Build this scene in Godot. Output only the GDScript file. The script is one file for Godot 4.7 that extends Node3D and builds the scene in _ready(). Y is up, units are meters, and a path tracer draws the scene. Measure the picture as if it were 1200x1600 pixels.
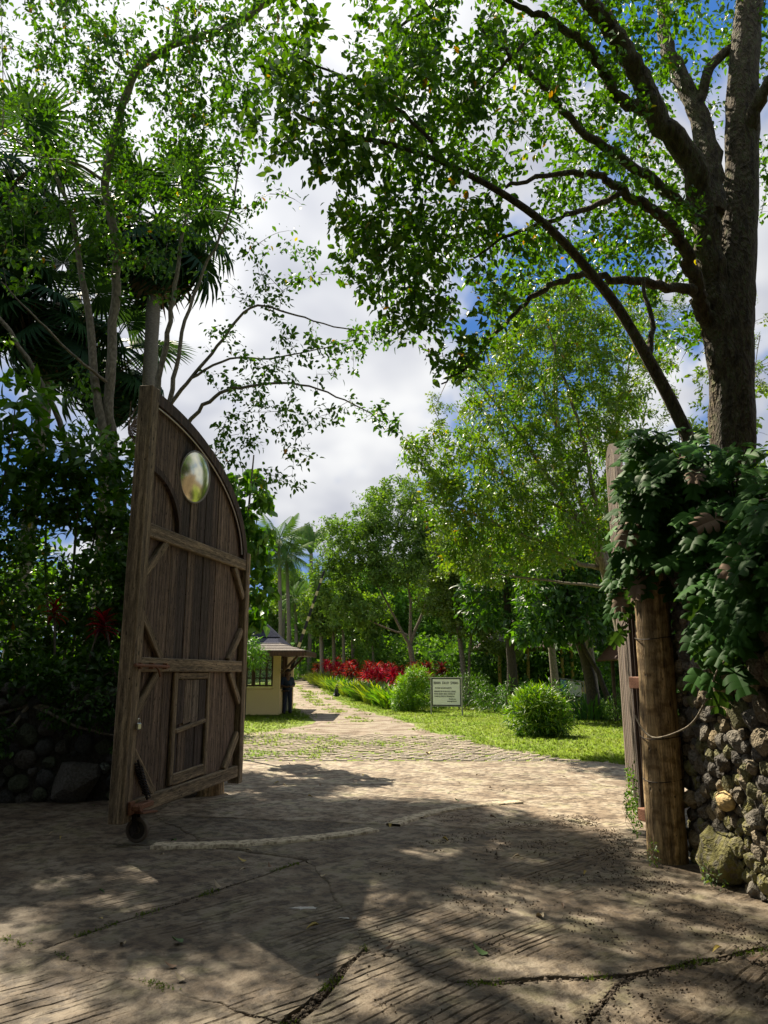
extends Node3D

var rng := RandomNumberGenerator.new()
var mats := {}
var taken := {}
var noise_a := FastNoiseLite.new()
var noise_b := FastNoiseLite.new()


# ---------------------------------------------------------------- scene
func _ready():
	rng.seed = 20
	noise_a.seed = 3
	noise_a.frequency = 1.0
	noise_b.seed = 8
	noise_b.frequency = 1.0
	noise_b.fractal_octaves = 2
	var cam := Camera3D.new()
	cam.name = "camera"
	cam.position = Vector3(0, 1.6, 0)
	cam.rotation_degrees = Vector3(12.16, 0, 0)
	cam.fov = 69.2
	cam.near = 0.1
	cam.far = 900.0
	add_child(cam)
	var env := Environment.new()
	env.background_mode = Environment.BG_SKY
	var sky := Sky.new()
	var pano := PanoramaSkyMaterial.new()
	pano.panorama = ImageTexture.create_from_image(sky_image())
	pano.energy_multiplier = 1.0
	sky.sky_material = pano
	env.sky = sky
	env.background_energy_multiplier = 0.41
	env.tonemap_mode = Environment.TONE_MAPPER_LINEAR
	env.tonemap_exposure = 2.15
	env.sdfgi_enabled = true
	env.ssao_enabled = true
	env.ssil_enabled = true
	var we := WorldEnvironment.new()
	we.name = "world_environment"
	we.environment = env
	add_child(we)
	var sun := DirectionalLight3D.new()
	sun.name = "sun"
	var to_sun := Vector3(-0.370, 0.777, -0.509).normalized()
	sun.basis = Basis.looking_at(-to_sun, Vector3.UP)
	sun.light_energy = 1.6
	sun.light_angular_distance = 0.5
	sun.light_color = Color(1.0, 0.95, 0.86)
	sun.shadow_enabled = true
	add_child(sun)
	make_materials()
	make_ground()
	make_driveway()
	make_puddles()
	make_pavers()
	make_gates()
	make_walls()
	make_guardhouse()
	make_near_trees()
	make_palms()
	make_left_jungle()
	make_gate_vine()
	make_garden()
	make_right_trees()
	make_far_trees()
	make_shading_trees()
	make_people()
	make_small_things()


# ---------------------------------------------------------------- helpers
func rnd(a: float, b: float) -> float:
	return rng.randf_range(a, b)


func rvec(s: float) -> Vector3:
	return Vector3(rnd(-s, s), rnd(-s, s), rnd(-s, s))


func lin(r: float, g: float, b: float) -> Color:
	return Color(r, g, b).linear_to_srgb()


func numbered(called: String) -> String:
	var k: int = taken.get(called, 0)
	taken[called] = k + 1
	return called if k == 0 else "%s_%03d" % [called, k]


func thing(called: String, label: String, category: String, at: Vector3, group := "") -> Node3D:
	var o := Node3D.new()
	o.name = numbered(called)
	o.position = at
	add_child(o, true)
	tag(o, label, category, group)
	return o


func tag(o: Node3D, label: String, category: String, group := "") -> Node3D:
	o.set_meta("label", label)
	o.set_meta("category", category)
	if group != "":
		o.set_meta("group", group)
	return o


func put(called: String, mesh: Mesh, m: Material, parent: Node = null) -> MeshInstance3D:
	var o := MeshInstance3D.new()
	o.mesh = mesh
	o.material_override = m
	if parent == null:
		o.name = numbered(called)
		add_child(o, true)
	else:
		o.name = called
		parent.add_child(o, true)
	return o


func struct(called: String, mesh: Mesh, m: Material) -> MeshInstance3D:
	var o := put(called, mesh, m)
	o.set_meta("kind", "structure")
	return o


func swarm(called: String, mesh: Mesh, m: Material, buf: PackedFloat32Array, parent: Node = null) -> MultiMeshInstance3D:
	var mm := MultiMesh.new()
	mm.transform_format = MultiMesh.TRANSFORM_3D
	mm.use_colors = true
	mm.mesh = mesh
	mm.instance_count = buf.size() / 16
	mm.buffer = buf
	var o := MultiMeshInstance3D.new()
	o.multimesh = mm
	o.material_override = m
	o.set_meta("kind", "stuff")
	if parent == null:
		o.name = numbered(called)
		add_child(o, true)
	else:
		o.name = called
		parent.add_child(o, true)
	return o


func push(buf: PackedFloat32Array, x: Vector3, y: Vector3, z: Vector3, o: Vector3, c: Color) -> void:
	buf.append_array(PackedFloat32Array([x.x, y.x, z.x, o.x, x.y, y.y, z.y, o.y, x.z, y.z, z.z, o.z, c.r, c.g, c.b, 1.0]))


func table(t: Array, k: float) -> float:      # piecewise linear, rows [key, value] with falling keys
	for i in range(t.size() - 1):
		if k >= t[i + 1][0]:
			return lerpf(t[i][1], t[i + 1][1], clampf((k - t[i][0]) / (t[i + 1][0] - t[i][0]), 0.0, 1.0))
	return t[-1][1]


func land(x: float, z: float) -> float:       # height of the terrain
	var t := clampf((-z - 27.0) / 45.0, 0.0, 1.0)
	var h := 1.1 * t * t * (3.0 - 2.0 * t)
	return h + maxf(0.0, -z - 72.0) * 0.02


func curve(pts: Array, sub := 4) -> PackedVector3Array:
	var out := PackedVector3Array()
	for i in range(pts.size() - 1):
		var p0: Vector3 = pts[maxi(i - 1, 0)]
		var p1: Vector3 = pts[i]
		var p2: Vector3 = pts[i + 1]
		var p3: Vector3 = pts[mini(i + 2, pts.size() - 1)]
		for k in sub:
			var t := float(k) / sub
			out.append(0.5 * (2.0 * p1 + (p2 - p0) * t + (2.0 * p0 - 5.0 * p1 + 4.0 * p2 - p3) * t * t + (3.0 * p1 - p0 - 3.0 * p2 + p3) * t * t * t))
	out.append(pts[-1])
	return out


class MB:
	var v := PackedVector3Array()
	var n := PackedVector3Array()
	var t := PackedVector2Array()
	var ix := PackedInt32Array()

	func add(p: Vector3, nn: Vector3, uv := Vector2.ZERO) -> int:
		v.append(p)
		n.append(nn)
		t.append(uv)
		return v.size() - 1

	func tri(a: int, b: int, c: int) -> void:
		ix.append(a)
		ix.append(b)
		ix.append(c)

	func poly(pts: Array, out: Vector3, uvs := []) -> void:     # flat convex face, seen from the side of out
		var nn: Vector3 = (pts[1] - pts[0]).cross(pts[2] - pts[0]).normalized()
		var back := nn.dot(out) > 0.0
		if not back:
			nn = -nn
		var first := v.size()
		for i in pts.size():
			add(pts[i], nn, uvs[i] if uvs.size() else Vector2.ZERO)
		for i in range(1, pts.size() - 1):
			if back:
				tri(first, first + i + 1, first + i)
			else:
				tri(first, first + i, first + i + 1)

	func box(x: Transform3D, size: Vector3, c := 0.0) -> void:      # bevelled by c
		var h := size * 0.5
		if c <= 0.0:
			for a in 3:
				for s in [-1.0, 1.0]:
					var o := Vector3.ZERO
					o[a] = s
					var q := []
					for k in [[-1, -1], [1, -1], [1, 1], [-1, 1]]:
						var p := Vector3.ZERO
						p[a] = s * h[a]
						p[(a + 1) % 3] = k[0] * h[(a + 1) % 3]
						p[(a + 2) % 3] = k[1] * h[(a + 2) % 3]
						q.append(x * p)
					poly(q, x.basis * o)
			return
		c = minf(c, minf(h.x, minf(h.y, h.z)) * 0.9)
		for a in 3:
			var b := (a + 1) % 3
			var d := (a + 2) % 3
			for s in [-1.0, 1.0]:
				var o := Vector3.ZERO
				o[a] = s
				var q := []
				for k in [[-1, -1], [1, -1], [1, 1], [-1, 1]]:
					var p := Vector3.ZERO
					p[a] = s * h[a]
					p[b] = k[0] * (h[b] - c)
					p[d] = k[1] * (h[d] - c)
					q.append(x * p)
				poly(q, x.basis * o)
				for s2 in [-1.0, 1.0]:
					var e := []
					for k in [[1, -1], [1, 1], [0, 1], [0, -1]]:
						var p := Vector3.ZERO
						p[a] = s * (h[a] if k[0] == 1 else h[a] - c)
						p[b] = s2 * (h[b] - c if k[0] == 1 else h[b])
						p[d] = k[1] * (h[d] - c)
						e.append(x * p)
					var oo := Vector3.ZERO
					oo[a] = s
					oo[b] = s2
					poly(e, x.basis * oo)
		for sx in [-1.0, 1.0]:
			for sy in [-1.0, 1.0]:
				for sz in [-1.0, 1.0]:
					var sg := Vector3(sx, sy, sz)
					var q := []
					for a in 3:
						var p := sg * (h - Vector3.ONE * c)
						p[a] = sg[a] * h[a]
						q.append(x * p)
					poly(q, x.basis * sg)

	func beam(a: Vector3, b: Vector3, w: float, d: float, side: Vector3, c := 0.006) -> void:   # a squared timber from a to b; d measured along side
		var y := (b - a).normalized()
		var z := (side - y * side.dot(y)).normalized()
		box(Transform3D(Basis(y.cross(z), y, z), (a + b) * 0.5), Vector3(w, a.distance_to(b), d), c)

	func prism(pts: PackedVector2Array, z0: float, z1: float) -> void:   # convex outline in x, y
		var mid := Vector2.ZERO
		for p in pts:
			mid += p / pts.size()
		var f := []
		var g := []
		for p in pts:
			f.append(Vector3(p.x, p.y, z0))
			g.append(Vector3(p.x, p.y, z1))
		poly(f, Vector3(0, 0, z0 - z1))
		poly(g, Vector3(0, 0, z1 - z0))
		for i in pts.size():
			var k := (i + 1) % pts.size()
			var o := (pts[i] + pts[k]) * 0.5 - mid
			var e := pts[k] - pts[i]
			var nn := Vector2(e.y, -e.x)
			if nn.dot(o) < 0:
				nn = -nn
			poly([f[i], f[k], g[k], g[i]], Vector3(nn.x, nn.y, 0))

	func tube(p: PackedVector3Array, r: PackedFloat32Array, sides: int, bump := 0.0, noise: FastNoiseLite = null, capped := true) -> void:
		var up := Vector3(0.31, 0.2, 0.93)
		var first := v.size()
		var d := Vector3.UP
		for i in p.size():
			d = (p[mini(i + 1, p.size() - 1)] - p[maxi(i - 1, 0)]).normalized()
			var u := (up - d * up.dot(d)).normalized()
			up = u
			var w := d.cross(u)
			for k in sides + 1:
				var a := TAU * (k % sides) / sides
				var o := u * cos(a) + w * sin(a)
				var rr := r[i]
				if bump > 0.0:
					rr *= 1.0 + bump * (noise.get_noise_3d(p[i].x * 1.6 + o.x * 1.7, p[i].y * 1.1 + o.y * 1.7, p[i].z * 1.6 + o.z * 1.7) * 1.6 + 0.5 * noise.get_noise_3d(p[i].x * 3.1 + o.x * 5.0, p[i].y * 1.1 + o.y * 4.0, p[i].z * 3.1 + o.z * 5.0))
					if bump > 0.09:
						rr *= 1.0 + 0.05 * noise.get_noise_3d(o.x * 9.0, p[i].y * 1.3, o.z * 9.0)
				add(p[i] + o * rr, o, Vector2(float(k) / sides, i))
		for i in range(p.size() - 1):
			for k in sides:
				var a := first + i * (sides + 1) + k
				var b := a + 1
				var c := b + sides + 1
				var e := a + sides + 1
				tri(a, e, c)
				tri(a, c, b)
		if capped:
			for end in [0, p.size() - 1]:
				var base: int = first + end * (sides + 1)
				var q := []
				for k in sides:
					q.append(v[base + k])
				poly(q, (p[end] - p[1]) if end == 0 else d)

	func lathe(prof: Array, sides: int, x := Transform3D()) -> void:    # rows [radius, height]
		var first := v.size()
		for i in prof.size():
			var a: Array = prof[maxi(i - 1, 0)]
			var b: Array = prof[mini(i + 1, prof.size() - 1)]
			var tn := Vector2(b[1] - a[1], a[0] - b[0]).normalized()
			for k in sides + 1:
				var g := TAU * (k % sides) / sides
				var o := Vector3(cos(g), 0, sin(g))
				add(x * (o * prof[i][0] + Vector3(0, prof[i][1], 0)), x.basis * (o * tn.x + Vector3(0, tn.y, 0)))
		for i in range(prof.size() - 1):
			for k in sides:
				var a := first + i * (sides + 1) + k
				tri(a, a + 1, a + sides + 2)
				tri(a, a + sides + 2, a + sides + 1)

	func smooth() -> void:
		n.fill(Vector3.ZERO)
		for i in range(0, ix.size(), 3):
			var c := -(v[ix[i + 1]] - v[ix[i]]).cross(v[ix[i + 2]] - v[ix[i]])
			for k in 3:
				n[ix[i + k]] += c
		for i in n.size():
			n[i] = n[i].normalized()

	func mesh() -> ArrayMesh:
		var a := []
		a.resize(Mesh.ARRAY_MAX)
		a[Mesh.ARRAY_VERTEX] = v
		a[Mesh.ARRAY_NORMAL] = n
		a[Mesh.ARRAY_TEX_UV] = t
		a[Mesh.ARRAY_INDEX] = ix
		var m := ArrayMesh.new()
		m.add_surface_from_arrays(Mesh.PRIMITIVE_TRIANGLES, a)
		return m


func sdf_body(bones: Array, cell: float, blend: float) -> ArrayMesh:   # bones [a, b, ra, rb]; surface nets over a smooth union of tapered capsules
	var lo := Vector3(1e9, 1e9, 1e9)
	var hi := -lo
	for b in bones:
		var r: float = maxf(b[2], b[3]) + cell * 3.0
		for k in 2:
			lo = lo.min(b[k] - Vector3.ONE * r)
			hi = hi.max(b[k] + Vector3.ONE * r)
	var dim := Vector3i(((hi - lo) / cell).ceil()) + Vector3i.ONE
	var f := PackedFloat32Array()
	f.resize(dim.x * dim.y * dim.z)
	f.fill(9.0)
	for b in bones:
		var r: float = maxf(b[2], b[3]) + cell * 2.5 + blend
		var l := Vector3i(((b[0].min(b[1]) - Vector3.ONE * r - lo) / cell).floor()).clamp(Vector3i.ZERO, dim - Vector3i.ONE)
		var h := Vector3i(((b[0].max(b[1]) + Vector3.ONE * r - lo) / cell).ceil()).clamp(Vector3i.ZERO, dim - Vector3i.ONE)
		var ba: Vector3 = b[1] - b[0]
		var ll := maxf(ba.length_squared(), 1e-8)
		for z in range(l.z, h.z + 1):
			for y in range(l.y, h.y + 1):
				for x in range(l.x, h.x + 1):
					var p := lo + Vector3(x, y, z) * cell
					var t := clampf((p - b[0]).dot(ba) / ll, 0.0, 1.0)
					var d: float = p.distance_to(b[0] + ba * t) - lerpf(b[2], b[3], t)
					var i := x + dim.x * (y + dim.y * z)
					var q := maxf(blend - absf(d - f[i]), 0.0) / blend
					f[i] = minf(d, f[i]) - q * q * blend * 0.25
	var mb := MB.new()
	var at := {}
	var st := [1, dim.x, dim.x * dim.y]
	for z in range(dim.z - 1):
		for y in range(dim.y - 1):
			for x in range(dim.x - 1):
				var i := x + dim.x * (y + dim.y * z)
				var s := f[i] < 0.0
				if s == (f[i + 1] < 0) and s == (f[i + st[1]] < 0) and s == (f[i + st[2]] < 0) and s == (f[i + st[1] + 1] < 0) and s == (f[i + st[2] + 1] < 0) and s == (f[i + st[1] + st[2]] < 0) and s == (f[i + st[1] + st[2] + 1] < 0):
					continue
				var sum := Vector3.ZERO
				var c := 0
				for a in 3:
					for e in 4:
						var o := Vector3i.ZERO
						o[(a + 1) % 3] = e & 1
						o[(a + 2) % 3] = e >> 1
						var j: int = i + o.x + o.y * st[1] + o.z * st[2]
						var g := f[j + st[a]]
						if (f[j] < 0) != (g < 0):
							var q := Vector3(o)
							q[a] += f[j] / (f[j] - g)
							sum += q
							c += 1
				at[i] = mb.add(lo + (Vector3(x, y, z) + sum / c) * cell, Vector3.UP)
	for i in at:
		for a in 3:
			var g := f[i + st[a]]
			if (f[i] < 0) == (g < 0):
				continue
			var u: int = st[(a + 1) % 3]
			var w: int = st[(a + 2) % 3]
			if not (at.has(i - u) and at.has(i - w) and at.has(i - u - w)):
				continue
			var q := [at[i], at[i - u], at[i - u - w], at[i - w]]
			if f[i] >= 0:
				q.reverse()
			mb.tri(q[0], q[2], q[1])
			mb.tri(q[0], q[3], q[2])
	mb.smooth()
	return mb.mesh()


# ---------------------------------------------------------------- sky: air and clouds
func sky_image() -> Image:
	var w := 1024
	var h := 512
	var big := FastNoiseLite.new()
	big.seed = 12
	big.frequency = 1.9
	big.fractal_octaves = 5
	big.fractal_gain = 0.5
	big.domain_warp_enabled = true
	big.domain_warp_amplitude = 0.18
	big.domain_warp_frequency = 2.2
	var body := FastNoiseLite.new()
	body.seed = 31
	body.frequency = 3.4
	body.fractal_octaves = 4
	var gaps := [[Vector3(0.33, 0.62, -0.71), 0.26, 0.32], [Vector3(0.47, 0.72, -0.5), 0.25, 0.45], [Vector3(0.02, 0.80, -0.60), 0.18, 0.4], [Vector3(-0.13, 0.09, -0.98), 0.16, 0.6], [Vector3(-0.45, 0.22, -0.87), 0.16, 0.45], [Vector3(0.16, 0.45, -0.87), 0.16, 0.35]]
	var puffs := [[Vector3(-0.03, 0.31, -0.95), 0.2, 0.5], [Vector3(0.08, 0.66, -0.75), 0.2, 0.4], [Vector3(-0.24, 0.66, -0.71), 0.35, 0.5], [Vector3(-0.1, 0.48, -0.87), 0.25, 0.35]]
	for g in gaps + puffs:
		g[0] = g[0].normalized()
	var bytes := PackedFloat32Array()
	bytes.resize(w * h * 3)
	var sunward := Vector3(-0.370, 0.777, -0.509).normalized()
	for y in h:
		var el := PI * (0.5 - (y + 0.5) / h)
		var ce := cos(el)
		var se := sin(el)
		for x in w:
			var i := (y * w + x) * 3
			if se < -0.06:
				bytes[i] = 0.20
				bytes[i + 1] = 0.21
				bytes[i + 2] = 0.18
				continue
			var az := TAU * (x + 0.5) / w
			var d := Vector3(sin(az) * ce, se, -cos(az) * ce)
			var q := d / (maxf(se, 0.0) + 0.35)
			var cov := big.get_noise_3dv(q) * 1.1 + 0.42
			var shine := 0.0
			if d.z < 0.0:
				for g in gaps:
					var k: float = d.distance_squared_to(g[0]) / (g[1] * g[1])
					if k < 4.0:
						cov -= g[2] * exp(-k * 2.0)
				for g in puffs:
					var k: float = d.distance_squared_to(g[0]) / (g[1] * g[1])
					if k < 4.0:
						cov += g[2] * exp(-k * 2.0)
						shine += g[2] * 0.32 * exp(-k * 2.0)
			var c := smoothstep(0.0, 0.42, cov)
			var lit := clampf(0.60 + 0.95 * body.get_noise_3dv(q) + shine, 0.0, 1.12)
			var near := maxf(0.0, d.dot(sunward))
			var glow := 0.35 * pow(near, 6.0)
			var hor := pow(1.0 - maxf(se, 0.0), 4.0)
			var sky := Vector3(0.075, 0.24, 0.66).lerp(Vector3(0.34, 0.50, 0.74), hor * 0.75) * (1.0 + glow)
			var cloud := Vector3(0.47, 0.50, 0.62).lerp(Vector3(1.02, 1.03, 1.05), lit) * (0.95 + glow)
			var o := sky.lerp(cloud, c)
			bytes[i] = o.x
			bytes[i + 1] = o.y
			bytes[i + 2] = o.z
	return Image.create_from_data(w, h, false, Image.FORMAT_RGBF, bytes.to_byte_array())


# ---------------------------------------------------------------- materials
func noise_tex(sd: int, freq: float, stops: Array, oct := 4, size := 512, kind := 0, gain := 0.5) -> NoiseTexture2D:
	var f := FastNoiseLite.new()
	f.seed = sd
	f.frequency = freq
	f.fractal_octaves = oct
	f.fractal_gain = gain
	if kind == 1:
		f.noise_type = FastNoiseLite.TYPE_CELLULAR
	elif kind == 2:
		f.fractal_type = FastNoiseLite.FRACTAL_RIDGED
	var t := NoiseTexture2D.new()
	t.width = size
	t.height = size
	t.seamless = true
	t.seamless_blend_skirt = 0.2
	t.noise = f
	var g := Gradient.new()
	var off := PackedFloat32Array()
	var col := PackedColorArray()
	for s in stops:
		off.append(s[0])
		col.append(s[1])
	g.offsets = off
	g.colors = col
	t.color_ramp = g
	return t


func solid(key: String, c: Color, rough := 0.8, metal := 0.0) -> StandardMaterial3D:
	if mats.has(key):
		return mats[key]
	var m := StandardMaterial3D.new()
	m.resource_name = key
	m.albedo_color = c
	m.roughness = rough
	m.metallic = metal
	mats[key] = m
	return m


func surf(key: String, tint: Color, albedo: Texture2D, scale: Vector3, height: Texture2D = null, depth := 0.0, rough := 0.85, world := false, detail: Texture2D = null, dscale := 1.0) -> StandardMaterial3D:
	var m := solid(key, tint, rough)
	m.albedo_texture = albedo
	m.uv1_triplanar = true
	m.uv1_world_triplanar = world
	m.uv1_scale = scale
	m.uv1_triplanar_sharpness = 4.0
	if height:
		m.heightmap_enabled = true
		m.heightmap_texture = height
		m.heightmap_scale = depth
	if detail:
		m.detail_enabled = true
		m.detail_albedo = detail
		m.detail_blend_mode = BaseMaterial3D.BLEND_MODE_MUL
		m.detail_uv_layer = BaseMaterial3D.DETAIL_UV_2
		m.uv2_triplanar = true
		m.uv2_world_triplanar = world
		m.uv2_scale = Vector3.ONE * dscale
	return m


func leaf_mat(key: String, rough: float, through: Color, spec := 0.5) -> StandardMaterial3D:
	var m := solid(key, Color.WHITE, rough)
	m.vertex_color_use_as_albedo = true
	m.metallic_specular = spec
	m.backlight_enabled = true
	m.backlight = through
	return m


func wood_image() -> Image:            # grain running up the picture, with worm holes and checks
	var w := 512
	var h := 1024
	var f := FastNoiseLite.new()
	f.seed = 5
	f.frequency = 0.03
	f.fractal_octaves = 3
	var a := f.get_seamless_image(w, 32)
	a.resize(w, h, Image.INTERPOLATE_CUBIC)
	f.seed = 6
	f.frequency = 0.12
	var b := f.get_seamless_image(w, 96)
	b.resize(w, h, Image.INTERPOLATE_CUBIC)
	f.seed = 7
	f.frequency = 0.3
	var c := f.get_seamless_image(w, h / 4)
	c.resize(w, h, Image.INTERPOLATE_BILINEAR)
	var da := a.get_data()
	var db := b.get_data()
	var dc := c.get_data()
	for i in da.size():
		da[i] = clampi(int(da[i] * 0.42 + db[i] * 0.38 + dc[i] * 0.28), 0, 255)
	var r := RandomNumberGenerator.new()
	r.seed = 4
	for k in 150:
		var cx := r.randi_range(8, w - 9)
		var cy := r.randi_range(24, h - 25)
		var rx := r.randf_range(1.0, 3.6)
		var ry := rx * r.randf_range(1.5, 3.5)
		if k > 105:
			rx = r.randf_range(0.7, 1.4)
			ry = r.randf_range(15, 23)
		for y in range(-int(ry), int(ry) + 1):
			for x in range(-int(rx) - 1, int(rx) + 2):
				var q := (x / rx) * (x / rx) + (y / ry) * (y / ry)
				if q < 1.0:
					var i := (cy + y) * w + cx + x
					da[i] = int(da[i] * (0.22 + 0.3 * q))
	return Image.create_from_data(w, h, false, Image.FORMAT_L8, da)


func make_materials():
	var grey := func(a: float) -> Color: return Color(a, a, a)
	# weathered wood
	var wi := wood_image()
	var wh := ImageTexture.create_from_image(wi)
	var wd := wi.get_data()
	var rgb := PackedByteArray()
	rgb.resize(wd.size() * 3)
	for i in wd.size():
		var k := wd[i]
		rgb[i * 3] = mini(255, 30 + k)
		rgb[i * 3 + 1] = mini(255, 26 + k)
		rgb[i * 3 + 2] = mini(255, 22 + k)
	var wa := ImageTexture.create_from_image(Image.create_from_data(wi.get_width(), wi.get_height(), false, Image.FORMAT_RGB8, rgb))
	var tones := [lin(0.36, 0.27, 0.205), lin(0.26, 0.19, 0.15), lin(0.52, 0.42, 0.32), lin(0.17, 0.13, 0.112), lin(0.42, 0.35, 0.28), lin(0.42, 0.31, 0.23)]
	for k in 6:
		surf("plank_%d" % k, tones[k], wa, Vector3(1.1, 0.5, 1.1), wh, 1.6, 0.9)
	surf("frame_wood", lin(0.56, 0.44, 0.28), wa, Vector3(0.8, 0.45, 0.8), wh, 0.7, 0.85)
	surf("dark_wood", lin(0.17, 0.115, 0.085), wa, Vector3(0.8, 0.45, 0.8), wh, 0.8, 0.85)
	surf("house_wood", lin(0.16, 0.07, 0.038), wa, Vector3(0.8, 0.45, 0.8), null, 0.0, 0.6)
	var stain := noise_tex(41, 0.014, [[0.0, lin(0.30, 0.26, 0.20)], [0.34, lin(0.58, 0.52, 0.43)], [0.44, lin(0.82, 0.78, 0.70)], [0.62, lin(1, 1, 1)], [1.0, lin(1, 0.97, 0.9)]], 7, 1024)
	surf("log_wood", lin(0.88, 0.66, 0.36), wa, Vector3(0.9, 0.4, 0.9), wh, 0.9, 0.8, false, stain, 0.55)
	# bark
	var bh := noise_tex(21, 0.02, [[0.0, grey.call(0.0)], [1.0, grey.call(1.0)]], 5, 512, 2)
	surf("bark_big", Color.WHITE, noise_tex(22, 0.014, [[0.0, lin(0.03, 0.022, 0.013)], [0.42, lin(0.075, 0.055, 0.032)], [0.6, lin(0.125, 0.095, 0.055)], [0.68, lin(0.085, 0.10, 0.035)], [0.78, lin(0.10, 0.08, 0.05)], [1.0, lin(0.22, 0.19, 0.13)]], 6), Vector3(1.6, 0.6, 1.6), bh, 4.0, 0.9)
	surf("bark_pale", Color.WHITE, noise_tex(23, 0.016, [[0.0, lin(0.09, 0.075, 0.055)], [0.5, lin(0.19, 0.16, 0.115)], [1.0, lin(0.33, 0.29, 0.22)]], 4), Vector3(2, 1.0, 2), bh, 0.8, 0.85)
	surf("bark_dark", Color.WHITE, noise_tex(24, 0.02, [[0.0, lin(0.022, 0.018, 0.013)], [1.0, lin(0.085, 0.068, 0.048)]], 4), Vector3(1.5, 0.7, 1.5), bh, 1.2, 0.9)
	surf("palm_bark", Color.WHITE, noise_tex(25, 0.02, [[0.0, lin(0.12, 0.105, 0.085)], [1.0, lin(0.30, 0.27, 0.22)]], 4), Vector3(1, 4.0, 1), bh, 0.8, 0.85)
	# ground
	var grit := noise_tex(51, 0.09, [[0.0, lin(0.50, 0.50, 0.50)], [0.45, lin(0.80, 0.80, 0.80)], [0.6, lin(1, 1, 1)], [1.0, lin(1, 1, 1)]], 4, 1024)
	var grit_h := noise_tex(51, 0.09, [[0.0, grey.call(0.0)], [1.0, grey.call(1.0)]], 4, 1024)
	var blotch := noise_tex(52, 0.010, [[0.0, lin(0.40, 0.34, 0.29)], [0.34, lin(0.60, 0.53, 0.46)], [0.5, lin(0.84, 0.80, 0.75)], [0.66, lin(1, 1, 1)], [0.8, lin(0.84, 0.88, 0.70)], [1.0, lin(0.95, 0.9, 0.8)]], 6, 1024)
	var worn_t := noise_tex(53, 0.013, [[0.0, lin(0.28, 0.26, 0.24)], [0.34, lin(0.46, 0.43, 0.40)], [0.46, lin(0.74, 0.72, 0.68)], [0.56, lin(0.95, 0.94, 0.92)], [1.0, lin(1, 1, 1)]], 8, 1024, 0, 0.66)
	var worn_h := noise_tex(53, 0.013, [[0.0, grey.call(0.0)], [1.0, grey.call(1.0)]], 8, 1024, 0, 0.66)
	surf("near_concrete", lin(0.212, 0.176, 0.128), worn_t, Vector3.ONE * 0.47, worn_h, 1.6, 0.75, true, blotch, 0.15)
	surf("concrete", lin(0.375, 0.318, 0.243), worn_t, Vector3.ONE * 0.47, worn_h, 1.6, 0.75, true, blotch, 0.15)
	surf("pale_concrete", lin(0.58, 0.50, 0.36), worn_t, Vector3.ONE * 0.9, worn_h, 0.6, 0.8, true)
	surf("path_gravel", lin(0.40, 0.335, 0.26), grit, Vector3.ONE * 0.7, grit_h, 1.5, 0.9, true, blotch, 0.11)
	surf("soil", lin(0.12, 0.085, 0.055), grit, Vector3.ONE * 0.8, grit_h, 2.0, 0.95, true, blotch, 0.2)
	surf("lawn", lin(0.27, 0.36, 0.06), grit, Vector3.ONE * 0.6, grit_h, 2.0, 0.95, true, blotch, 0.23)
	for k in 3:
		surf("paver_%d" % k, [lin(0.36, 0.31, 0.25), lin(0.29, 0.24, 0.185), lin(0.42, 0.35, 0.26)][k], grit, Vector3.ONE * 1.2, grit_h, 0.6, 0.85, true)
	# stones
	var st := [lin(0.19, 0.16, 0.115), lin(0.25, 0.205, 0.135), lin(0.12, 0.11, 0.095), lin(0.30, 0.235, 0.135), lin(0.21, 0.19, 0.155), lin(0.17, 0.165, 0.075)]
	var mottle := noise_tex(61, 0.022, [[0.0, lin(0.35, 0.34, 0.32)], [0.45, lin(0.75, 0.74, 0.72)], [0.7, lin(1, 1, 1)], [1.0, lin(1, 1, 1)]], 5)
	for k in 6:
		surf("stone_%d" % k, st[k], mottle, Vector3.ONE * 2.2, bh, 1.6, 0.9, true)
	for k in 3:
		surf("basalt_%d" % k, [lin(0.085, 0.085, 0.078), lin(0.13, 0.12, 0.10), lin(0.085, 0.10, 0.055)][k], mottle, Vector3.ONE * 2.2, bh, 1.6, 0.8, true)
	surf("yellow_stone", lin(0.62, 0.45, 0.20), mottle, Vector3.ONE * 2.2, bh, 0.8, 0.8, true)
	var lichen := noise_tex(62, 0.02, [[0.0, lin(0.09, 0.09, 0.08)], [0.58, lin(0.10, 0.10, 0.085)], [0.61, lin(0.36, 0.38, 0.32)], [1.0, lin(0.45, 0.47, 0.40)]], 4)
	surf("lichen_stone", Color.WHITE, lichen, Vector3.ONE * 1.3, bh, 1.2, 0.9, true)
	var mossy := noise_tex(63, 0.018, [[0.0, lin(0.10, 0.095, 0.075)], [0.42, lin(0.17, 0.155, 0.10)], [0.52, lin(0.16, 0.15, 0.05)], [1.0, lin(0.22, 0.20, 0.06)]], 5)
	surf("mossy_stone", Color.WHITE, mossy, Vector3.ONE * 1.6, bh, 1.6, 0.95, true)
	surf("mortar", lin(0.075, 0.066, 0.052), mottle, Vector3.ONE * 2.0, bh, 2.0, 0.95, true)
	# house
	surf("plaster", lin(0.80, 0.60, 0.31), grit, Vector3.ONE * 0.5, grit_h, 0.2, 0.8, true)
	surf("slate", lin(0.055, 0.06, 0.09), mottle, Vector3.ONE * 1.4, bh, 1.0, 0.85, true)
	mats.slate.metallic_specular = 0.12
	surf("worn_shingle", lin(0.22, 0.19, 0.17), mottle, Vector3.ONE * 1.4, bh, 1.0, 0.8, true)
	var pu := solid("puddle", lin(0.03, 0.025, 0.02), 0.22)
	pu.metallic_specular = 0.5
	solid("inside", lin(0.16, 0.12, 0.08))
	solid("iron", lin(0.035, 0.028, 0.024), 0.6, 0.6)
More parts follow.
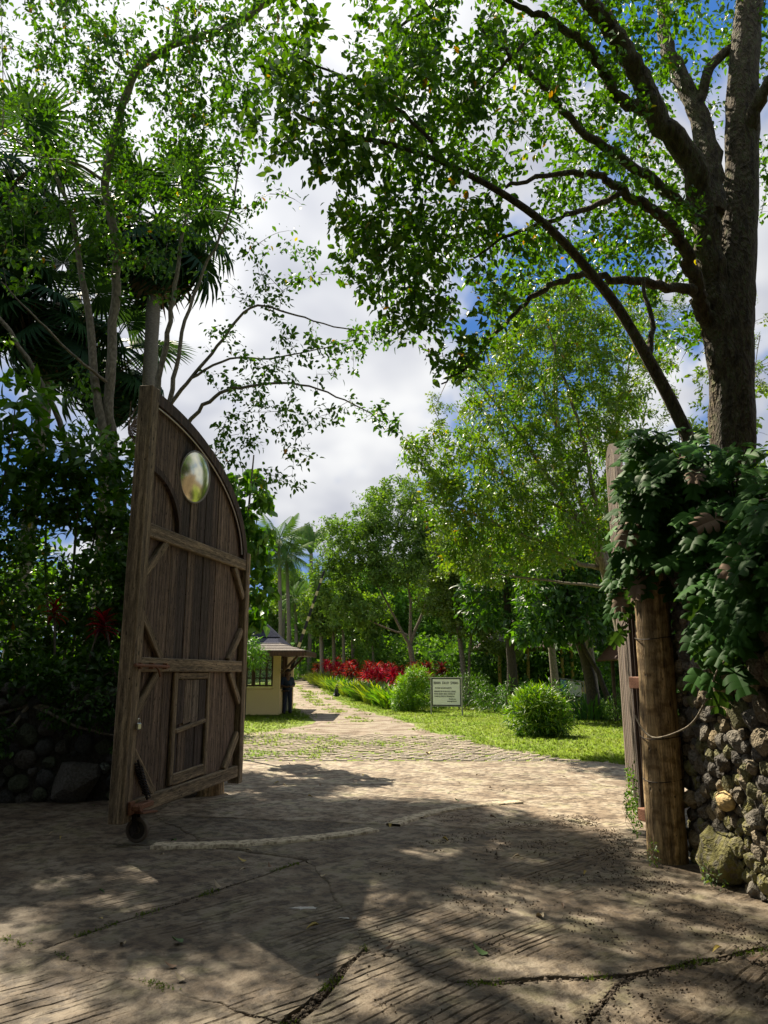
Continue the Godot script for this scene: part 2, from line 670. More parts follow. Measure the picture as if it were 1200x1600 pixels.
	surf("rusty_iron", lin(0.30, 0.13, 0.07), mottle, Vector3.ONE * 6.0, bh, 0.3, 0.75)
	solid("pale_metal", lin(0.42, 0.40, 0.37), 0.4, 0.8)
	solid("steel", lin(0.5, 0.49, 0.47), 0.3, 1.0)
	solid("mirror", lin(0.82, 0.78, 0.56), 0.2, 1.0)
	solid("mirror_rim", lin(0.30, 0.28, 0.24), 0.5)
	solid("rubber", lin(0.13, 0.10, 0.075), 0.8)
	solid("wheel_hub", lin(0.05, 0.038, 0.03), 0.7)
	solid("sign_face", lin(0.84, 0.85, 0.79), 0.6)
	solid("sign_dark", lin(0.02, 0.022, 0.03), 0.6)
	solid("sign_post", lin(0.33, 0.33, 0.30), 0.5, 0.3)
	var g := solid("glass", Color(0.8, 0.9, 0.9, 0.12), 0.05)
	g.transparency = BaseMaterial3D.TRANSPARENCY_ALPHA
	# foliage
	leaf_mat("leaf", 0.42, Color(0.96, 1.0, 0.3))
	leaf_mat("leaf_dull", 0.6, Color(0.9, 0.95, 0.35), 0.4)
	leaf_mat("leaf_gloss", 0.3, Color(0.5, 0.6, 0.2))
	leaf_mat("leaf_red", 0.6, Color(1.0, 0.5, 0.4), 0.2)
	leaf_mat("grass", 0.6, Color(0.9, 0.95, 0.4), 0.3)
	leaf_mat("plain", 0.9, Color(0, 0, 0), 0.3)
	for row in [["vine_0", lin(0.018, 0.058, 0.010)], ["vine_1", lin(0.028, 0.085, 0.014)], ["vine_2", lin(0.055, 0.15, 0.025)], ["palm_0", lin(0.03, 0.075, 0.03)], ["palm_1", lin(0.022, 0.055, 0.032)], ["coco_0", lin(0.07, 0.15, 0.035)], ["coco_1", lin(0.10, 0.16, 0.045)], ["banana", lin(0.10, 0.22, 0.05)]]:
		var m := solid(row[0], row[1], 0.5)
		m.metallic_specular = 0.15
		m.backlight_enabled = true
		m.backlight = Color(0.16, 0.25, 0.06) if row[0].begins_with("palm") else Color(0.25, 0.36, 0.1)
	solid("dead_frond", lin(0.16, 0.10, 0.055))
	for k in 4:
		var c: Color = [lin(0.09, 0.20, 0.022), lin(0.12, 0.26, 0.028), lin(0.07, 0.16, 0.022), lin(0.17, 0.30, 0.03)][k]
		var m := solid("single_%d" % k, c, 0.42)
		m.backlight_enabled = true
		m.backlight = Color(0.42, 0.56, 0.12)
	for row in [["dry_brown", lin(0.16, 0.09, 0.045)], ["dry_yellow", lin(0.40, 0.30, 0.06)], ["dry_green", lin(0.07, 0.14, 0.03)], ["dry_pale", lin(0.36, 0.29, 0.18)]]:
		solid(row[0], row[1], 0.6)
	solid("skin", lin(0.16, 0.085, 0.055), 0.6)
	solid("hair", lin(0.012, 0.01, 0.01), 0.6)
	solid("navy_shirt", lin(0.022, 0.035, 0.075), 0.85)
	solid("navy_trousers", lin(0.016, 0.022, 0.05), 0.85)
	solid("black_shoe", lin(0.012, 0.012, 0.013), 0.4)
	solid("phone", lin(0.02, 0.02, 0.025), 0.2)
	solid("stripe_black", lin(0.015, 0.015, 0.017), 0.5)
	solid("stripe_pale", lin(0.55, 0.50, 0.24), 0.5)
	solid("cloth_blue", lin(0.12, 0.25, 0.55), 0.8)
	solid("cloth_white", lin(0.65, 0.65, 0.62), 0.8)
	solid("yellow_post", lin(0.42, 0.30, 0.07), 0.6)
	solid("statue_black", lin(0.012, 0.013, 0.014), 0.5)


# ---------------------------------------------------------------- ground, driveway, pavers
func sheet(xs: Array, zs: Array, lift: float) -> ArrayMesh:       # xs: [x0, x1, nx] or per-row callable tables
	var mb := MB.new()
	for j in zs.size():
		var z: float = zs[j]
		for i in xs.size():
			var x: float = xs[i]
			mb.add(Vector3(x, land(x, z) + lift, z), Vector3.UP)
	var w := xs.size()
	for j in range(zs.size() - 1):
		for i in range(w - 1):
			var a := j * w + i
			mb.tri(a, a + w, a + w + 1)
			mb.tri(a, a + w + 1, a + 1)
	mb.smooth()
	return mb.mesh()


func steps(a: float, b: float, s: float) -> Array:
	var out := []
	var n := int(ceil(absf(b - a) / s))
	for i in n + 1:
		out.append(lerpf(a, b, float(i) / n))
	return out


const PATH_RIGHT := [[-13.0, 4.8], [-14.0, 4.0], [-15.2, 3.0], [-17.2, 2.2], [-20.5, 1.45], [-24.6, 0.82], [-27.0, 0.4], [-32.0, -0.95], [-40.0, -2.6], [-60.0, -5.9], [-90.0, -11.0]]
const PATH_LEFT := [[-13.0, -5.2], [-20.2, -4.6], [-21.0, -3.4], [-23.0, -2.5], [-26.0, -2.35], [-29.0, -2.9], [-33.0, -3.75], [-40.0, -5.2], [-60.0, -8.2], [-90.0, -14.0]]


func make_ground():
	struct("ground", sheet(steps(-220, 220, 8), steps(60, -330, 6), -0.035), mats.soil)
	struct("lawn", sheet(steps(-16, 22, 2), steps(-13.9, -64, 2), -0.012), mats.lawn)
	var mb := MB.new()
	var zs := steps(-19.6, -68, 1.2)
	for j in zs.size():
		var z: float = zs[j]
		var a := table(PATH_LEFT, z) + noise_b.get_noise_2d(z * 0.6, 3) * 0.3
		var b := table(PATH_RIGHT, z) + noise_b.get_noise_2d(z * 0.6, 9) * 0.25
		for i in 7:
			var x := lerpf(a, b, i / 6.0)
			mb.add(Vector3(x, land(x, z) - 0.002, z), Vector3.UP)
	for j in range(zs.size() - 1):
		for i in 6:
			var a := j * 7 + i
			mb.tri(a, a + 7, a + 8)
			mb.tri(a, a + 8, a + 1)
	mb.smooth()
	struct("gravel_path", mb.mesh(), mats.path_gravel)
	# grass blades
	var blades := MB.new()
	for k in 8:
		var a := rnd(0, TAU)
		var r := rnd(0.0, 0.055)
		var foot := Vector3(cos(a * 3.0) * r, 0, sin(a * 3.0) * r)
		var lean := Vector3(cos(a), 0, sin(a)) * rnd(0.01, 0.04)
		var side := Vector3(-sin(a), 0, cos(a)) * rnd(0.003, 0.0055)
		var h := rnd(0.035, 0.075)
		var n := Vector3(cos(a), 0.5, sin(a)).normalized()
		var i0 := blades.add(foot - side, n)
		var i1 := blades.add(foot + side, n)
		var i2 := blades.add(foot + lean * 0.4 + Vector3.UP * h * 0.6 - side * 0.8, n)
		var i3 := blades.add(foot + lean * 0.4 + Vector3.UP * h * 0.6 + side * 0.8, n)
		var i4 := blades.add(foot + lean + Vector3.UP * h, n)
		blades.tri(i0, i2, i3)
		blades.tri(i0, i3, i1)
		blades.tri(i2, i4, i3)
	var buf := PackedFloat32Array()
	for i in 95000:
		var z := -13.7 - 42.0 * pow(rng.randf(), 1.7)
		var x := rnd(-9, 12)
		if absf(x) > 1.5 - z * 0.6:
			continue
		var a := table(PATH_LEFT, z)
		var b := table(PATH_RIGHT, z)
		var patch := noise_b.get_noise_2d(x * 0.45, z * 0.45)
		var inside := minf(x - a, b - x)
		if z > -20.4 and x < b:
			if noise_b.get_noise_2d(x * 0.55 + 40, z * 0.55) + (0.15 if z < -17.0 else -0.2) + (0.25 if x < -1.2 else -0.2) < 0.1 or z > -14.6 or rng.randf() < 0.5:
				continue
		elif inside > 0.0 and (patch + 0.12 - inside * 0.6 < 0.0 or rng.randf() < 0.4):
			var mid := absf(x - (a + b) * 0.5 - 0.1)
			if not (z < -25.0 and mid < 0.4 and patch > 0.12):
				continue
		elif inside > -0.8 and patch - inside * 0.9 < 0.05 and rng.randf() < 0.75:
			continue
		var t := rnd(0, TAU)
		var s := rnd(0.55, 1.0) * (1.0 + maxf(0.0, -z - 24.0) * 0.03)
		var dry := clampf(0.5 + 0.9 * noise_b.get_noise_2d(x * 0.3 + 9, z * 0.3), 0, 1) * rnd(0.4, 1.0)
		push(buf, Vector3(cos(t), 0, sin(t)) * s, Vector3(0, rnd(0.7, 1.2) * s, 0), Vector3(-sin(t), 0, cos(t)) * s, Vector3(x, land(x, z) - 0.006, z), Color(lerpf(0.30, 0.47, dry), lerpf(0.50, 0.58, dry), lerpf(0.04, 0.075, dry)))
	swarm("grass", blades.mesh(), mats.grass, buf)


const GROOVE := Vector2(0.7071, -0.7071)      # x, z along the raked grooves
const ACROSS := Vector2(0.7071, 0.7071)


func clip_range(poly: PackedVector2Array, b: float) -> Vector2:   # where the line at b cuts a convex outline given in (along, across)
	var lo := 1e9
	var hi := -1e9
	for i in poly.size():
		var p := poly[i]
		var q := poly[(i + 1) % poly.size()]
		if (p.y - b) * (q.y - b) <= 0.0 and absf(p.y - q.y) > 1e-6:
			var a := p.x + (q.x - p.x) * (b - p.y) / (q.y - p.y)
			lo = minf(lo, a)
			hi = maxf(hi, a)
	return Vector2(lo, hi)


func slab_mesh(points: Array, top: float, tilt: Vector2, raked: float, sd: int) -> ArrayMesh:
	var raw := PackedVector2Array()
	var mid := Vector2.ZERO
	for p in points:
		var q := Vector2(p.x * GROOVE.x + p.y * GROOVE.y, p.x * ACROSS.x + p.y * ACROSS.y)
		raw.append(q)
	var hull := Geometry2D.convex_hull(raw)
	hull.remove_at(hull.size() - 1)
	for p in hull:
		mid += p / hull.size()
	for i in hull.size():
		hull[i] = hull[i].move_toward(mid, 0.002)
	var lo := 1e9
	var hi := -1e9
	for p in hull:
		lo = minf(lo, p.y)
		hi = maxf(hi, p.y)
	var lines := []       # [b, groove]
	var r := RandomNumberGenerator.new()
	r.seed = sd
	lines.append([lo + 0.001, 0.0])
	var b := lo + 0.03
	while b < hi - 0.02:
		var w := r.randf_range(0.006, 0.0095)
		lines.append([b - w - 0.005, 0.0])
		lines.append([b - w, 0.0])
		lines.append([b, r.randf_range(0.5, 1.0)])
		lines.append([b + w, 0.0])
		lines.append([b + w + 0.005, 0.0])
		b += r.randf_range(0.042, 0.068)
	lines.append([hi - 0.001, 0.0])
	var longest := 0.0
	for l in lines:
		var c := clip_range(hull, l[0])
		longest = maxf(longest, c.y - c.x)
	var n := int(clampf(longest / 0.085, 4, 90))
	var mb := MB.new()
	for l in lines:
		var c := clip_range(hull, l[0])
		if c.y < c.x:
			c = Vector2(mid.x, mid.x)
		c.x += noise_b.get_noise_2d(l[0] * 2.0, c.x * 1.5) * 0.05 + noise_b.get_noise_2d(l[0] * 9.0, 4.0) * 0.012 + noise_b.get_noise_2d(l[0] * 6.0, sd) * 0.006
		c.y += noise_b.get_noise_2d(l[0] * 2.0, c.y * 1.5) * 0.05 + noise_b.get_noise_2d(l[0] * 9.0, 4.0) * 0.012 + noise_b.get_noise_2d(l[0] * 6.0, sd + 50) * 0.006
		for k in n + 3:
			var a := lerpf(c.x, c.y, clampf(float(k - 1) / n, 0.0, 1.0))
			var wob: float = l[0] + noise_a.get_noise_2d(a * 0.9, l[0] * 0.15) * 0.03 + noise_b.get_noise_2d(a * 2.5, l[0] * 0.4) * 0.02
			var x: float = a * GROOVE.x + wob * ACROSS.x
			var z: float = a * GROOVE.y + wob * ACROSS.y
			var y: float = top + tilt.x * (x - mid.x) * 0.2 + tilt.y * (z + 6.0) * 0.1 + noise_a.get_noise_2d(x * 0.8, z * 0.8) * 0.008 + noise_b.get_noise_2d(x * 5.0, z * 5.0) * 0.002
			if l[1] > 0.0:
				var worn := clampf(noise_b.get_noise_2d(x * 0.55 + 20, z * 0.55) * 2.2 + raked, 0.0, 1.0)
				var broken := clampf(noise_b.get_noise_2d(a * 3.0, l[0] * 40.0) * 3.0 + 0.8, 0.05, 1.0)
				y -= 0.020 * l[1] * worn * broken
			if k == 0 or k == n + 2 or l == lines[0] or l == lines[-1]:
				y -= 0.05 if (k == 0 or k == n + 2) else 0.012
			mb.add(Vector3(x, y, z), Vector3.UP)
	var w2 := n + 3
	for j in range(lines.size() - 1):
		for k in range(w2 - 1):
			var a := j * w2 + k
			mb.tri(a, a + w2, a + w2 + 1)
			mb.tri(a, a + w2 + 1, a + 1)
	# turned so that the top faces up
	if (mb.v[mb.ix[1]] - mb.v[mb.ix[0]]).cross(mb.v[mb.ix[2]] - mb.v[mb.ix[0]]).y > 0.0:
		for i in range(0, mb.ix.size(), 3):
			var s := mb.ix[i + 1]
			mb.ix[i + 1] = mb.ix[i + 2]
			mb.ix[i + 2] = s
	mb.smooth()
	return mb.mesh()


func make_driveway():
	var root := Node3D.new()
	root.name = "driveway"
	root.set_meta("kind", "structure")
	add_child(root, true)
	var rows := [
		[[Vector2(-4.2, -6.2), Vector2(-2.37, -5.02), Vector2(-1.24, -4.33), Vector2(-0.5, -3.88), Vector2(0.25, -3.2), Vector2(0.2, -1.5), Vector2(-4.2, -1.5)], 0.75],
		[[Vector2(-2.04, -4.79), Vector2(-0.68, -6.93), Vector2(0.0, -5.7), Vector2(-0.1, -4.86), Vector2(-0.5, -3.9)], 0.6],
		[[Vector2(-2.06, -4.80), Vector2(-0.69, -6.95), Vector2(-1.7, -7.5), Vector2(-4.6, -7.7), Vector2(-4.2, -6.17), Vector2(-2.38, -5.0)], 0.35],
		[[Vector2(-0.02, -5.7), Vector2(-0.1, -4.86), Vector2(0.38, -4.33), Vector2(1.31, -4.45), Vector2(3.1, -5.2), Vector2(3.0, -7.4), Vector2(0.4, -7.3), Vector2(-0.66, -6.95)], 0.25],
		[[Vector2(-0.40, -3.9), Vector2(-0.09, -4.84), Vector2(0.38, -4.30), Vector2(0.96, -3.97), Vector2(0.68, -3.2), Vector2(0.66, -1.5), Vector2(0.22, -1.5), Vector2(0.26, -3.2)], 0.75],
		[[Vector2(0.40, -4.31), Vector2(1.30, -4.43), Vector2(0.98, -3.98)], 0.75],
		[[Vector2(1.33, -4.43), Vector2(1.0, -3.97), Vector2(0.7, -3.2), Vector2(0.68, -1.5), Vector2(5, -1.5), Vector2(4.2, -5.2), Vector2(3.12, -5.18)], 0.15],
		[[Vector2(-1.7, -7.52), Vector2(-0.67, -6.97), Vector2(0.4, -7.32), Vector2(3.0, -7.42), Vector2(3.2, -7.8), Vector2(1.64, -8.5), Vector2(0.2, -8.9), Vector2(-2.6, -9.0)], 0.2],
		[[Vector2(-2.6, -9.02), Vector2(0.2, -8.92), Vector2(1.64, -8.52), Vector2(3.2, -7.82), Vector2(4.6, -10.0), Vector2(4.6, -11.2), Vector2(-2.8, -11.4)], 0.3],
		[[Vector2(-2.8, -11.42), Vector2(4.6, -11.22), Vector2(4.7, -13.0), Vector2(-3.8, -13.3)], 0.1],
		[[Vector2(-3.8, -13.32), Vector2(4.7, -13.02), Vector2(4.75, -14.25), Vector2(-3.9, -14.3)], 0.0],
		[[Vector2(-4.6, -7.72), Vector2(-1.72, -7.54), Vector2(-2.6, -9.0), Vector2(-2.83, -10.3), Vector2(-7.5, -9.7), Vector2(-5.4, -9.0)], 0.0],
		[[Vector2(-4.22, -6.2), Vector2(-4.62, -7.74), Vector2(-5.5, -9.1), Vector2(-9, -9), Vector2(-9, -1.5), Vector2(-4.22, -1.5)], 0.2]]
	for k in rows.size():
		var tilt := Vector2(rnd(-0.008, 0.008), rnd(-0.01, 0.01)) if k < 7 else Vector2(rnd(-0.01, 0.01), 0)
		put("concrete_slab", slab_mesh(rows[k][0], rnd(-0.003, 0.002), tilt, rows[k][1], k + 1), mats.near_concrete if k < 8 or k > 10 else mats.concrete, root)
	# the caster's track: a raised strip of paler concrete in two lengths
	for seg in [[Vector2(-2.02, -10.4), 2.93, 1.62, 0.86, 0.17], [Vector2(2.44, -7.4), 2.55, 3.55, 4.42, 0.15]]:
		var mb := MB.new()
		var n := 40
		for i in n + 1:
			var t := lerpf(seg[2], seg[3], float(i) / n)
			for k in 4:
				var rr: float = seg[1] + [-seg[4] * 0.5 - 0.012, -seg[4] * 0.5, seg[4] * 0.5, seg[4] * 0.5 + 0.012][k] + noise_b.get_noise_2d(t * 9.0, k + seg[1]) * 0.018
				var p := Vector3(seg[0].x + cos(t) * rr, (-0.02 if k in [0, 3] else 0.022) + noise_b.get_noise_2d(t * 14.0, 3.0) * 0.004, seg[0].y + sin(t) * rr)
				mb.add(p, Vector3.UP)
		for i in n:
			for k in 3:
				var a := i * 4 + k
				mb.tri(a, a + 4, a + 5)
				mb.tri(a, a + 5, a + 1)
		if (mb.v[4] - mb.v[0]).cross(mb.v[5] - mb.v[0]).y > 0.0:
			for i in range(0, mb.ix.size(), 3):
				var s := mb.ix[i + 1]
				mb.ix[i + 1] = mb.ix[i + 2]
				mb.ix[i + 2] = s
		mb.smooth()
		put("track_strip", mb.mesh(), mats.pale_concrete, root)


func make_puddles():
	for row in [[Vector3(-0.55, -0.0015, -5.62), 0.10, 0.03], [Vector3(-0.22, -0.001, -5.40), 0.07, 0.02]]:
		var mb := MB.new()
		mb.add(Vector3.ZERO, Vector3.UP)
		for k in 28:
			var a := TAU * k / 28.0
			var r: float = 1.0 + 0.8 * noise_b.get_noise_2d(cos(a) * 1.5 + row[1] * 9.0, sin(a) * 1.5)
			mb.add(Vector3(cos(a) * row[1] * r, 0, sin(a) * row[2] * r), Vector3.UP)
		for k in 28:
			mb.tri(0, 1 + (k + 1) % 28, 1 + k)
		mb.smooth()
		var o := struct("puddle", mb.mesh(), mats.puddle)
		o.position = row[0]


func make_pavers():
	var root := Node3D.new()
	root.name = "paver_strip"
	root.set_meta("kind", "structure")
	add_child(root, true)
	var shapes := []
	for k in 4:
		var mb := MB.new()
		mb.box(Transform3D(Basis(), Vector3(0, -0.03, 0)), Vector3(0.205 + rnd(-0.01, 0.006), 0.07, 0.115 + rnd(-0.008, 0.006)), 0.012)
		shapes.append(mb.mesh())
	var buf := PackedFloat32Array()
	var count := 0
	var row := 0
	var z := -14.42
	while z > -20.3:
		var x := -4.6 + (row % 3) * 0.085
		while x < table(PATH_RIGHT, z) + 0.15 + noise_b.get_noise_2d(z * 2.0, 5) * 0.35:
			var ok := x > -4.4 + noise_b.get_noise_2d(z * 2.0, 50) * 0.3 and rng.randf() < 0.97
			if ok:
				var q := Basis(Vector3.UP, rnd(-0.05, 0.05)) * Basis(Vector3.RIGHT, rnd(-0.04, 0.04)) * Basis(Vector3.BACK, rnd(-0.03, 0.03))
				var at := Vector3(x + rnd(-0.012, 0.012), rnd(-0.008, 0.010), z + rnd(-0.01, 0.01))
				if count < 300 and absf(x) < -z * 0.5:
					var o := put("paver", shapes[rng.randi() % 4], mats["paver_%d" % (rng.randi() % 3)], root)
					o.transform = Transform3D(q, at)
					count += 1
				else:
					var c := rnd(0.7, 1.15)
					push(buf, q.x, q.y, q.z, at, Color(0.35 * c, 0.295 * c, 0.23 * c))
			x += 0.255
		z -= 0.165
		row += 1
	swarm("far_pavers", shapes[0], mats.plain, buf, root)
	mats.plain.vertex_color_use_as_albedo = true


# ---------------------------------------------------------------- the two leaves of the gate
const LEAF_LONG := 2.95


func gate_top(u: float) -> float:
	var s := clampf(1.0 - u / LEAF_LONG, 0.0, 1.0)
	return 3.12 + 1.44 * sqrt(maxf(0.0, 1.0 - s * s))


func timber(called: String, root: Node3D, a: Vector2, b: Vector2, w: float, z0: float, z1: float, m: Material) -> void:
	var mb := MB.new()
	var long := a.distance_to(b)
	var slip := rnd(-3.0, 3.0)
	mb.box(Transform3D(Basis(), Vector3(slip, slip, 0)), Vector3(w, long, absf(z1 - z0)), 0.009)
	var o := put(called, mb.mesh(), m, root)
	var y := Vector3(b.x - a.x, b.y - a.y, 0).normalized()
	var t := Basis(y.cross(Vector3(0, 0, 1)), y, Vector3(0, 0, 1))
	o.transform = Transform3D(t, Vector3((a.x + b.x) * 0.5, (a.y + b.y) * 0.5, (z0 + z1) * 0.5) - t * Vector3(slip, slip, 0))


func gate_leaf(label: String, origin: Vector3, d: Vector3, side: float, braced: bool) -> Node3D:
	var root := thing("gate_leaf", label, "gate", origin)
	root.transform = Transform3D(Basis(d, Vector3.UP, Vector3(-d.z, 0, d.x)), origin)
	var low := 0.24
	var u := 0.09
	while u < LEAF_LONG - 0.12:
		var w := minf(rnd(0.17, 0.25), LEAF_LONG - 0.10 - u)
		if LEAF_LONG - 0.10 - u - w < 0.09:
			w = LEAF_LONG - 0.10 - u
		var gap := rnd(0.002, 0.006)
		var a := u + gap
		var b := u + w - gap
		var pts := PackedVector2Array([Vector2(a, low + rnd(-0.01, 0.02)), Vector2(b, low + rnd(-0.01, 0.02))])
		for k in 5:
			var x := lerpf(b, a, k / 4.0)
			pts.append(Vector2(x, gate_top(x) - 0.03))
		var mb := MB.new()
		var proud := rnd(-0.006, 0.006)
		mb.prism(pts, side * 0.004, side * (0.036 + proud))
		put("plank", mb.mesh(), mats["plank_%d" % ((rng.randi() % 6) if braced else [1, 3, 4, 4][rng.randi() % 4])], root)
		u += w
	var bk := MB.new()
	var outline := PackedVector2Array([Vector2(0.04, low), Vector2(LEAF_LONG - 0.04, low)])
	for k in 17:
		var x := lerpf(LEAF_LONG - 0.04, 0.04, k / 16.0)
		outline.append(Vector2(x, gate_top(x) - 0.02))
	bk.prism(outline, -side * 0.022, side * 0.002)
	put("backing_board", bk.mesh(), mats.dark_wood, root)
	var zi := side * (0.037 if braced else -0.023)
	var zo := side * (0.118 if braced else -0.10)
	timber("free_stile", root, Vector2(LEAF_LONG - 0.01, 0.20), Vector2(LEAF_LONG - 0.01, 4.58), 0.17, side * -0.03, side * 0.125 if braced else zo, mats.frame_wood if braced else mats.plank_4)
	var mb := MB.new()
	timber("hinge_stile", root, Vector2(0.0, 0.16), Vector2(0.0, 3.24), 0.14, side * -0.04, zo, mats.frame_wood if braced else mats.dark_wood)
	for y in [3.06, 1.67, 0.31]:
		timber("rail", root, Vector2(0.074, y + rnd(-0.012, 0.012)), Vector2(LEAF_LONG - 0.1, y + rnd(-0.012, 0.012)), 0.145, zi, zo - side * 0.012, mats.frame_wood)
	# arched head: a bent rail in short butted lengths and a thin metal rod under it
	var arch := []
	for k in 25:
		var t := PI * 0.5 * k / 24.0
		arch.append(Vector2((LEAF_LONG - 0.09) * (1.0 - cos(t)) + 0.02, 3.12 + 1.44 * sin(t)))
	mb = MB.new()
	for k in 24:
		var p: Vector2 = arch[k]
		var q: Vector2 = arch[k + 1]
		var e := (q - p).normalized()
		var nn := Vector2(e.y, -e.x) * 0.13
		var q2 := PackedVector2Array([p, q, q + nn, p + nn])
		if k > 0:
			var e0: Vector2 = (arch[k + 1] - arch[k - 1]).normalized()
			q2[3] = p + Vector2(e0.y, -e0.x) * 0.13
		if k < 23:
			var e1: Vector2 = (arch[k + 2] - arch[k]).normalized()
			q2[2] = q + Vector2(e1.y, -e1.x) * 0.13
		mb.prism(q2, side * -0.035, side * (0.10 if braced else 0.036))
	put("arched_rail", mb.mesh(), mats.dark_wood, root)
	if not braced:
		return root
	var rod := PackedVector3Array()
	var rr := PackedFloat32Array()
	for k in range(1, 25):
		var c: Vector2 = arch[k]
		var e: Vector2 = (arch[mini(k + 1, 24)] - arch[k - 1]).normalized()
		var p := c + Vector2(e.y, -e.x) * 0.155
		rod.append(Vector3(p.x, p.y, side * 0.075))
		rr.append(0.011)
	mb = MB.new()
	mb.tube(rod, rr, 6)
	put("metal_rod", mb.mesh(), mats.pale_metal, root)
	# quarter hoop in the upper panel
	mb = MB.new()
	for k in 10:
		var t0 := PI * 0.5 * k / 10.0
		var t1 := PI * 0.5 * (k + 1) / 10.0
		var c := Vector2(LEAF_LONG - 0.1, 3.135)
		var r0 := Vector2(0.72, 0.56)
		var r1 := Vector2(0.79, 0.63)
		mb.prism(PackedVector2Array([c + Vector2(-cos(t0), sin(t0)) * r0, c + Vector2(-cos(t1), sin(t1)) * r0, c + Vector2(-cos(t1), sin(t1)) * r1, c + Vector2(-cos(t0), sin(t0)) * r1]), zi, side * 0.085)
	put("quarter_hoop", mb.mesh(), mats.dark_wood, root)
	# knee braces in the corners
	var f := LEAF_LONG - 0.09
	for row in [[0.07, 2.60, 0.43, 2.99], [f, 2.56, f - 0.46, 2.99], [0.07, 2.16, 0.50, 1.74], [f, 2.20, f - 0.48, 1.74], [0.07, 1.20, 0.44, 1.60], [f, 1.16, f - 0.44, 1.60], [0.07, 0.80, 0.48, 0.38], [f, 0.86, f - 0.50, 0.38]]:
		timber("knee_brace", root, Vector2(row[0], row[1]), Vector2(row[2], row[3]), 0.095, zi, zo - side * 0.02, mats.frame_wood)
	# wicket with its hatch
	for row in [[1.07, 0.40, 1.07, 1.60, 0.09], [1.96, 0.40, 1.96, 1.60, 0.09], [1.11, 0.47, 1.92, 0.45, 0.12], [1.11, 1.555, 1.92, 1.555, 0.07], [1.12, 1.03, 1.90, 0.955, 0.05]]:
		timber("wicket_frame", root, Vector2(row[0], row[1]), Vector2(row[2], row[3]), row[4], zi, side * 0.078, mats.frame_wood)
	for k in 4:
		var x := 1.13 + k * 0.192
		mb = MB.new()
		mb.prism(PackedVector2Array([Vector2(x, 1.04), Vector2(x + 0.187, 1.02), Vector2(x + 0.187, 1.51), Vector2(x, 1.51)]), side * 0.043, side * (0.056 + rnd(0, 0.006)))
		put("hatch_board", mb.mesh(), mats["plank_%d" % [3, 4, 2, 3][k]], root)
	# sliding bolt, padlock
	mb = MB.new()
	var zz := side * 0.145
	mb.tube(PackedVector3Array([Vector3(f - 0.55, 1.655, zz), Vector3(f + 0.16, 1.665, zz)]), PackedFloat32Array([0.016, 0.016]), 8)
	for x in [f - 0.5, f - 0.2, f + 0.05]:
		mb.box(Transform3D(Basis(), Vector3(x, 1.66, side * 0.13)), Vector3(0.035, 0.06, 0.05), 0.004)
	mb.tube(PackedVector3Array([Vector3(f - 0.26, 1.655, zz), Vector3(f - 0.27, 1.62, zz + side * 0.03), Vector3(f - 0.31, 1.55, zz + side * 0.03)]), PackedFloat32Array([0.011, 0.011, 0.009]), 6)
	put("sliding_bolt", mb.mesh(), mats.rusty_iron, root)
	mb = MB.new()
	mb.box(Transform3D(Basis(), Vector3(f + 0.02, 1.08, side * 0.145)), Vector3(0.075, 0.065, 0.03), 0.008)
	put("padlock", mb.mesh(), mats.steel, root)
	mb = MB.new()
	var sh := PackedVector3Array()
	var sr := PackedFloat32Array()
	for k in 9:
		var t := PI * k / 8.0
		sh.append(Vector3(f + 0.02 + cos(t) * 0.024, 1.11 + sin(t) * 0.045, side * 0.145))
		sr.append(0.006)
	mb.tube(sh, sr, 6)
	put("padlock_shackle", mb.mesh(), mats.steel, root)
	# sprung caster
	mb = MB.new()
	var coil := PackedVector3Array()
	var cr := PackedFloat32Array()
	for k in 133:
		var t := k / 132.0
		var c := Vector3(f - 0.02, 0.72, side * 0.15).lerp(Vector3(f - 0.20, 0.40, side * 0.17), t)
		coil.append(c + Vector3(cos(t * TAU * 11) * 0.036, sin(t * TAU * 11) * 0.018, sin(t * TAU * 11) * 0.036))
		cr.append(0.007)
	mb.tube(coil, cr, 5)
	mb.tube(PackedVector3Array([Vector3(f - 0.01, 0.76, side * 0.15), Vector3(f - 0.21, 0.37, side * 0.17)]), PackedFloat32Array([0.012, 0.012]), 6)
	put("coil_spring", mb.mesh(), mats.iron, root)
	mb = MB.new()
	mb.box(Transform3D(Basis(), Vector3(f - 0.10, 0.33, side * 0.17)), Vector3(0.34, 0.05, 0.09), 0.008)
	mb.box(Transform3D(Basis(Vector3(0, 0, 1), 0.1), Vector3(f - 0.16, 0.262, side * 0.18)), Vector3(0.30, 0.018, 0.12), 0.004)
	mb.tube(PackedVector3Array([Vector3(f + 0.02, 0.33, side * 0.13), Vector3(f + 0.02, 0.33, side * 0.24)]), PackedFloat32Array([0.035, 0.035]), 10)
	mb.box(Transform3D(Basis(), Vector3(f + 0.05, 0.33, side * 0.145)), Vector3(0.09, 0.12, 0.03), 0.006)
	put("caster_bracket", mb.mesh(), mats.rusty_iron, root)
	mb = MB.new()
	for s in [-1.0, 1.0]:
		mb.beam(Vector3(f - 0.05 + s * 0.036, 0.27, side * 0.14), Vector3(f - 0.05 + s * 0.036, 0.11, side * 0.17), 0.008, 0.05, Vector3(0, 0, 1), 0.002)
	mb.tube(PackedVector3Array([Vector3(f - 0.10, 0.118, side * 0.17), Vector3(f, 0.118, side * 0.17)]), PackedFloat32Array([0.016, 0.016]), 8)
	put("caster_fork", mb.mesh(), mats.iron, root)
	mb = MB.new()
	var wx := Transform3D(Basis(Vector3(0, 0, 1), PI * 0.5) * Basis(Vector3(0, 1, 0), 0.0), Vector3(f - 0.05, 0.118, side * 0.17))
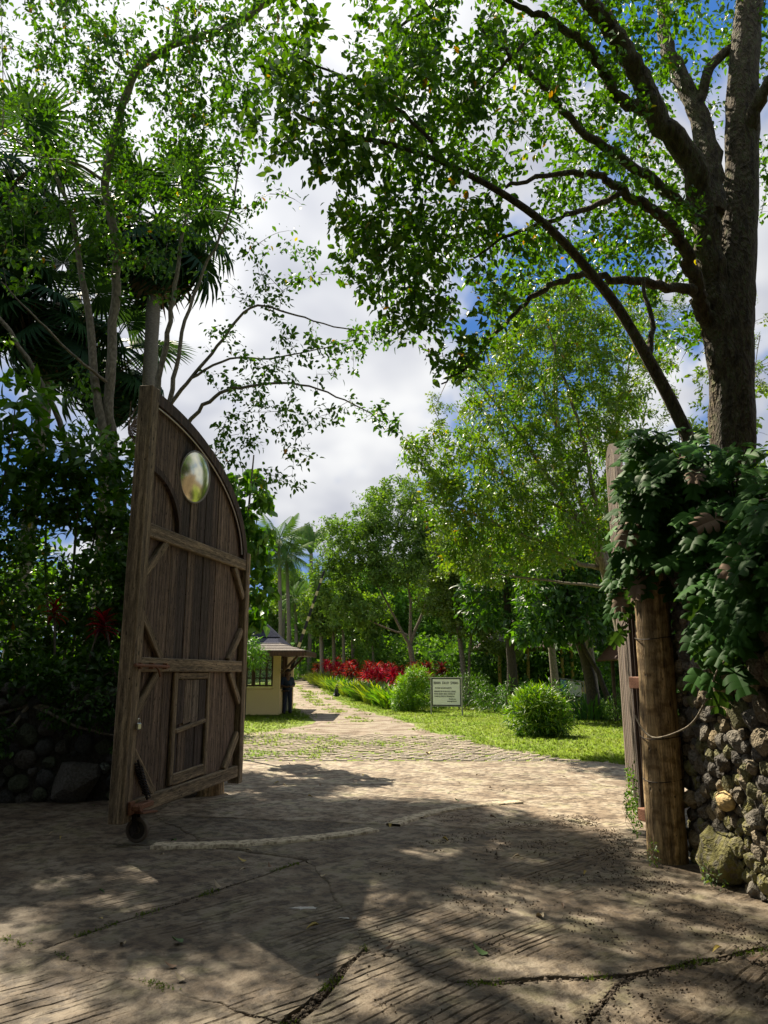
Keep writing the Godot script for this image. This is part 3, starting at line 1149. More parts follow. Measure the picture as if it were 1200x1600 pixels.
	mb.lathe([[0.0, -0.018], [0.03, -0.022], [0.035, -0.012], [0.082, -0.012], [0.088, -0.026], [0.108, -0.026], [0.115, -0.016], [0.115, 0.016], [0.108, 0.026], [0.088, 0.026], [0.082, 0.012], [0.035, 0.012], [0.03, 0.022], [0.0, 0.018]], 24, wx)
	put("caster_wheel", mb.mesh(), mats.rubber, root)
	mb = MB.new()
	mb.lathe([[0.0, -0.03], [0.028, -0.03], [0.03, -0.014], [0.084, -0.0135], [0.084, 0.0135], [0.03, 0.014], [0.028, 0.03], [0.0, 0.03]], 20, wx)
	for k in 5:
		var sp := wx * Transform3D(Basis(Vector3.UP, TAU * k / 5.0), Vector3.ZERO)
		mb.box(sp * Transform3D(Basis(), Vector3(0.055, 0, 0)), Vector3(0.06, 0.036, 0.014), 0.003)
	put("wheel_hub", mb.mesh(), mats.wheel_hub, root)
	return root


func make_gates():
	var dl := Vector3(-0.54, 0, 2.9).normalized()
	gate_leaf("tall arched timber gate leaf with knee braces, wicket and caster wheel, swung open left", Vector3(-2.02, 0, -10.4), dl, -1.0, true)
	var dr := Vector3(0.76, 0, -2.85).normalized()
	gate_leaf("weathered plank gate leaf seen edge-on beside the thick log post", Vector3(2.46, 0, -7.42), dr, -1.0, false)
	# convex mirror on the left leaf
	var at := Vector3(-2.28, 3.885, -8.62)
	var nrm := Vector3(0.965, -0.10, 0.33).normalized()
	var m := thing("convex_mirror", "round convex traffic mirror on a bracket on the left gate leaf", "mirror", at)
	var x := nrm.cross(Vector3.UP).normalized()
	m.basis = Basis(x, nrm, x.cross(nrm))
	var mb := MB.new()
	var prof := []
	for k in 13:
		var r := 0.30 * (1.0 - k / 12.0)
		prof.append([r, 0.02 + 0.075 * (1.0 - (r / 0.30) * (r / 0.30))])
	mb.lathe(prof, 40)
	put("mirror_face", mb.mesh(), mats.mirror, m)
	mb = MB.new()
	mb.lathe([[0.0, -0.03], [0.24, -0.03], [0.305, 0.0], [0.318, 0.015], [0.312, 0.028], [0.298, 0.022]], 40)
	put("mirror_rim", mb.mesh(), mats.mirror_rim, m)
	mb = MB.new()
	var wall := m.transform.affine_inverse()
	mb.tube(PackedVector3Array([Vector3(0, -0.03, 0), Vector3(0.0, -0.09, 0.0), wall * Vector3(-2.40, 3.90, -8.42)]), PackedFloat32Array([0.016, 0.016, 0.016]), 8)
	mb.box(Transform3D(Basis(), wall * Vector3(-2.395, 3.90, -8.42)), Vector3(0.10, 0.05, 0.14), 0.008)
	put("bracket", mb.mesh(), mats.iron, m)
	# posts that carry the leaves
	for row in [[Vector3(2.465, -0.05, -6.93), 0.158, 2.62, "thick peeled log gatepost between the right leaf and the stone wall", Vector3(0.04, 0, -0.02)], [Vector3(-2.36, -0.05, -10.52), 0.19, 2.7, "dark log gatepost behind the hinge of the braced gate leaf", Vector3(0.02, 0, 0.0)]]:
		var post := thing("gate_post", row[3], "gatepost", row[0], "")
		var p := PackedVector3Array()
		var r := PackedFloat32Array()
		for k in 25:
			var t := k / 24.0
			p.append(row[4] * t + Vector3(0, row[2] * t, 0))
			r.append(row[1] * (1.08 - 0.12 * t) * (1.0 if t < 0.965 else 0.8))
		mb = MB.new()
		mb.tube(p, r, 28, 0.06, noise_b)
		put("log", mb.mesh(), mats.log_wood, post)
		for y in [1.08, 0.72, 1.95]:
			mb = MB.new()
			var ring := PackedVector3Array()
			var rr := PackedFloat32Array()
			for k in 29:
				var t := TAU * k / 28.0
				ring.append(Vector3(cos(t) * (row[1] * 1.05 + 0.004), y + sin(t * 2.0) * 0.012, sin(t) * (row[1] * 1.05 + 0.004)) + row[4] * (y / row[2]))
				rr.append(0.004)
			mb.tube(ring, rr, 5)
			put("wire_tie", mb.mesh(), mats.iron, post)
		if row[0].x > 0:
			for y in [0.36, 1.55]:
				mb = MB.new()
				mb.box(Transform3D(Basis(Vector3.UP, 0.3), Vector3(-0.02, y, -0.28)), Vector3(0.09, 0.11, 0.30), 0.006)
				put("hinge_strap", mb.mesh(), mats.rusty_iron, post)


# ---------------------------------------------------------------- rubble walls
func rock_mesh(sd: int, rough: float) -> ArrayMesh:
	var f := FastNoiseLite.new()
	f.seed = sd
	f.frequency = 0.9
	f.fractal_octaves = 2
	var mb := MB.new()
	var g := (1.0 + sqrt(5.0)) / 2.0
	for p in [Vector3(-1, g, 0), Vector3(1, g, 0), Vector3(-1, -g, 0), Vector3(1, -g, 0), Vector3(0, -1, g), Vector3(0, 1, g), Vector3(0, -1, -g), Vector3(0, 1, -g), Vector3(g, 0, -1), Vector3(g, 0, 1), Vector3(-g, 0, -1), Vector3(-g, 0, 1)]:
		mb.add(p.normalized(), p)
	var ix := [0, 11, 5, 0, 5, 1, 0, 1, 7, 0, 7, 10, 0, 10, 11, 1, 5, 9, 5, 11, 4, 11, 10, 2, 10, 7, 6, 7, 1, 8, 3, 9, 4, 3, 4, 2, 3, 2, 6, 3, 6, 8, 3, 8, 9, 4, 9, 5, 2, 4, 11, 6, 2, 10, 8, 6, 7, 9, 8, 1]
	for pass_ in 2:
		var cut := {}
		var nx := []
		for i in range(0, ix.size(), 3):
			var m := []
			for k in 3:
				var a: int = ix[i + k]
				var b: int = ix[i + (k + 1) % 3]
				var key := Vector2i(mini(a, b), maxi(a, b))
				if not cut.has(key):
					cut[key] = mb.add((mb.v[a] + mb.v[b]).normalized(), Vector3.UP)
				m.append(cut[key])
			nx.append_array([ix[i], m[0], m[2], ix[i + 1], m[1], m[0], ix[i + 2], m[2], m[1], m[0], m[1], m[2]])
		ix = nx
		if pass_ == 0 and rough < 0.2:
			break
	for i in mb.v.size():
		var d := mb.v[i]
		var r := 1.0 + f.get_noise_3dv(d * 1.1) * rough * 1.4 + f.get_noise_3dv(d * 3.0 + Vector3.ONE * 7.0) * rough * 0.5
		var q := d * r
		for a in 3:                                   # faces knocked flat
			q[a] = clampf(q[a], -0.86, 0.86) if rough >= 0.25 else q[a]
		mb.v[i] = q
	if rough >= 0.25:                                 # split faces
		var r := RandomNumberGenerator.new()
		r.seed = sd
		for k in 11:
			var pn := Vector3(r.randf_range(-1, 1), r.randf_range(-1, 1), r.randf_range(-1, 1)).normalized()
			var pd := r.randf_range(0.62, 0.84)
			for i in mb.v.size():
				var over := mb.v[i].dot(pn) - pd
				if over > 0.0:
					mb.v[i] -= pn * over * 0.93
		var flat := MB.new()
		for i in range(0, ix.size(), 3):
			var a := flat.add(mb.v[ix[i]], Vector3.UP)
			flat.add(mb.v[ix[i + 2]], Vector3.UP)
			flat.add(mb.v[ix[i + 1]], Vector3.UP)
			flat.tri(a, a + 1, a + 2)
		flat.smooth()
		return flat.mesh()
	for i in range(0, ix.size(), 3):
		mb.tri(ix[i], ix[i + 2], ix[i + 1])
	mb.smooth()
	return mb.mesh()


func rubble_wall(label: String, a: Vector3, b: Vector3, high: float, thick: float, shapes: Array, sizes: Callable, pick: Callable, keep: Callable, swell := 1.0) -> Node3D:
	var root := thing("stone_wall", label, "wall", a)
	var along := (b - a).normalized()
	var out := along.cross(Vector3.UP)          # the face that is seen
	root.basis = Basis(along, Vector3.UP, -along.cross(Vector3.UP) * -1.0)
	root.basis = Basis(along, Vector3.UP, along.cross(Vector3.UP))
	var len := a.distance_to(b)
	var mb := MB.new()
	mb.box(Transform3D(Basis(), Vector3(len * 0.5, high * 0.5 - 0.1, -thick * 0.5 - 0.015)), Vector3(len, high + 0.15, thick), 0.03)
	put("mortar_core", mb.mesh(), mats.mortar, root)
	var spots := []
	var tries := 0
	while tries < 14000:
		tries += 1
		var p := Vector2(rnd(-0.02, len + 0.02), rnd(0.02, high + 0.02))
		var shrink := 1.0 - 0.65 * tries / 14000.0
		var want: float = (sizes as Callable).call(p) * rnd(0.75, 1.2) * shrink
		var room := 1e9
		for s in spots:
			room = minf(room, p.distance_to(s[0]) - s[1])
			if room < want * 0.70:
				break
		if room < want * 0.70:
			continue
		spots.append([p, minf(want, room * 1.22)])
	for s in spots:
		var p: Vector2 = s[0]
		if not (keep as Callable).call(p):
			continue
		var r: float = s[1]
		var o := put("stone", shapes[rng.randi() % shapes.size()], mats[(pick as Callable).call(p, r)], root)
		o.basis = Basis(Vector3(0, 0, 1), rnd(-0.9, 0.9)) * Basis.from_scale(Vector3(r * rnd(1.0, 1.22), r * rnd(0.86, 1.08), r * rnd(0.62, 0.85)) * swell) * Basis(rvec(1.0).normalized(), rnd(0, TAU))
		o.position = Vector3(p.x, p.y, rnd(-0.03, 0.015))
	return root


func make_walls():
	var rough := []
	var round_ := []
	for k in 7:
		rough.append(rock_mesh(100 + k, 0.27))
		round_.append(rock_mesh(200 + k, 0.15))
	var size_r := func(p: Vector2) -> float:
		return 0.12 if p.y > 1.75 - p.x * 0.55 and p.x > 0.55 else 0.066
	var pick_r := func(p: Vector2, r: float) -> String:
		if rng.randf() < 0.75 - p.y * 0.9:
			return "mossy_stone"
		return "stone_%d" % (rng.randi() % 6)
	var all := func(p: Vector2) -> bool: return not (p.x < 0.88 and p.x > 0.44 and p.y < 0.28)
	var wr := rubble_wall("right rubble wall of rough brown stones under the large-leaved vine", Vector3(2.67, 0, -6.95), Vector3(2.80, 0, -3.6), 2.45, 0.55, rough, size_r, pick_r, all, 1.24)
	var o := put("boulder", rock_mesh(301, 0.24), mats.mossy_stone, wr)
	o.transform = Transform3D(Basis.from_scale(Vector3(0.27, 0.22, 0.17)), Vector3(0.64, 0.15, 0.03))
	o = put("pale_stone", rock_mesh(204, 0.15), mats.yellow_stone, wr)
	o.transform = Transform3D(Basis.from_scale(Vector3(0.11, 0.075, 0.06)), Vector3(0.86, 0.62, 0.06))
	# the end of that wall, towards the log
	var pick_e := func(p: Vector2, r: float) -> String: return "stone_%d" % (rng.randi() % 6)
	var mixed := round_ + rough.slice(0, 5)
	var size_l := func(p: Vector2) -> float: return 0.125
	var pick_l := func(p: Vector2, r: float) -> String:
		var k := rng.randf()
		return "lichen_stone" if k < 0.10 else "basalt_%d" % (rng.randi() % 3)
	var all_l := func(p: Vector2) -> bool: return not (absf(p.x - 3.1) < 0.3 and p.y < 0.5)
	var wl := rubble_wall("left wall of rounded dark river stones with white lichen patches", Vector3(-7.0, 0, -9.55), Vector3(-2.55, 0, -10.25), 1.36, 0.5, mixed, size_l, pick_l, all_l)
	o = put("boulder", rock_mesh(305, 0.26), mats.basalt_1, wl)
	o.transform = Transform3D(Basis.from_scale(Vector3(0.34, 0.29, 0.24)), Vector3(3.1, 0.22, 0.05))


# ---------------------------------------------------------------- leaves and trees
func leaf_shape(wide: float, fold: float, droop: float, seg := 3, blunt := 0.45) -> ArrayMesh:    # along +y, one long, normal +z
	var mb := MB.new()
	for i in seg + 1:
		var t := float(i) / seg
		var w := wide * pow(sin(PI * pow(clampf(t, 0.02, 0.985), blunt * 1.4)), 0.8) * 0.5
		var z := -droop * t * t
		mb.add(Vector3(-w, t, z + fold * w), Vector3(0, 0, 1))
		mb.add(Vector3(0, t, z), Vector3(0, 0, 1))
		mb.add(Vector3(w, t, z + fold * w), Vector3(0, 0, 1))
	for i in seg:
		for k in 2:
			var a := i * 3 + k
			mb.tri(a, a + 3, a + 4)
			mb.tri(a, a + 4, a + 1)
	mb.smooth()
	return mb.mesh()


func sprig_shape(count: int, wide: float, sd: int) -> ArrayMesh:       # a spray of leaves within one unit
	var r := RandomNumberGenerator.new()
	r.seed = sd
	var mb := MB.new()
	for i in count:
		var t := float(i) / count
		var d := Vector3(r.randf_range(-1, 1) * 0.9, 0.5 + r.randf_range(-0.5, 0.5), r.randf_range(-0.7, 0.5)).normalized()
		var foot := Vector3(0, t * 0.7 - 0.2, 0) + Vector3(r.randf_range(-0.25, 0.25), r.randf_range(-0.2, 0.2), r.randf_range(-0.25, 0.25))
		var l := r.randf_range(0.38, 0.6)
		var s := d.cross(Vector3(r.randf_range(-0.5, 0.5), r.randf_range(-0.5, 0.5), 1)).normalized() * l * wide
		var a := mb.add(foot, d)
		var b := mb.add(foot + d * l * 0.45 + s, d)
		var c := mb.add(foot + d * l * 0.45 - s, d)
		var e := mb.add(foot + d * l + Vector3(0, -0.06, 0), d)
		mb.tri(a, b, e)
		mb.tri(a, e, c)
	mb.smooth()
	return mb.mesh()


func strap_shape(wide: float, arch: float, seg := 5) -> ArrayMesh:      # an arching strap leaf, rising along +y and falling towards +z
	var mb := MB.new()
	for i in seg + 1:
		var t := float(i) / seg
		var w := wide * (0.6 + 0.8 * t - 1.38 * t * t) * 0.5
		var p := Vector3(0, t * (1.0 - arch * t * 0.75), arch * t * t * 0.9)
		mb.add(p + Vector3(-w, 0, 0), Vector3.UP)
		mb.add(p + Vector3(0, -w * 0.35, w * 0.35), Vector3.UP)
		mb.add(p + Vector3(w, 0, 0), Vector3.UP)
	for i in seg:
		for k in 2:
			var a := i * 3 + k
			mb.tri(a, a + 3, a + 4)
			mb.tri(a, a + 4, a + 1)
	mb.smooth()
	return mb.mesh()


var in_view := PackedFloat32Array()


func shown_size(p: Vector3, s: float) -> float:      # rough size in the frame, 0 outside it
	var q := p - Vector3(0, 1.6, 0)
	var f := -q.z * 0.9776 + q.y * 0.2106
	var u := q.y * 0.9776 + q.z * 0.2106
	if f < 0.3 or absf(q.x / f) > 0.51 or absf(u / f) > 0.68:
		return 0.0
	return s / f


func tint(pal: Array, spread := 0.25) -> Color:
	var c: Color = pal[rng.randi() % pal.size()]
	var k := 1.0 + rnd(-spread, spread)
	return Color(c.r * k, c.g * k, c.b * k)


# limbs: [points, first radius, last radius, part name]; clouds: [middle, half sizes, twigs]; the foliage grows on twigs that reach from the limbs into the clouds
func make_tree(called: String, label: String, category: String, base: Vector3, limbs: Array, clouds: Array, o: Dictionary) -> Node3D:
	var root := thing(called, label, category, base, o.get("group", ""))
	var bark: Material = mats[o.get("bark", "bark_pale")]
	var nodes := PackedVector3Array()
	for l in limbs:
		var c := curve(l[0], o.get("sub", 5))
		var r := PackedFloat32Array()
		for i in c.size():
			c[i] -= base
			var t := float(i) / (c.size() - 1)
			if l[3] != "trunk" and i > 0:
				c[i] += rvec(minf(l[1], 0.07) * 0.45 * (1.0 - 0.3 * t))
			r.append(lerpf(l[1], l[2], pow(t, 0.8)))
			if i % 2 == 0 and (t > 0.3 or l[3] != "trunk"):
				nodes.append(c[i])
		var mb := MB.new()
		mb.tube(c, r, int(o.get("sides", 8)) if l[1] > 0.05 else 5, o.get("bump", 0.06), noise_b)
		put(l[3], mb.mesh(), bark, root)
	var buf := PackedFloat32Array()
	var per: int = o.get("per", 12)
	var size: float = o.get("size", 0.1)
	var pal: Array = o.get("pal", [Color(0.1, 0.22, 0.025)])
	var twig_r: float = o.get("twig", 0.007)
	var droop: float = o.get("droop", 0.35)
	var stray: Array = o.get("stray", [])
	var singles: int = o.get("singles", 0)
	var best := []
	var tw := MB.new()
	for cl in clouds:
		for k in int(cl[2] * o.get("dense", 1.0)):
			var d := rvec(1.0)
			while d.length_squared() > 1.0:
				d = rvec(1.0)
			var e: Vector3 = cl[0] - base + d * cl[1]
			var near := 1e9
			var s := Vector3.ZERO
			for q in nodes:
				var dd := q.distance_squared_to(e)
				if dd < near:
					near = dd
					s = q
			var span := sqrt(near)
			var m := s.lerp(e, 0.5) + Vector3(0, span * rnd(-0.05, 0.18), 0) + rvec(span * 0.08)
			var pts := PackedVector3Array()
			var rad := PackedFloat32Array()
			for i in 5:
				var t := i / 4.0
				pts.append(s.lerp(m, t).lerp(m.lerp(e, t), t))
				rad.append(twig_r * (0.4 + minf(span, 1.6) * 0.6) * (1.0 - 0.75 * t))
			tw.tube(pts, rad, 3, 0.0, null, false)
			nodes.append(pts[2])
			nodes.append(pts[3])
			if span > 0.5:
				nodes.append(e)
			var bare: float = o.get("bare", 0.0)
			if rng.randf() < bare:
				continue
			var twig_c := tint(pal, 0.22)
			for i in per:
				var t := 1.0 - 0.85 * pow(rng.randf(), 1.3) * minf(1.0, 0.75 / maxf(span, 0.3))
				var p := s.lerp(m, t).lerp(m.lerp(e, t), t)
				var along := (m - s).lerp(e - m, t).normalized()
				var out := (along * 0.5 + rvec(1.0) + Vector3(0, -droop, 0)).normalized()
				var n := (Vector3(0, 0.9, 0) + rvec(0.9)).normalized()
				var x := out.cross(n)
				if x.length_squared() < 0.01:
					continue
				x = x.normalized()
				n = x.cross(out)
				var l := size * rnd(0.5, 1.4)
				p += rvec(size * o.get("loose", 0.7))
				var c := twig_c.lerp(tint(pal, 0.2), 0.5)
				if stray.size() and rng.randf() < 0.012:
					c = stray[rng.randi() % stray.size()]
				if singles > 0:
					best.append([shown_size(p + base, l) * rnd(0.8, 1.2), x * l, out * l, n * l, p, c])
				else:
					push(buf, x * l, out * l, n * l, p, c)
	if tw.v.size():
		put("twigs", tw.mesh(), bark, root).set_meta("kind", "stuff")
	if singles > 0:
		best.sort_custom(func(a, b): return a[0] > b[0])
		for i in best.size():
			var b: Array = best[i]
			if i < singles:
				var lf := put("leaf", o.leaf, mats["single_%d" % (rng.randi() % 4)], root)
				lf.transform = Transform3D(Basis(b[1], b[2], b[3]), b[4])
			else:
				push(buf, b[1], b[2], b[3], b[4], b[5])
	# loose filling for dense crowns
	var fill: int = o.get("fill", 0)
	if fill > 0:
		var total := 0.0
		for cl in clouds:
			total += cl[1].x * cl[1].y + cl[1].y * cl[1].z + cl[1].x * cl[1].z
		for cl in clouds:
			var mine := int(fill * (cl[1].x * cl[1].y + cl[1].y * cl[1].z + cl[1].x * cl[1].z) / total)
			for k in mine:
				var d := rvec(1.0).normalized()
				var lump: float = 1.0 + o.get("lumps", 0.35) * noise_a.get_noise_3dv(d * 1.3 + cl[0])
				var p: Vector3 = cl[0] - base + d * cl[1] * (pow(rng.randf(), 0.33) * lump)
				if p.y + base.y < land(p.x + base.x, p.z + base.z):
					continue
				var out: Vector3 = (d * o.get("outward", 0.7) + rvec(0.8) + Vector3(0, o.get("lift", 0.1), 0)).normalized()
				var n := (Vector3(0, 0.8, 0) + d * 0.5 + rvec(0.7)).normalized()
				var x: Vector3 = out.cross(n)
				if x.length_squared() < 0.01:
					continue
				x = x.normalized()
				n = x.cross(out)
				var l: float = o.get("fill_size", size) * rnd(0.65, 1.3)
				var c := tint(pal, 0.3)
				if stray.size() and rng.randf() < 0.012:
					c = stray[rng.randi() % stray.size()]
				push(buf, x * l, out * l, n * l, p, c)
	if buf.size():
		swarm(o.get("crown", "crown"), o.get("fill_leaf", o.leaf) if fill > 0 and per == 0 else o.leaf, mats[o.get("leaf_mat", "leaf")], buf, root)
	return root


const YELLOW := [Color(0.55, 0.42, 0.03), Color(0.42, 0.2, 0.03)]


func make_near_trees():
	var leaf := leaf_shape(0.58, 0.35, 0.15, 3, 0.52)
	var pal := [Color(0.085, 0.20, 0.018), Color(0.11, 0.25, 0.02), Color(0.06, 0.15, 0.018), Color(0.14, 0.29, 0.022)]
	var limbs := [
		[[Vector3(4.0, -0.1, -8.6), Vector3(4.04, 1.2, -8.6), Vector3(4.12, 2.6, -8.6), Vector3(4.2, 3.92, -8.6), Vector3(4.27, 5.06, -8.6), Vector3(4.38, 5.92, -8.6), Vector3(4.55, 6.99, -8.6), Vector3(4.73, 8.21, -8.6), Vector3(4.87, 9.49, -8.6), Vector3(5.15, 10.85, -8.7), Vector3(5.58, 12.78, -8.9)], 0.335, 0.165, "trunk"],
		[[Vector3(4.26, 4.9, -8.58), Vector3(4.17, 5.72, -8.55), Vector3(4.12, 6.48, -8.5), Vector3(4.06, 7.31, -8.4), Vector3(3.84, 7.9, -8.2), Vector3(3.42, 8.34, -8), Vector3(3.12, 8.85, -7.8), Vector3(2.8, 9.21, -7.6), Vector3(2.49, 9.42, -7.4), Vector3(1.91, 9.57, -7)], 0.225, 0.075, "limb"],
		[[Vector3(4.15, 7.3, -8.4), Vector3(4.27, 8.2, -8.55), Vector3(4.25, 9.3, -8.8), Vector3(4.11, 10.18, -9), Vector3(4.14, 11.15, -9.2), Vector3(4.33, 12.91, -9.5)], 0.17, 0.07, "limb"],
		[[Vector3(4.26, 9.13, -8.7), Vector3(4.49, 9.69, -8.7), Vector3(4.79, 10.05, -8.7)], 0.07, 0.06, "branch"],
		[[Vector3(3.30, 8.43, -8), Vector3(2.91, 8.55, -7.9), Vector3(2.74, 8.78, -7.8), Vector3(2.44, 9.01, -7.6), Vector3(1.98, 9.17, -7.4), Vector3(1.49, 9.21, -7.2), Vector3(0.86, 9.2, -6.9)], 0.085, 0.02, "branch"],
		[[Vector3(4.1, 7.0, -8.4), Vector3(3.58, 7.4, -8.2), Vector3(2.87, 7.71, -7.9), Vector3(2.33, 7.95, -7.7), Vector3(1.92, 8.31, -7.5), Vector3(1.48, 8.56, -7.3), Vector3(1.11, 8.9, -7.2)], 0.075, 0.02, "branch"],
		[[Vector3(4.18, 5.3, -8.55), Vector3(4.04, 5.78, -8.5), Vector3(3.84, 6.02, -8.3), Vector3(3.69, 6.33, -8.1), Vector3(3.47, 6.68, -7.9), Vector3(3.12, 6.84, -7.7), Vector3(2.77, 7.02, -7.6), Vector3(2.42, 7.18, -7.5), Vector3(1.89, 7.02, -7.3), Vector3(1.31, 6.74, -7.1)], 0.125, 0.018, "limb"],
		[[Vector3(3.70, 6.08, -8.15), Vector3(3.21, 6, -7.9), Vector3(2.66, 5.96, -7.7), Vector3(2.19, 5.95, -7.6), Vector3(1.67, 5.63, -7.4), Vector3(1.29, 5.23, -7.3), Vector3(0.93, 4.78, -7.2), Vector3(0.59, 4.46, -7.1)], 0.065, 0.008, "branch"],
		[[Vector3(2.77, 7.02, -7.6), Vector3(2.36, 6.71, -7.4), Vector3(1.8, 6.38, -7.2), Vector3(1.29, 6.12, -7.1), Vector3(0.93, 5.8, -7)], 0.045, 0.01, "branch"],
		[[Vector3(4.78, 8.4, -8.6), Vector3(4.85, 8.78, -8.3), Vector3(4.98, 9.04, -8), Vector3(5.15, 9.31, -7.6)], 0.1, 0.06, "branch"],
		[[Vector3(2.3, 9.5, -7.3), Vector3(1.4, 9.75, -7.3), Vector3(0.6, 9.6, -7.6), Vector3(0.1, 9.4, -7.8)], 0.06, 0.012, "branch"],
		[[Vector3(1.98, 9.17, -7.4), Vector3(1.5, 8.6, -7.3), Vector3(1.0, 8.1, -7.4), Vector3(0.4, 7.8, -7.4)], 0.03, 0.01, "branch"]]
	var clouds := [[Vector3(0.16, 9.52, -8), Vector3(0.74, 0.57, 1.2), 52], [Vector3(0.93, 9.12, -7.6), Vector3(0.78, 0.62, 1.2), 58], [Vector3(1.8, 9.52, -8), Vector3(0.82, 0.65, 1.2), 58], [Vector3(2.76, 10.12, -8.4), Vector3(0.78, 0.6, 1.4), 57], [Vector3(3.6, 10.31, -8.8), Vector3(0.72, 0.72, 1.4), 49], [Vector3(4.63, 10.93, -9.2), Vector3(0.57, 0.76, 1.5), 39], [Vector3(5.46, 10.7, -9.2), Vector3(0.56, 0.85, 1.5), 26], [Vector3(0.37, 7.96, -7.4), Vector3(0.81, 0.52, 1.1), 65], [Vector3(1.29, 8.04, -7.6), Vector3(0.76, 0.53, 1.2), 58], [Vector3(2.31, 8.93, -8.2), Vector3(0.74, 0.58, 1.3), 49], [Vector3(0.63, 6.5, -7.2), Vector3(0.77, 0.49, 1), 70], [Vector3(1.45, 6.2, -7.6), Vector3(0.65, 0.51, 1), 44], [Vector3(2.79, 8.21, -8.6), Vector3(0.76, 0.59, 1.2), 36], [Vector3(2.59, 7.13, -8.4), Vector3(0.89, 0.57, 1.3), 65], [Vector3(3.44, 6.93, -8.8), Vector3(0.59, 0.59, 1.2), 49], [Vector3(3.94, 8.16, -9.2), Vector3(0.54, 0.72, 1.2), 36], [Vector3(0.14, 5.96, -7.2), Vector3(0.62, 0.41, 0.9), 57], [Vector3(0.41, 5.36, -7.2), Vector3(0.47, 0.34, 0.8), 31], [Vector3(0.75, 4.75, -7.2), Vector3(0.3, 0.35, 0.3), 14], [Vector3(-0.27, 6.28, -7), Vector3(0.34, 0.4, 0.8), 23], [Vector3(1.08, 5.36, -7.2), Vector3(0.41, 0.34, 0.8), 15], [Vector3(4.02, 6.13, -9.4), Vector3(0.52, 0.52, 1), 18], [Vector3(3.18, 9.37, -8.8), Vector3(0.71, 0.71, 1.4), 39], [Vector3(4.37, 9.41, -9.6), Vector3(0.67, 0.76, 1.2), 26], [Vector3(5.47, 8.13, -9.6), Vector3(0.37, 1.11, 1.2), 18]]
	make_tree("shade_tree", "massive shade tree with forked mossy trunk rising behind the right wall", "tree", Vector3(4.0, 0, -8.6), limbs, clouds, {"leaf": leaf, "dense": 1.45, "loose": 1.4, "size": 0.083, "per": 15, "pal": pal, "bark": "bark_big", "sides": 30, "bump": 0.10, "sub": 6, "singles": 290, "stray": YELLOW})
	# the leaning tree whose bough crosses the sky
	limbs = [[[Vector3(3.42, -0.1, -7.7), Vector3(3.40, 1.4, -7.65), Vector3(3.36, 2.56, -7.6), Vector3(3.3, 3.79, -7.6), Vector3(3.14, 4.37, -7.6), Vector3(2.87, 4.88, -7.5), Vector3(2.53, 5.47, -7.4), Vector3(2.06, 5.96, -7.2), Vector3(1.65, 6.25, -7), Vector3(1.21, 6.52, -6.9), Vector3(0.66, 6.69, -6.7), Vector3(0.06, 6.78, -6.5), Vector3(-0.35, 6.79, -6.4), Vector3(-0.82, 6.94, -6.3)], 0.105, 0.012, "trunk"],
		[[Vector3(2.87, 4.88, -7.5), Vector3(2.95, 5.3, -7.55), Vector3(2.9, 5.9, -7.6)], 0.045, 0.02, "branch"], [[Vector3(0.66, 6.69, -6.7), Vector3(0.3, 7.2, -6.7), Vector3(-0.3, 7.5, -6.5), Vector3(-0.9, 7.7, -6.4)], 0.03, 0.01, "branch"]]
	clouds = [[Vector3(-0.94, 6.87, -6.3), Vector3(0.53, 0.5, 0.8), 51], [Vector3(-0.51, 7.38, -6.3), Vector3(0.51, 0.51, 0.8), 42], [Vector3(-0.38, 6.66, -6.4), Vector3(0.38, 0.32, 0.6), 23], [Vector3(0, 7.27, -6.6), Vector3(0.53, 0.4, 0.8), 30], [Vector3(-0.06, 6.52, -6.6), Vector3(0.39, 0.32, 0.6), 13], [Vector3(-1.04, 7.86, -6.4), Vector3(0.46, 0.39, 0.8), 22], [Vector3(0.28, 8.08, -6.8), Vector3(0.48, 0.41, 0.9), 22]]
	make_tree("leaning_tree", "slim leaning tree arching left from behind the wall across the sky", "tree", Vector3(3.42, 0, -7.7), limbs, clouds, {"leaf": leaf, "dense": 1.05, "loose": 1.3, "size": 0.09, "per": 11, "pal": [Color(0.06, 0.14, 0.02), Color(0.085, 0.19, 0.02)], "bark": "bark_big", "sides": 10, "singles": 290, "stray": YELLOW})
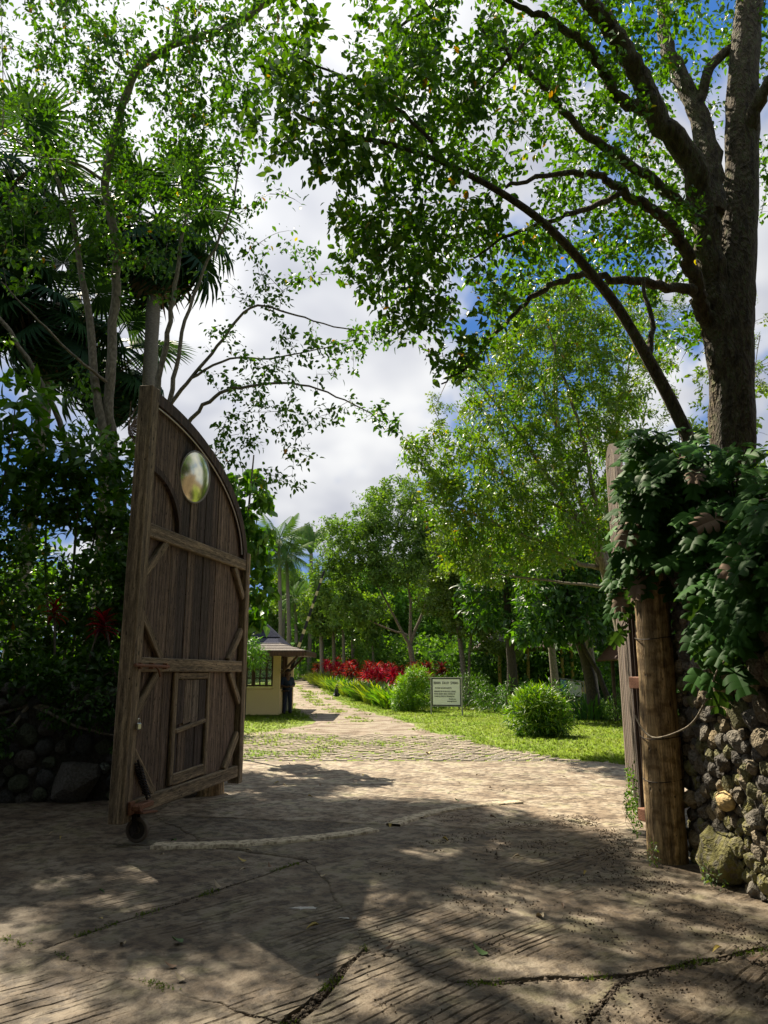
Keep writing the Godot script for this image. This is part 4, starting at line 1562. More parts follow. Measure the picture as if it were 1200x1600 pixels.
	# many-stemmed slender tree on the left
	limbs = [
		[[Vector3(-4.05, -0.1, -12.6), Vector3(-4.09, 2.12, -12.5), Vector3(-4.34, 3.41, -12.5), Vector3(-4.54, 4.29, -12.5), Vector3(-4.86, 5.53, -12.4), Vector3(-5.09, 6.56, -12.3), Vector3(-5.24, 7.73, -12.2), Vector3(-5.45, 8.67, -12.1), Vector3(-5.63, 9.69, -11.9), Vector3(-6.05, 10.64, -11.6)], 0.15, 0.03, "trunk"],
		[[Vector3(-4.54, 4.29, -12.5), Vector3(-4.78, 5.56, -12.5), Vector3(-4.87, 6.6, -12.4), Vector3(-4.87, 8.03, -12.3), Vector3(-4.82, 8.92, -12.1), Vector3(-4.98, 10.01, -11.8), Vector3(-4.9, 10.51, -11.6), Vector3(-4.63, 11.31, -11.3), Vector3(-4.28, 11.89, -11), Vector3(-3.46, 12.02, -10.6), Vector3(-2.67, 11.84, -10.2), Vector3(-2.04, 11.94, -9.9), Vector3(-1.4, 12.42, -9.5)], 0.095, 0.055, "limb"],
		[[Vector3(-4.1, 2.2, -12.6), Vector3(-4.2, 5.54, -12.8), Vector3(-4.14, 6.63, -12.8), Vector3(-3.99, 7.72, -12.7), Vector3(-3.87, 8.83, -12.6), Vector3(-3.72, 10.1, -12.5), Vector3(-3.42, 11.74, -12.3)], 0.085, 0.02, "limb"],
		[[Vector3(-4.08, 2.6, -12.7), Vector3(-4.12, 5.66, -12.8), Vector3(-3.88, 6.63, -12.8), Vector3(-3.72, 7.72, -12.7), Vector3(-3.37, 8.9, -12.6), Vector3(-2.88, 10.03, -12.4), Vector3(-2.65, 11.25, -12.2)], 0.065, 0.012, "limb"],
		[[Vector3(-4.12, 5.4, -12.9), Vector3(-3.93, 6.26, -12.8), Vector3(-3.47, 6.8, -12.6), Vector3(-2.99, 7.33, -12.4), Vector3(-2.38, 7.97, -12.2), Vector3(-1.68, 7.75, -12), Vector3(-0.88, 7.41, -11.8), Vector3(0, 7.19, -11.6)], 0.05, 0.008, "branch"],
		[[Vector3(-4.12, 5.0, -12.9), Vector3(-3.43, 6.01, -12.6), Vector3(-2.89, 6.42, -12.4), Vector3(-2.23, 6.49, -12.2), Vector3(-1.43, 6.43, -12), Vector3(-0.65, 6.07, -11.8), Vector3(0, 5.64, -11.7)], 0.05, 0.008, "branch"],
		[[Vector3(-4.40, 3.41, -12.5), Vector3(-5.08, 4.45, -12.2), Vector3(-5.4, 5.67, -11.8), Vector3(-5.89, 6.64, -11.4), Vector3(-6.41, 7.46, -11)], 0.075, 0.03, "branch"],
		[[Vector3(-4.87, 6.6, -12.4), Vector3(-5.23, 6.82, -11.8), Vector3(-5.65, 7.22, -11.2), Vector3(-6.12, 7.69, -10.8)], 0.035, 0.01, "branch"],
		[[Vector3(-3.47, 6.8, -12.6), Vector3(-2.75, 7.08, -12.4), Vector3(-2.03, 6.99, -12.2), Vector3(-1.11, 7.08, -12), Vector3(-0.44, 7.22, -11.9)], 0.028, 0.006, "branch"],
		[[Vector3(-4.95, 10.1, -11.7), Vector3(-5.4, 10.3, -11.4), Vector3(-5.9, 10.2, -11.1), Vector3(-6.5, 10.6, -10.8)], 0.035, 0.01, "branch"],
		[[Vector3(-3.6, 12.0, -10.7), Vector3(-3.4, 12.7, -10.4), Vector3(-2.9, 13.3, -10.0)], 0.04, 0.02, "branch"]]
	clouds = [[Vector3(-5.98, 12.42, -10.8), Vector3(1.22, 0.89, 1.4), 114], [Vector3(-4.45, 12.22, -10.6), Vector3(1.19, 0.87, 1.4), 123], [Vector3(-2.92, 11.69, -10.2), Vector3(1.04, 0.83, 1.4), 114], [Vector3(-1.8, 11.3, -9.8), Vector3(0.8, 0.7, 1.3), 85], [Vector3(-5.7, 11.22, -11.2), Vector3(1.23, 0.89, 1.4), 104], [Vector3(-4.18, 11.18, -11), Vector3(1.21, 0.88, 1.4), 114], [Vector3(-2.87, 10.95, -10.6), Vector3(0.96, 0.74, 1.2), 85], [Vector3(-6.12, 9.83, -11.2), Vector3(0.98, 0.87, 1.3), 57], [Vector3(-5.09, 10, -11.6), Vector3(1.13, 0.9, 1.3), 79], [Vector3(-4.02, 10.95, -12), Vector3(1.3, 0.83, 1.2), 104], [Vector3(-3.26, 11.38, -12.2), Vector3(0.84, 0.72, 1), 64], [Vector3(-4.51, 9.63, -12), Vector3(1.16, 0.81, 1.2), 79], [Vector3(-3.31, 10.03, -12.2), Vector3(0.83, 0.83, 1), 49], [Vector3(-5.55, 8.87, -11.6), Vector3(1.11, 0.78, 1.2), 60], [Vector3(-4.32, 8.79, -12.3), Vector3(0.93, 0.7, 1), 27], [Vector3(-6.08, 8.26, -11), Vector3(0.63, 0.73, 1), 21], [Vector3(-1.85, 9.63, -12), Vector3(0.81, 0.58, 0.9), 13], [Vector3(-2.29, 8.42, -12.1), Vector3(0.8, 0.69, 0.9), 27], [Vector3(-1.35, 8.43, -11.9), Vector3(0.68, 0.56, 0.9), 16], [Vector3(-2.72, 7.04, -12.3), Vector3(0.68, 0.68, 0.9), 20], [Vector3(-1.66, 6.91, -12), Vector3(0.89, 0.66, 0.9), 32], [Vector3(-0.65, 6.82, -11.8), Vector3(0.54, 0.44, 0.7), 13], [Vector3(-1.08, 5.82, -11.9), Vector3(0.86, 0.54, 0.8), 27], [Vector3(-2.22, 6.04, -12.2), Vector3(0.67, 0.67, 0.8), 24], [Vector3(-2.67, 5.41, -12.4), Vector3(0.56, 0.56, 0.7), 24], [Vector3(-1.73, 5.09, -12.1), Vector3(0.65, 0.65, 0.7), 24], [Vector3(0.0, 7.15, -11.6), Vector3(0.35, 0.3, 0.4), 12], [Vector3(0.0, 5.7, -11.7), Vector3(0.35, 0.3, 0.4), 12], [Vector3(-0.4, 7.25, -11.9), Vector3(0.35, 0.3, 0.4), 10], [Vector3(-5.15, 6.2, -12), Vector3(0.66, 0.66, 0.9), 10], [Vector3(-5.66, 6.42, -11.4), Vector3(0.63, 0.63, 0.9), 10]]
	make_tree("slender_tree", "many-stemmed slender tree with small leaves behind the braced gate leaf", "tree", Vector3(-4.05, 0, -12.6), limbs, clouds, {"leaf": leaf, "dense": 0.88, "loose": 1.3, "size": 0.09, "per": 13, "pal": [Color(0.05, 0.13, 0.016), Color(0.07, 0.175, 0.018), Color(0.11, 0.24, 0.02)], "sides": 9, "singles": 290, "stray": YELLOW, "twig": 0.008})


# ---------------------------------------------------------------- palms
func fan_frond(fall: float, sd: int) -> ArrayMesh:      # petiole along +y, then a pleated fan that hangs
	var r := RandomNumberGenerator.new()
	r.seed = sd
	var mb := MB.new()
	mb.tube(PackedVector3Array([Vector3.ZERO, Vector3(0, 0.45, 0.02), Vector3(0, 0.85, -0.04)]), PackedFloat32Array([0.022, 0.014, 0.010]), 4)
	var c := Vector3(0, 0.82, -0.04)
	var n := 30
	for i in n:
		var a0 := lerpf(-2.55, 2.55, float(i) / n)
		var a1 := lerpf(-2.55, 2.55, float(i + 1) / n)
		var am := (a0 + a1) * 0.5
		var l := (0.92 - 0.22 * absf(am) / 2.55) * r.randf_range(0.92, 1.05)
		var pts := []
		for s in [[a0, 0.46], [am, 0.46], [a1, 0.46], [am, 0.78], [am, 1.0]]:
			var rr: float = l * s[1]
			var p := Vector3(sin(s[0]) * rr, cos(s[0]) * rr, 0)
			var bend: float = fall * pow(s[1], 2.2)
			p.z -= bend * 0.55
			p.y -= bend * 0.35
			p.x *= 1.0 - bend * 0.12
			if s[0] == am and s[1] < 0.5:
				p.z += 0.025
			pts.append(c + p)
		var ids := [mb.add(c, Vector3.BACK)]
		for p in pts:
			ids.append(mb.add(p, Vector3.BACK))
		var side: Vector3 = (pts[2] - pts[0]) * 0.22
		var l2 := mb.add(pts[3] - side, Vector3.BACK)
		var r2 := mb.add(pts[3] + side, Vector3.BACK)
		mb.tri(ids[0], ids[1], ids[2])
		mb.tri(ids[0], ids[2], ids[3])
		mb.tri(ids[1], l2, ids[2])
		mb.tri(ids[2], r2, ids[3])
		mb.tri(ids[2], l2, ids[5])
		mb.tri(ids[2], ids[5], r2)
	mb.smooth()
	return mb.mesh()


func fan_palm(label: String, base: Vector3, top: Vector3, r: float, size: float, fronds: int, shapes: Array) -> void:
	var root := thing("fan_palm", label, "palm tree", base, "fan palms rising behind the gate leaf")
	var h := top - base
	var p := curve([Vector3(0, -0.1, 0), h * 0.3 + Vector3(0.06, 0, 0), h * 0.65 + Vector3(0.05, 0, 0.03), h], 8)
	var rr := PackedFloat32Array()
	for i in p.size():
		rr.append(r * (1.15 - 0.25 * i / p.size()) * (1.05 if i % 2 else 0.98))
	var mb := MB.new()
	mb.tube(p, rr, 12, 0.03, noise_b)
	put("trunk", mb.mesh(), mats.palm_bark, root)
	for i in fronds:
		var a := i * 2.399 + rnd(-0.2, 0.2)
		var t := float(i) / fronds
		var el := lerpf(1.05, -1.4, pow(t, 0.7))
		var d := Vector3(cos(a) * cos(el), sin(el), sin(a) * cos(el))
		var side := d.cross(Vector3.UP).normalized()
		var n := side.cross(d).normalized()
		var s := size * rnd(0.85, 1.1)
		var dead := t > 0.93
		var o := put("frond", shapes[clampi(int(t * 3.0), 0, 2)], mats.dead_frond if dead else mats["palm_%d" % (i % 2)], root)
		o.transform = Transform3D(Basis(side, d, n) * Basis(Vector3.UP, rnd(-0.3, 0.3)) * Basis.from_scale(Vector3(s, s, s)), h + Vector3(0, 0.15 - 0.35 * t, 0))


func feather_frond(pairs: int, fall: float, leaf: float, sd: int) -> ArrayMesh:     # rachis along +y, arching towards -z
	var r := RandomNumberGenerator.new()
	r.seed = sd
	var mb := MB.new()
	var pts := PackedVector3Array()
	var rad := PackedFloat32Array()
	for i in 9:
		var t := i / 8.0
		pts.append(Vector3(0, t * (1.0 - 0.28 * fall * t), -fall * 0.62 * t * t))
		rad.append(0.014 * (1.0 - 0.85 * t))
	mb.tube(pts, rad, 4)
	for i in pairs:
		var t := 0.14 + 0.86 * (i + 0.5) / pairs
		var k := t * 8.0
		var p := pts[int(k)].lerp(pts[mini(int(k) + 1, 8)], k - int(k))
		var d := (pts[mini(int(k) + 1, 8)] - pts[int(minf(k, 7.0))]).normalized()
		for s in [-1.0, 1.0]:
			var l: float = leaf * sin(PI * (0.16 + 0.78 * t)) * r.randf_range(0.9, 1.1)
			var o := (Vector3(s, 0, 0) + d * 0.65 + Vector3(0, 0, -0.1)).normalized()
			var q := p + o * l * 0.55 + Vector3(0, 0, -0.10 * l)
			var e := p + o * l + Vector3(0, -0.1 * l, -0.55 * l)
			var w := d * leaf * 0.055
			var a := mb.add(p, Vector3.BACK)
			var b := mb.add(q + w, Vector3.BACK)
			var c := mb.add(q - w, Vector3.BACK)
			var f := mb.add(e, Vector3.BACK)
			mb.tri(a, b, c)
			mb.tri(b, f, c)
	mb.smooth()
	return mb.mesh()


func broad_frond(sd: int, torn: float) -> ArrayMesh:       # banana-like blade, torn into strips
	var r := RandomNumberGenerator.new()
	r.seed = sd
	var mb := MB.new()
	mb.tube(PackedVector3Array([Vector3.ZERO, Vector3(0, 0.35, 0), Vector3(0, 0.68, -0.05), Vector3(0, 1.0, -0.2)]), PackedFloat32Array([0.022, 0.016, 0.009, 0.003]), 4)
	var n := 12
	for i in n:
		var t0 := 0.3 + 0.7 * i / n
		var t1 := 0.3 + 0.7 * (i + 1) / n
		for s in [-1.0, 1.0]:
			var w: float = 0.15 * pow(sin(PI * (0.08 + 0.84 * (t0 - 0.3) / 0.7)), 0.6)
			var hang := r.randf_range(0.2, 1.0) * torn
			var p0 := Vector3(0, t0, -0.2 * pow((t0 - 0.3) / 0.7, 2.0))
			var p1 := Vector3(0, t1 - 0.004, -0.2 * pow((t1 - 0.3) / 0.7, 2.0))
			var o := Vector3(s * w, 0.03, -w * hang)
			var a := mb.add(p0, Vector3.BACK)
			var b := mb.add(p1, Vector3.BACK)
			var c := mb.add(p1 + o, Vector3.BACK)
			var d := mb.add(p0 + o, Vector3.BACK)
			mb.tri(a, b, c)
			mb.tri(a, c, d)
	mb.smooth()
	return mb.mesh()


func make_palms():
	var fans := [fan_frond(0.4, 1), fan_frond(0.85, 2), fan_frond(1.25, 3)]
	fan_palm("tall fan palm with the largest hanging crown, straight above the gate leaf's tip", Vector3(-5.35, 0, -16.0), Vector3(-5.45, 12.2, -16.0), 0.16, 1.45, 34, fans)
	fan_palm("fan palm with its dark crown hanging left of the slender tree's stems", Vector3(-7.5, 0, -15.0), Vector3(-7.2, 9.5, -15.0), 0.15, 1.25, 30, fans)
	fan_palm("low-crowned fan palm between the slender tree's two main stems", Vector3(-6.6, 0, -17.2), Vector3(-6.7, 9.3, -17.0), 0.14, 1.25, 26, fans)
	fan_palm("fan palm at the left edge of the photograph, highest of the palms", Vector3(-9.1, 0, -15.5), Vector3(-8.9, 13.2, -15.5), 0.15, 1.45, 26, fans)
	fan_palm("short fan palm at the left edge below the highest palm", Vector3(-8.6, 0, -14.5), Vector3(-8.3, 10.0, -14.5), 0.14, 1.2, 24, fans)
	var dl := thing("dead_palm_leaf", "dry brown palm leaf hanging beside the gate leaf's tip", "leaf", Vector3(-3.35, 5.1, -9.3))
	var dm := put("blade", fans[2], mats.dead_frond, dl)
	dm.transform = Transform3D(Basis(Vector3(0, 0, 1), PI) * Basis(Vector3.UP, 0.5) * Basis.from_scale(Vector3(0.22, 0.42, 0.3)), Vector3.ZERO)
	# far palms over the guardhouse
	var feathers := [feather_frond(20, 0.35, 0.34, 5), feather_frond(20, 0.8, 0.34, 6), feather_frond(20, 1.25, 0.32, 7)]
	var far := [["tall coconut palm standing far behind the guardhouse, the higher of the pair", Vector3(-8.0, 0.8, -58), Vector3(-8.35, 11.7, -58), 2.8], ["coconut palm far behind the guardhouse, lower crown of the pair", Vector3(-7.5, 0.8, -59), Vector3(-7.8, 10.6, -59), 2.7], ["slim young coconut palm right of the pair, far behind the guardhouse", Vector3(-7.3, 0.8, -62), Vector3(-7.4, 7.6, -62), 2.2]]
	for row in far:
		var root := thing("coconut_palm", row[0], "palm tree", row[1], "coconut palms far behind the guardhouse")
		var h: Vector3 = row[2] - row[1]
		var mb := MB.new()
		mb.tube(PackedVector3Array([Vector3.ZERO, h * 0.4 + Vector3(0.15, 0, 0), h]), PackedFloat32Array([0.19, 0.15, 0.13]), 8)
		put("trunk", mb.mesh(), mats.palm_bark, root)
		for i in 22:
			var a := i * 2.399
			var el := lerpf(1.25, -0.5, i / 21.0)
			var d := Vector3(cos(a) * cos(el), sin(el), sin(a) * cos(el))
			var side := d.cross(Vector3.UP).normalized()
			var o := put("frond", feathers[int(i / 7.4)], mats["coco_%d" % (i % 2)], root)
			o.transform = Transform3D(Basis(side, d, side.cross(d)).scaled(Vector3.ONE * row[3] * rnd(0.85, 1.1)), h)
	var tr := thing("travellers_palm", "traveller's palm with an upright fan of broad leaves rising over far trees", "palm tree", Vector3(-6.25, 0.9, -63))
	var mb := MB.new()
	mb.tube(PackedVector3Array([Vector3.ZERO, Vector3(0.1, 6, 0), Vector3(0, 10.6, 0)]), PackedFloat32Array([0.2, 0.16, 0.16]), 8)
	put("trunk", mb.mesh(), mats.palm_bark, tr)
	var broad := [broad_frond(1, 0.3), broad_frond(2, 0.6)]
	for i in 15:
		var a := lerpf(-0.62, 0.42, i / 14.0)
		var d := Vector3(sin(a), cos(a), rnd(-0.15, 0.15)).normalized()
		var o := put("frond", broad[i % 2], mats["coco_%d" % (i % 2)], tr)
		var side := d.cross(Vector3(0, 0, 1).rotated(Vector3.UP, rnd(-0.7, 0.7))).normalized()
		o.transform = Transform3D(Basis(side, d, side.cross(d)).scaled(Vector3.ONE * rnd(2.0, 2.9)), Vector3(0, 10.5, 0))
	# banana plant by the boom barrier
	var bn := thing("banana_plant", "banana plant with large pale drooping leaves behind the striped boom", "plant", Vector3(-6.5, 0.9, -63.5))
	mb = MB.new()
	for k in 3:
		mb.tube(PackedVector3Array([Vector3(k * 0.5 - 0.5, 0, 0), Vector3(k * 0.6 - 0.55, 2.9, 0.1)]), PackedFloat32Array([0.14, 0.09]), 7)
	put("stem", mb.mesh(), mats.coco_1, bn)
	for i in 15:
		var a := i * 2.1
		var el := rnd(0.0, 1.1)
		var d := Vector3(cos(a) * cos(el), sin(el), sin(a) * cos(el))
		var side := d.cross(Vector3.UP).normalized()
		var o := put("frond", broad[i % 2], mats.banana, bn)
		o.transform = Transform3D(Basis(side, d, side.cross(d)).scaled(Vector3.ONE * rnd(2.3, 3.2)), Vector3((i % 3) * 0.6 - 0.55, 2.8, 0.1))


# ---------------------------------------------------------------- left jungle behind the river-stone wall
func stems_to(base: Vector3, clouds: Array, r: float) -> Array:
	var out := []
	for c in clouds:
		out.append([[base, base.lerp(c[0], 0.5) + rvec(0.12), c[0]], r, r * 0.3, "stem"])
	return out


func bush(called: String, label: String, base: Vector3, clouds: Array, o: Dictionary) -> Node3D:
	o.per = o.get("per", 0)
	o.crown = "foliage"
	return make_tree(called, label, o.get("category", "shrub"), base, stems_to(base, clouds, o.get("stem", 0.03)), clouds, o)


func make_left_jungle():
	var leaf := leaf_shape(0.5, 0.3, 0.2)
	var wide := leaf_shape(0.42, 0.25, 0.35, 4)
	var dark := [Color(0.06, 0.15, 0.02), Color(0.085, 0.19, 0.024), Color(0.045, 0.11, 0.02)]
	var mid := [Color(0.11, 0.24, 0.026), Color(0.15, 0.30, 0.028), Color(0.08, 0.18, 0.022)]
	bush("shrub", "bright pinnate-leaved shrub at the left edge above the river-stone wall", Vector3(-6.3, 0.5, -11.2), [[Vector3(-5.6, 5.6, -10.7), Vector3(0.55, 0.4, 0.5), 5], [Vector3(-6.3, 5.2, -10.9), Vector3(0.7, 0.5, 0.6), 5], [Vector3(-5.9, 4.6, -11.0), Vector3(0.7, 0.5, 0.6), 5]], {"leaf": wide, "size": 0.27, "fill": 420, "pal": mid, "stem": 0.035, "outward": 0.9})
	bush("shrub", "tall dark shrub between the palm trunks and the gate leaf", Vector3(-4.9, 0.3, -11.6), [[Vector3(-4.75, 4.95, -11.2), Vector3(0.75, 0.45, 0.6), 6], [Vector3(-4.5, 4.2, -11.5), Vector3(0.8, 0.6, 0.6), 6], [Vector3(-5.3, 4.3, -11.3), Vector3(0.7, 0.5, 0.6), 6], [Vector3(-4.2, 3.5, -11.6), Vector3(0.6, 0.6, 0.5), 5], [Vector3(-3.9, 4.9, -11.9), Vector3(0.4, 0.5, 0.4), 4]], {"leaf": leaf, "size": 0.16, "fill": 2600, "pal": dark + mid, "stem": 0.04})
	bush("shrub", "dense shrub of small leaves over the left end of the river-stone wall", Vector3(-6.2, 0.3, -10.8), [[Vector3(-5.5, 2.9, -10.7), Vector3(0.8, 0.7, 0.6), 4], [Vector3(-6.3, 2.6, -10.6), Vector3(0.9, 0.9, 0.6), 4], [Vector3(-5.8, 3.7, -11.0), Vector3(0.8, 0.5, 0.6), 4], [Vector3(-6.8, 3.6, -10.9), Vector3(0.8, 0.7, 0.6), 4], [Vector3(-5.4, 1.9, -10.5), Vector3(0.7, 0.6, 0.45), 4], [Vector3(-6.5, 1.8, -10.4), Vector3(0.8, 0.5, 0.5), 4]], {"leaf": leaf, "size": 0.11, "fill": 6500, "pal": mid + dark, "stray": YELLOW})
	bush("shrub", "very dark shrub filling the gap beside the gate leaf's free stile", Vector3(-4.2, 0.3, -11.0), [[Vector3(-4.2, 2.7, -11.0), Vector3(0.75, 0.7, 0.5), 4], [Vector3(-4.5, 1.8, -10.75), Vector3(0.8, 0.55, 0.45), 4], [Vector3(-3.6, 1.9, -10.9), Vector3(0.6, 0.7, 0.4), 4], [Vector3(-3.5, 3.2, -11.0), Vector3(0.5, 0.7, 0.45), 4]], {"leaf": leaf, "size": 0.12, "fill": 4500, "pal": dark})
	bush("shrub", "low dark shrub spilling over the top of the river-stone wall", Vector3(-5.2, 1.2, -10.2), [[Vector3(-6.0, 1.55, -9.95), Vector3(0.9, 0.32, 0.35), 4], [Vector3(-4.7, 1.5, -10.05), Vector3(0.8, 0.28, 0.35), 4], [Vector3(-3.7, 1.6, -10.3), Vector3(0.6, 0.35, 0.35), 4]], {"leaf": leaf, "size": 0.10, "fill": 3200, "pal": dark})
	bush("shrub", "trailing ferny shrub hanging down the face of the river-stone wall", Vector3(-4.6, 1.2, -9.95), [[Vector3(-5.6, 1.05, -9.62), Vector3(0.5, 0.35, 0.14), 4], [Vector3(-3.9, 1.15, -9.85), Vector3(0.55, 0.3, 0.14), 4], [Vector3(-4.9, 0.8, -9.66), Vector3(0.3, 0.3, 0.10), 3], [Vector3(-3.3, 0.75, -9.98), Vector3(0.22, 0.4, 0.10), 3]], {"leaf": leaf, "size": 0.075, "fill": 1500, "pal": dark, "lift": -0.4})
	bush("shrub", "thicket in deep shade farther back on the left", Vector3(-7.0, 0.2, -14.0), [[Vector3(-7.5, 2.0, -13.5), Vector3(1.6, 1.8, 0.8), 5], [Vector3(-5.2, 2.0, -13.8), Vector3(1.5, 1.9, 0.8), 5], [Vector3(-9.5, 2.4, -13.0), Vector3(1.6, 2.2, 1.0), 5]], {"leaf": leaf, "size": 0.17, "fill": 4500, "pal": dark})
	bush("shrub", "tall green thicket beyond the palms on the left", Vector3(-10.5, 0.2, -20.0), [[Vector3(-10.0, 2.6, -20.0), Vector3(2.5, 2.6, 1.2), 5], [Vector3(-14.0, 3.0, -19.0), Vector3(2.5, 3.0, 1.2), 5], [Vector3(-6.5, 1.8, -21.0), Vector3(2.2, 1.9, 1.0), 5]], {"leaf": sprig_shape(7, 0.3, 3), "size": 0.42, "fill": 3600, "pal": mid})
	# red-leaved plant that peeps past the stile
	cordyline("red-leaved cordyline peeping out beside the gate leaf's free stile", Vector3(-3.35, 1.3, -10.35), 1.7, 2, [Color(0.24, 0.012, 0.045), Color(0.10, 0.01, 0.03), Color(0.14, 0.02, 0.02)], "", 0.36)
	cordyline("small red and orange cordyline among dark leaves above the river-stone wall", Vector3(-4.35, 1.2, -10.35), 1.7, 2, [Color(0.32, 0.05, 0.02), Color(0.2, 0.02, 0.02)], "", 0.3)
	# heart-leaved young tree between the hinge and the guardhouse
	make_tree("young_tree", "young tree with heart-shaped leaves hanging beside the gate leaf's hinge", "tree", Vector3(-3.0, 0, -15.0), [[[Vector3(-3.0, -0.05, -15.0), Vector3(-2.95, 2, -15), Vector3(-2.85, 4, -15), Vector3(-2.7, 6, -14.8)], 0.06, 0.015, "trunk"], [[Vector3(-2.9, 3.2, -15), Vector3(-2.6, 3.9, -14.9), Vector3(-2.35, 4.3, -14.8)], 0.025, 0.008, "branch"]],
		[[Vector3(-2.72, 5.1, -15), Vector3(0.42, 0.7, 0.5), 26], [Vector3(-2.65, 3.9, -15), Vector3(0.42, 0.75, 0.5), 34], [Vector3(-2.75, 2.75, -15), Vector3(0.40, 0.55, 0.45), 26], [Vector3(-2.42, 3.3, -14.8), Vector3(0.28, 0.5, 0.3), 10], [Vector3(-3.2, 4.4, -15.2), Vector3(0.5, 1.2, 0.5), 24]],
		{"leaf": leaf_shape(0.85, 0.25, 0.25, 4, 0.36), "size": 0.17, "per": 10, "pal": [Color(0.055, 0.15, 0.018), Color(0.08, 0.20, 0.02), Color(0.12, 0.26, 0.02)], "droop": 1.0, "singles": 200})


# ---------------------------------------------------------------- vine over the right hinge and wall
func vine_leaf(sd: int) -> ArrayMesh:         # broad, deeply lobed, hanging; stalk end at the origin, tip at +y
	var r := RandomNumberGenerator.new()
	r.seed = sd
	var mb := MB.new()
	var lobes := 4
	for s in [-1.0, 1.0]:
		for i in lobes:
			var t0 := 0.02 + 0.94 * i / lobes
			var t1 := 0.02 + 0.94 * (i + 0.93) / lobes
			var w: float = (0.40 + 0.06 * r.randf()) * pow(sin(PI * (0.17 + 0.80 * (t0 + t1) * 0.5)), 0.75)
			var back := -0.22 if i == 0 else 0.05 + 0.10 * (t0 + t1) * 0.5
			var z0 := -0.16 * t0 * t0
			var z1 := -0.16 * t1 * t1
			var m0 := mb.add(Vector3(0, t0, z0), Vector3.BACK)
			var m1 := mb.add(Vector3(0, t0 + 0.94 / lobes, -0.16 * pow(t0 + 0.94 / lobes, 2.0)), Vector3.BACK)
			var h0 := mb.add(Vector3(s * w * 0.55, t0 + back * 0.5, z0 + 0.045), Vector3.BACK)
			var h1 := mb.add(Vector3(s * w * 0.55, t1 + back * 0.5 + 0.02, z1 + 0.045), Vector3.BACK)
			var e0 := mb.add(Vector3(s * w * 0.9, t0 + back + 0.015, z0 - 0.02), Vector3.BACK)
			var e1 := mb.add(Vector3(s * w * 0.93, t1 + back - 0.02, z1 - 0.025), Vector3.BACK)
			var tip := mb.add(Vector3(s * w * 1.04, (t0 + t1) * 0.5 + back * 1.15, (z0 + z1) * 0.5 - 0.06), Vector3.BACK)
			if s > 0:
				mb.tri(m0, m1, h1)
				mb.tri(m0, h1, h0)
				mb.tri(h0, h1, e1)
				mb.tri(h0, e1, e0)
				mb.tri(e0, e1, tip)
			else:
				mb.tri(m0, h1, m1)
				mb.tri(m0, h0, h1)
				mb.tri(h0, e1, h1)
				mb.tri(h0, e0, e1)
				mb.tri(e0, tip, e1)
	mb.smooth()
	return mb.mesh()


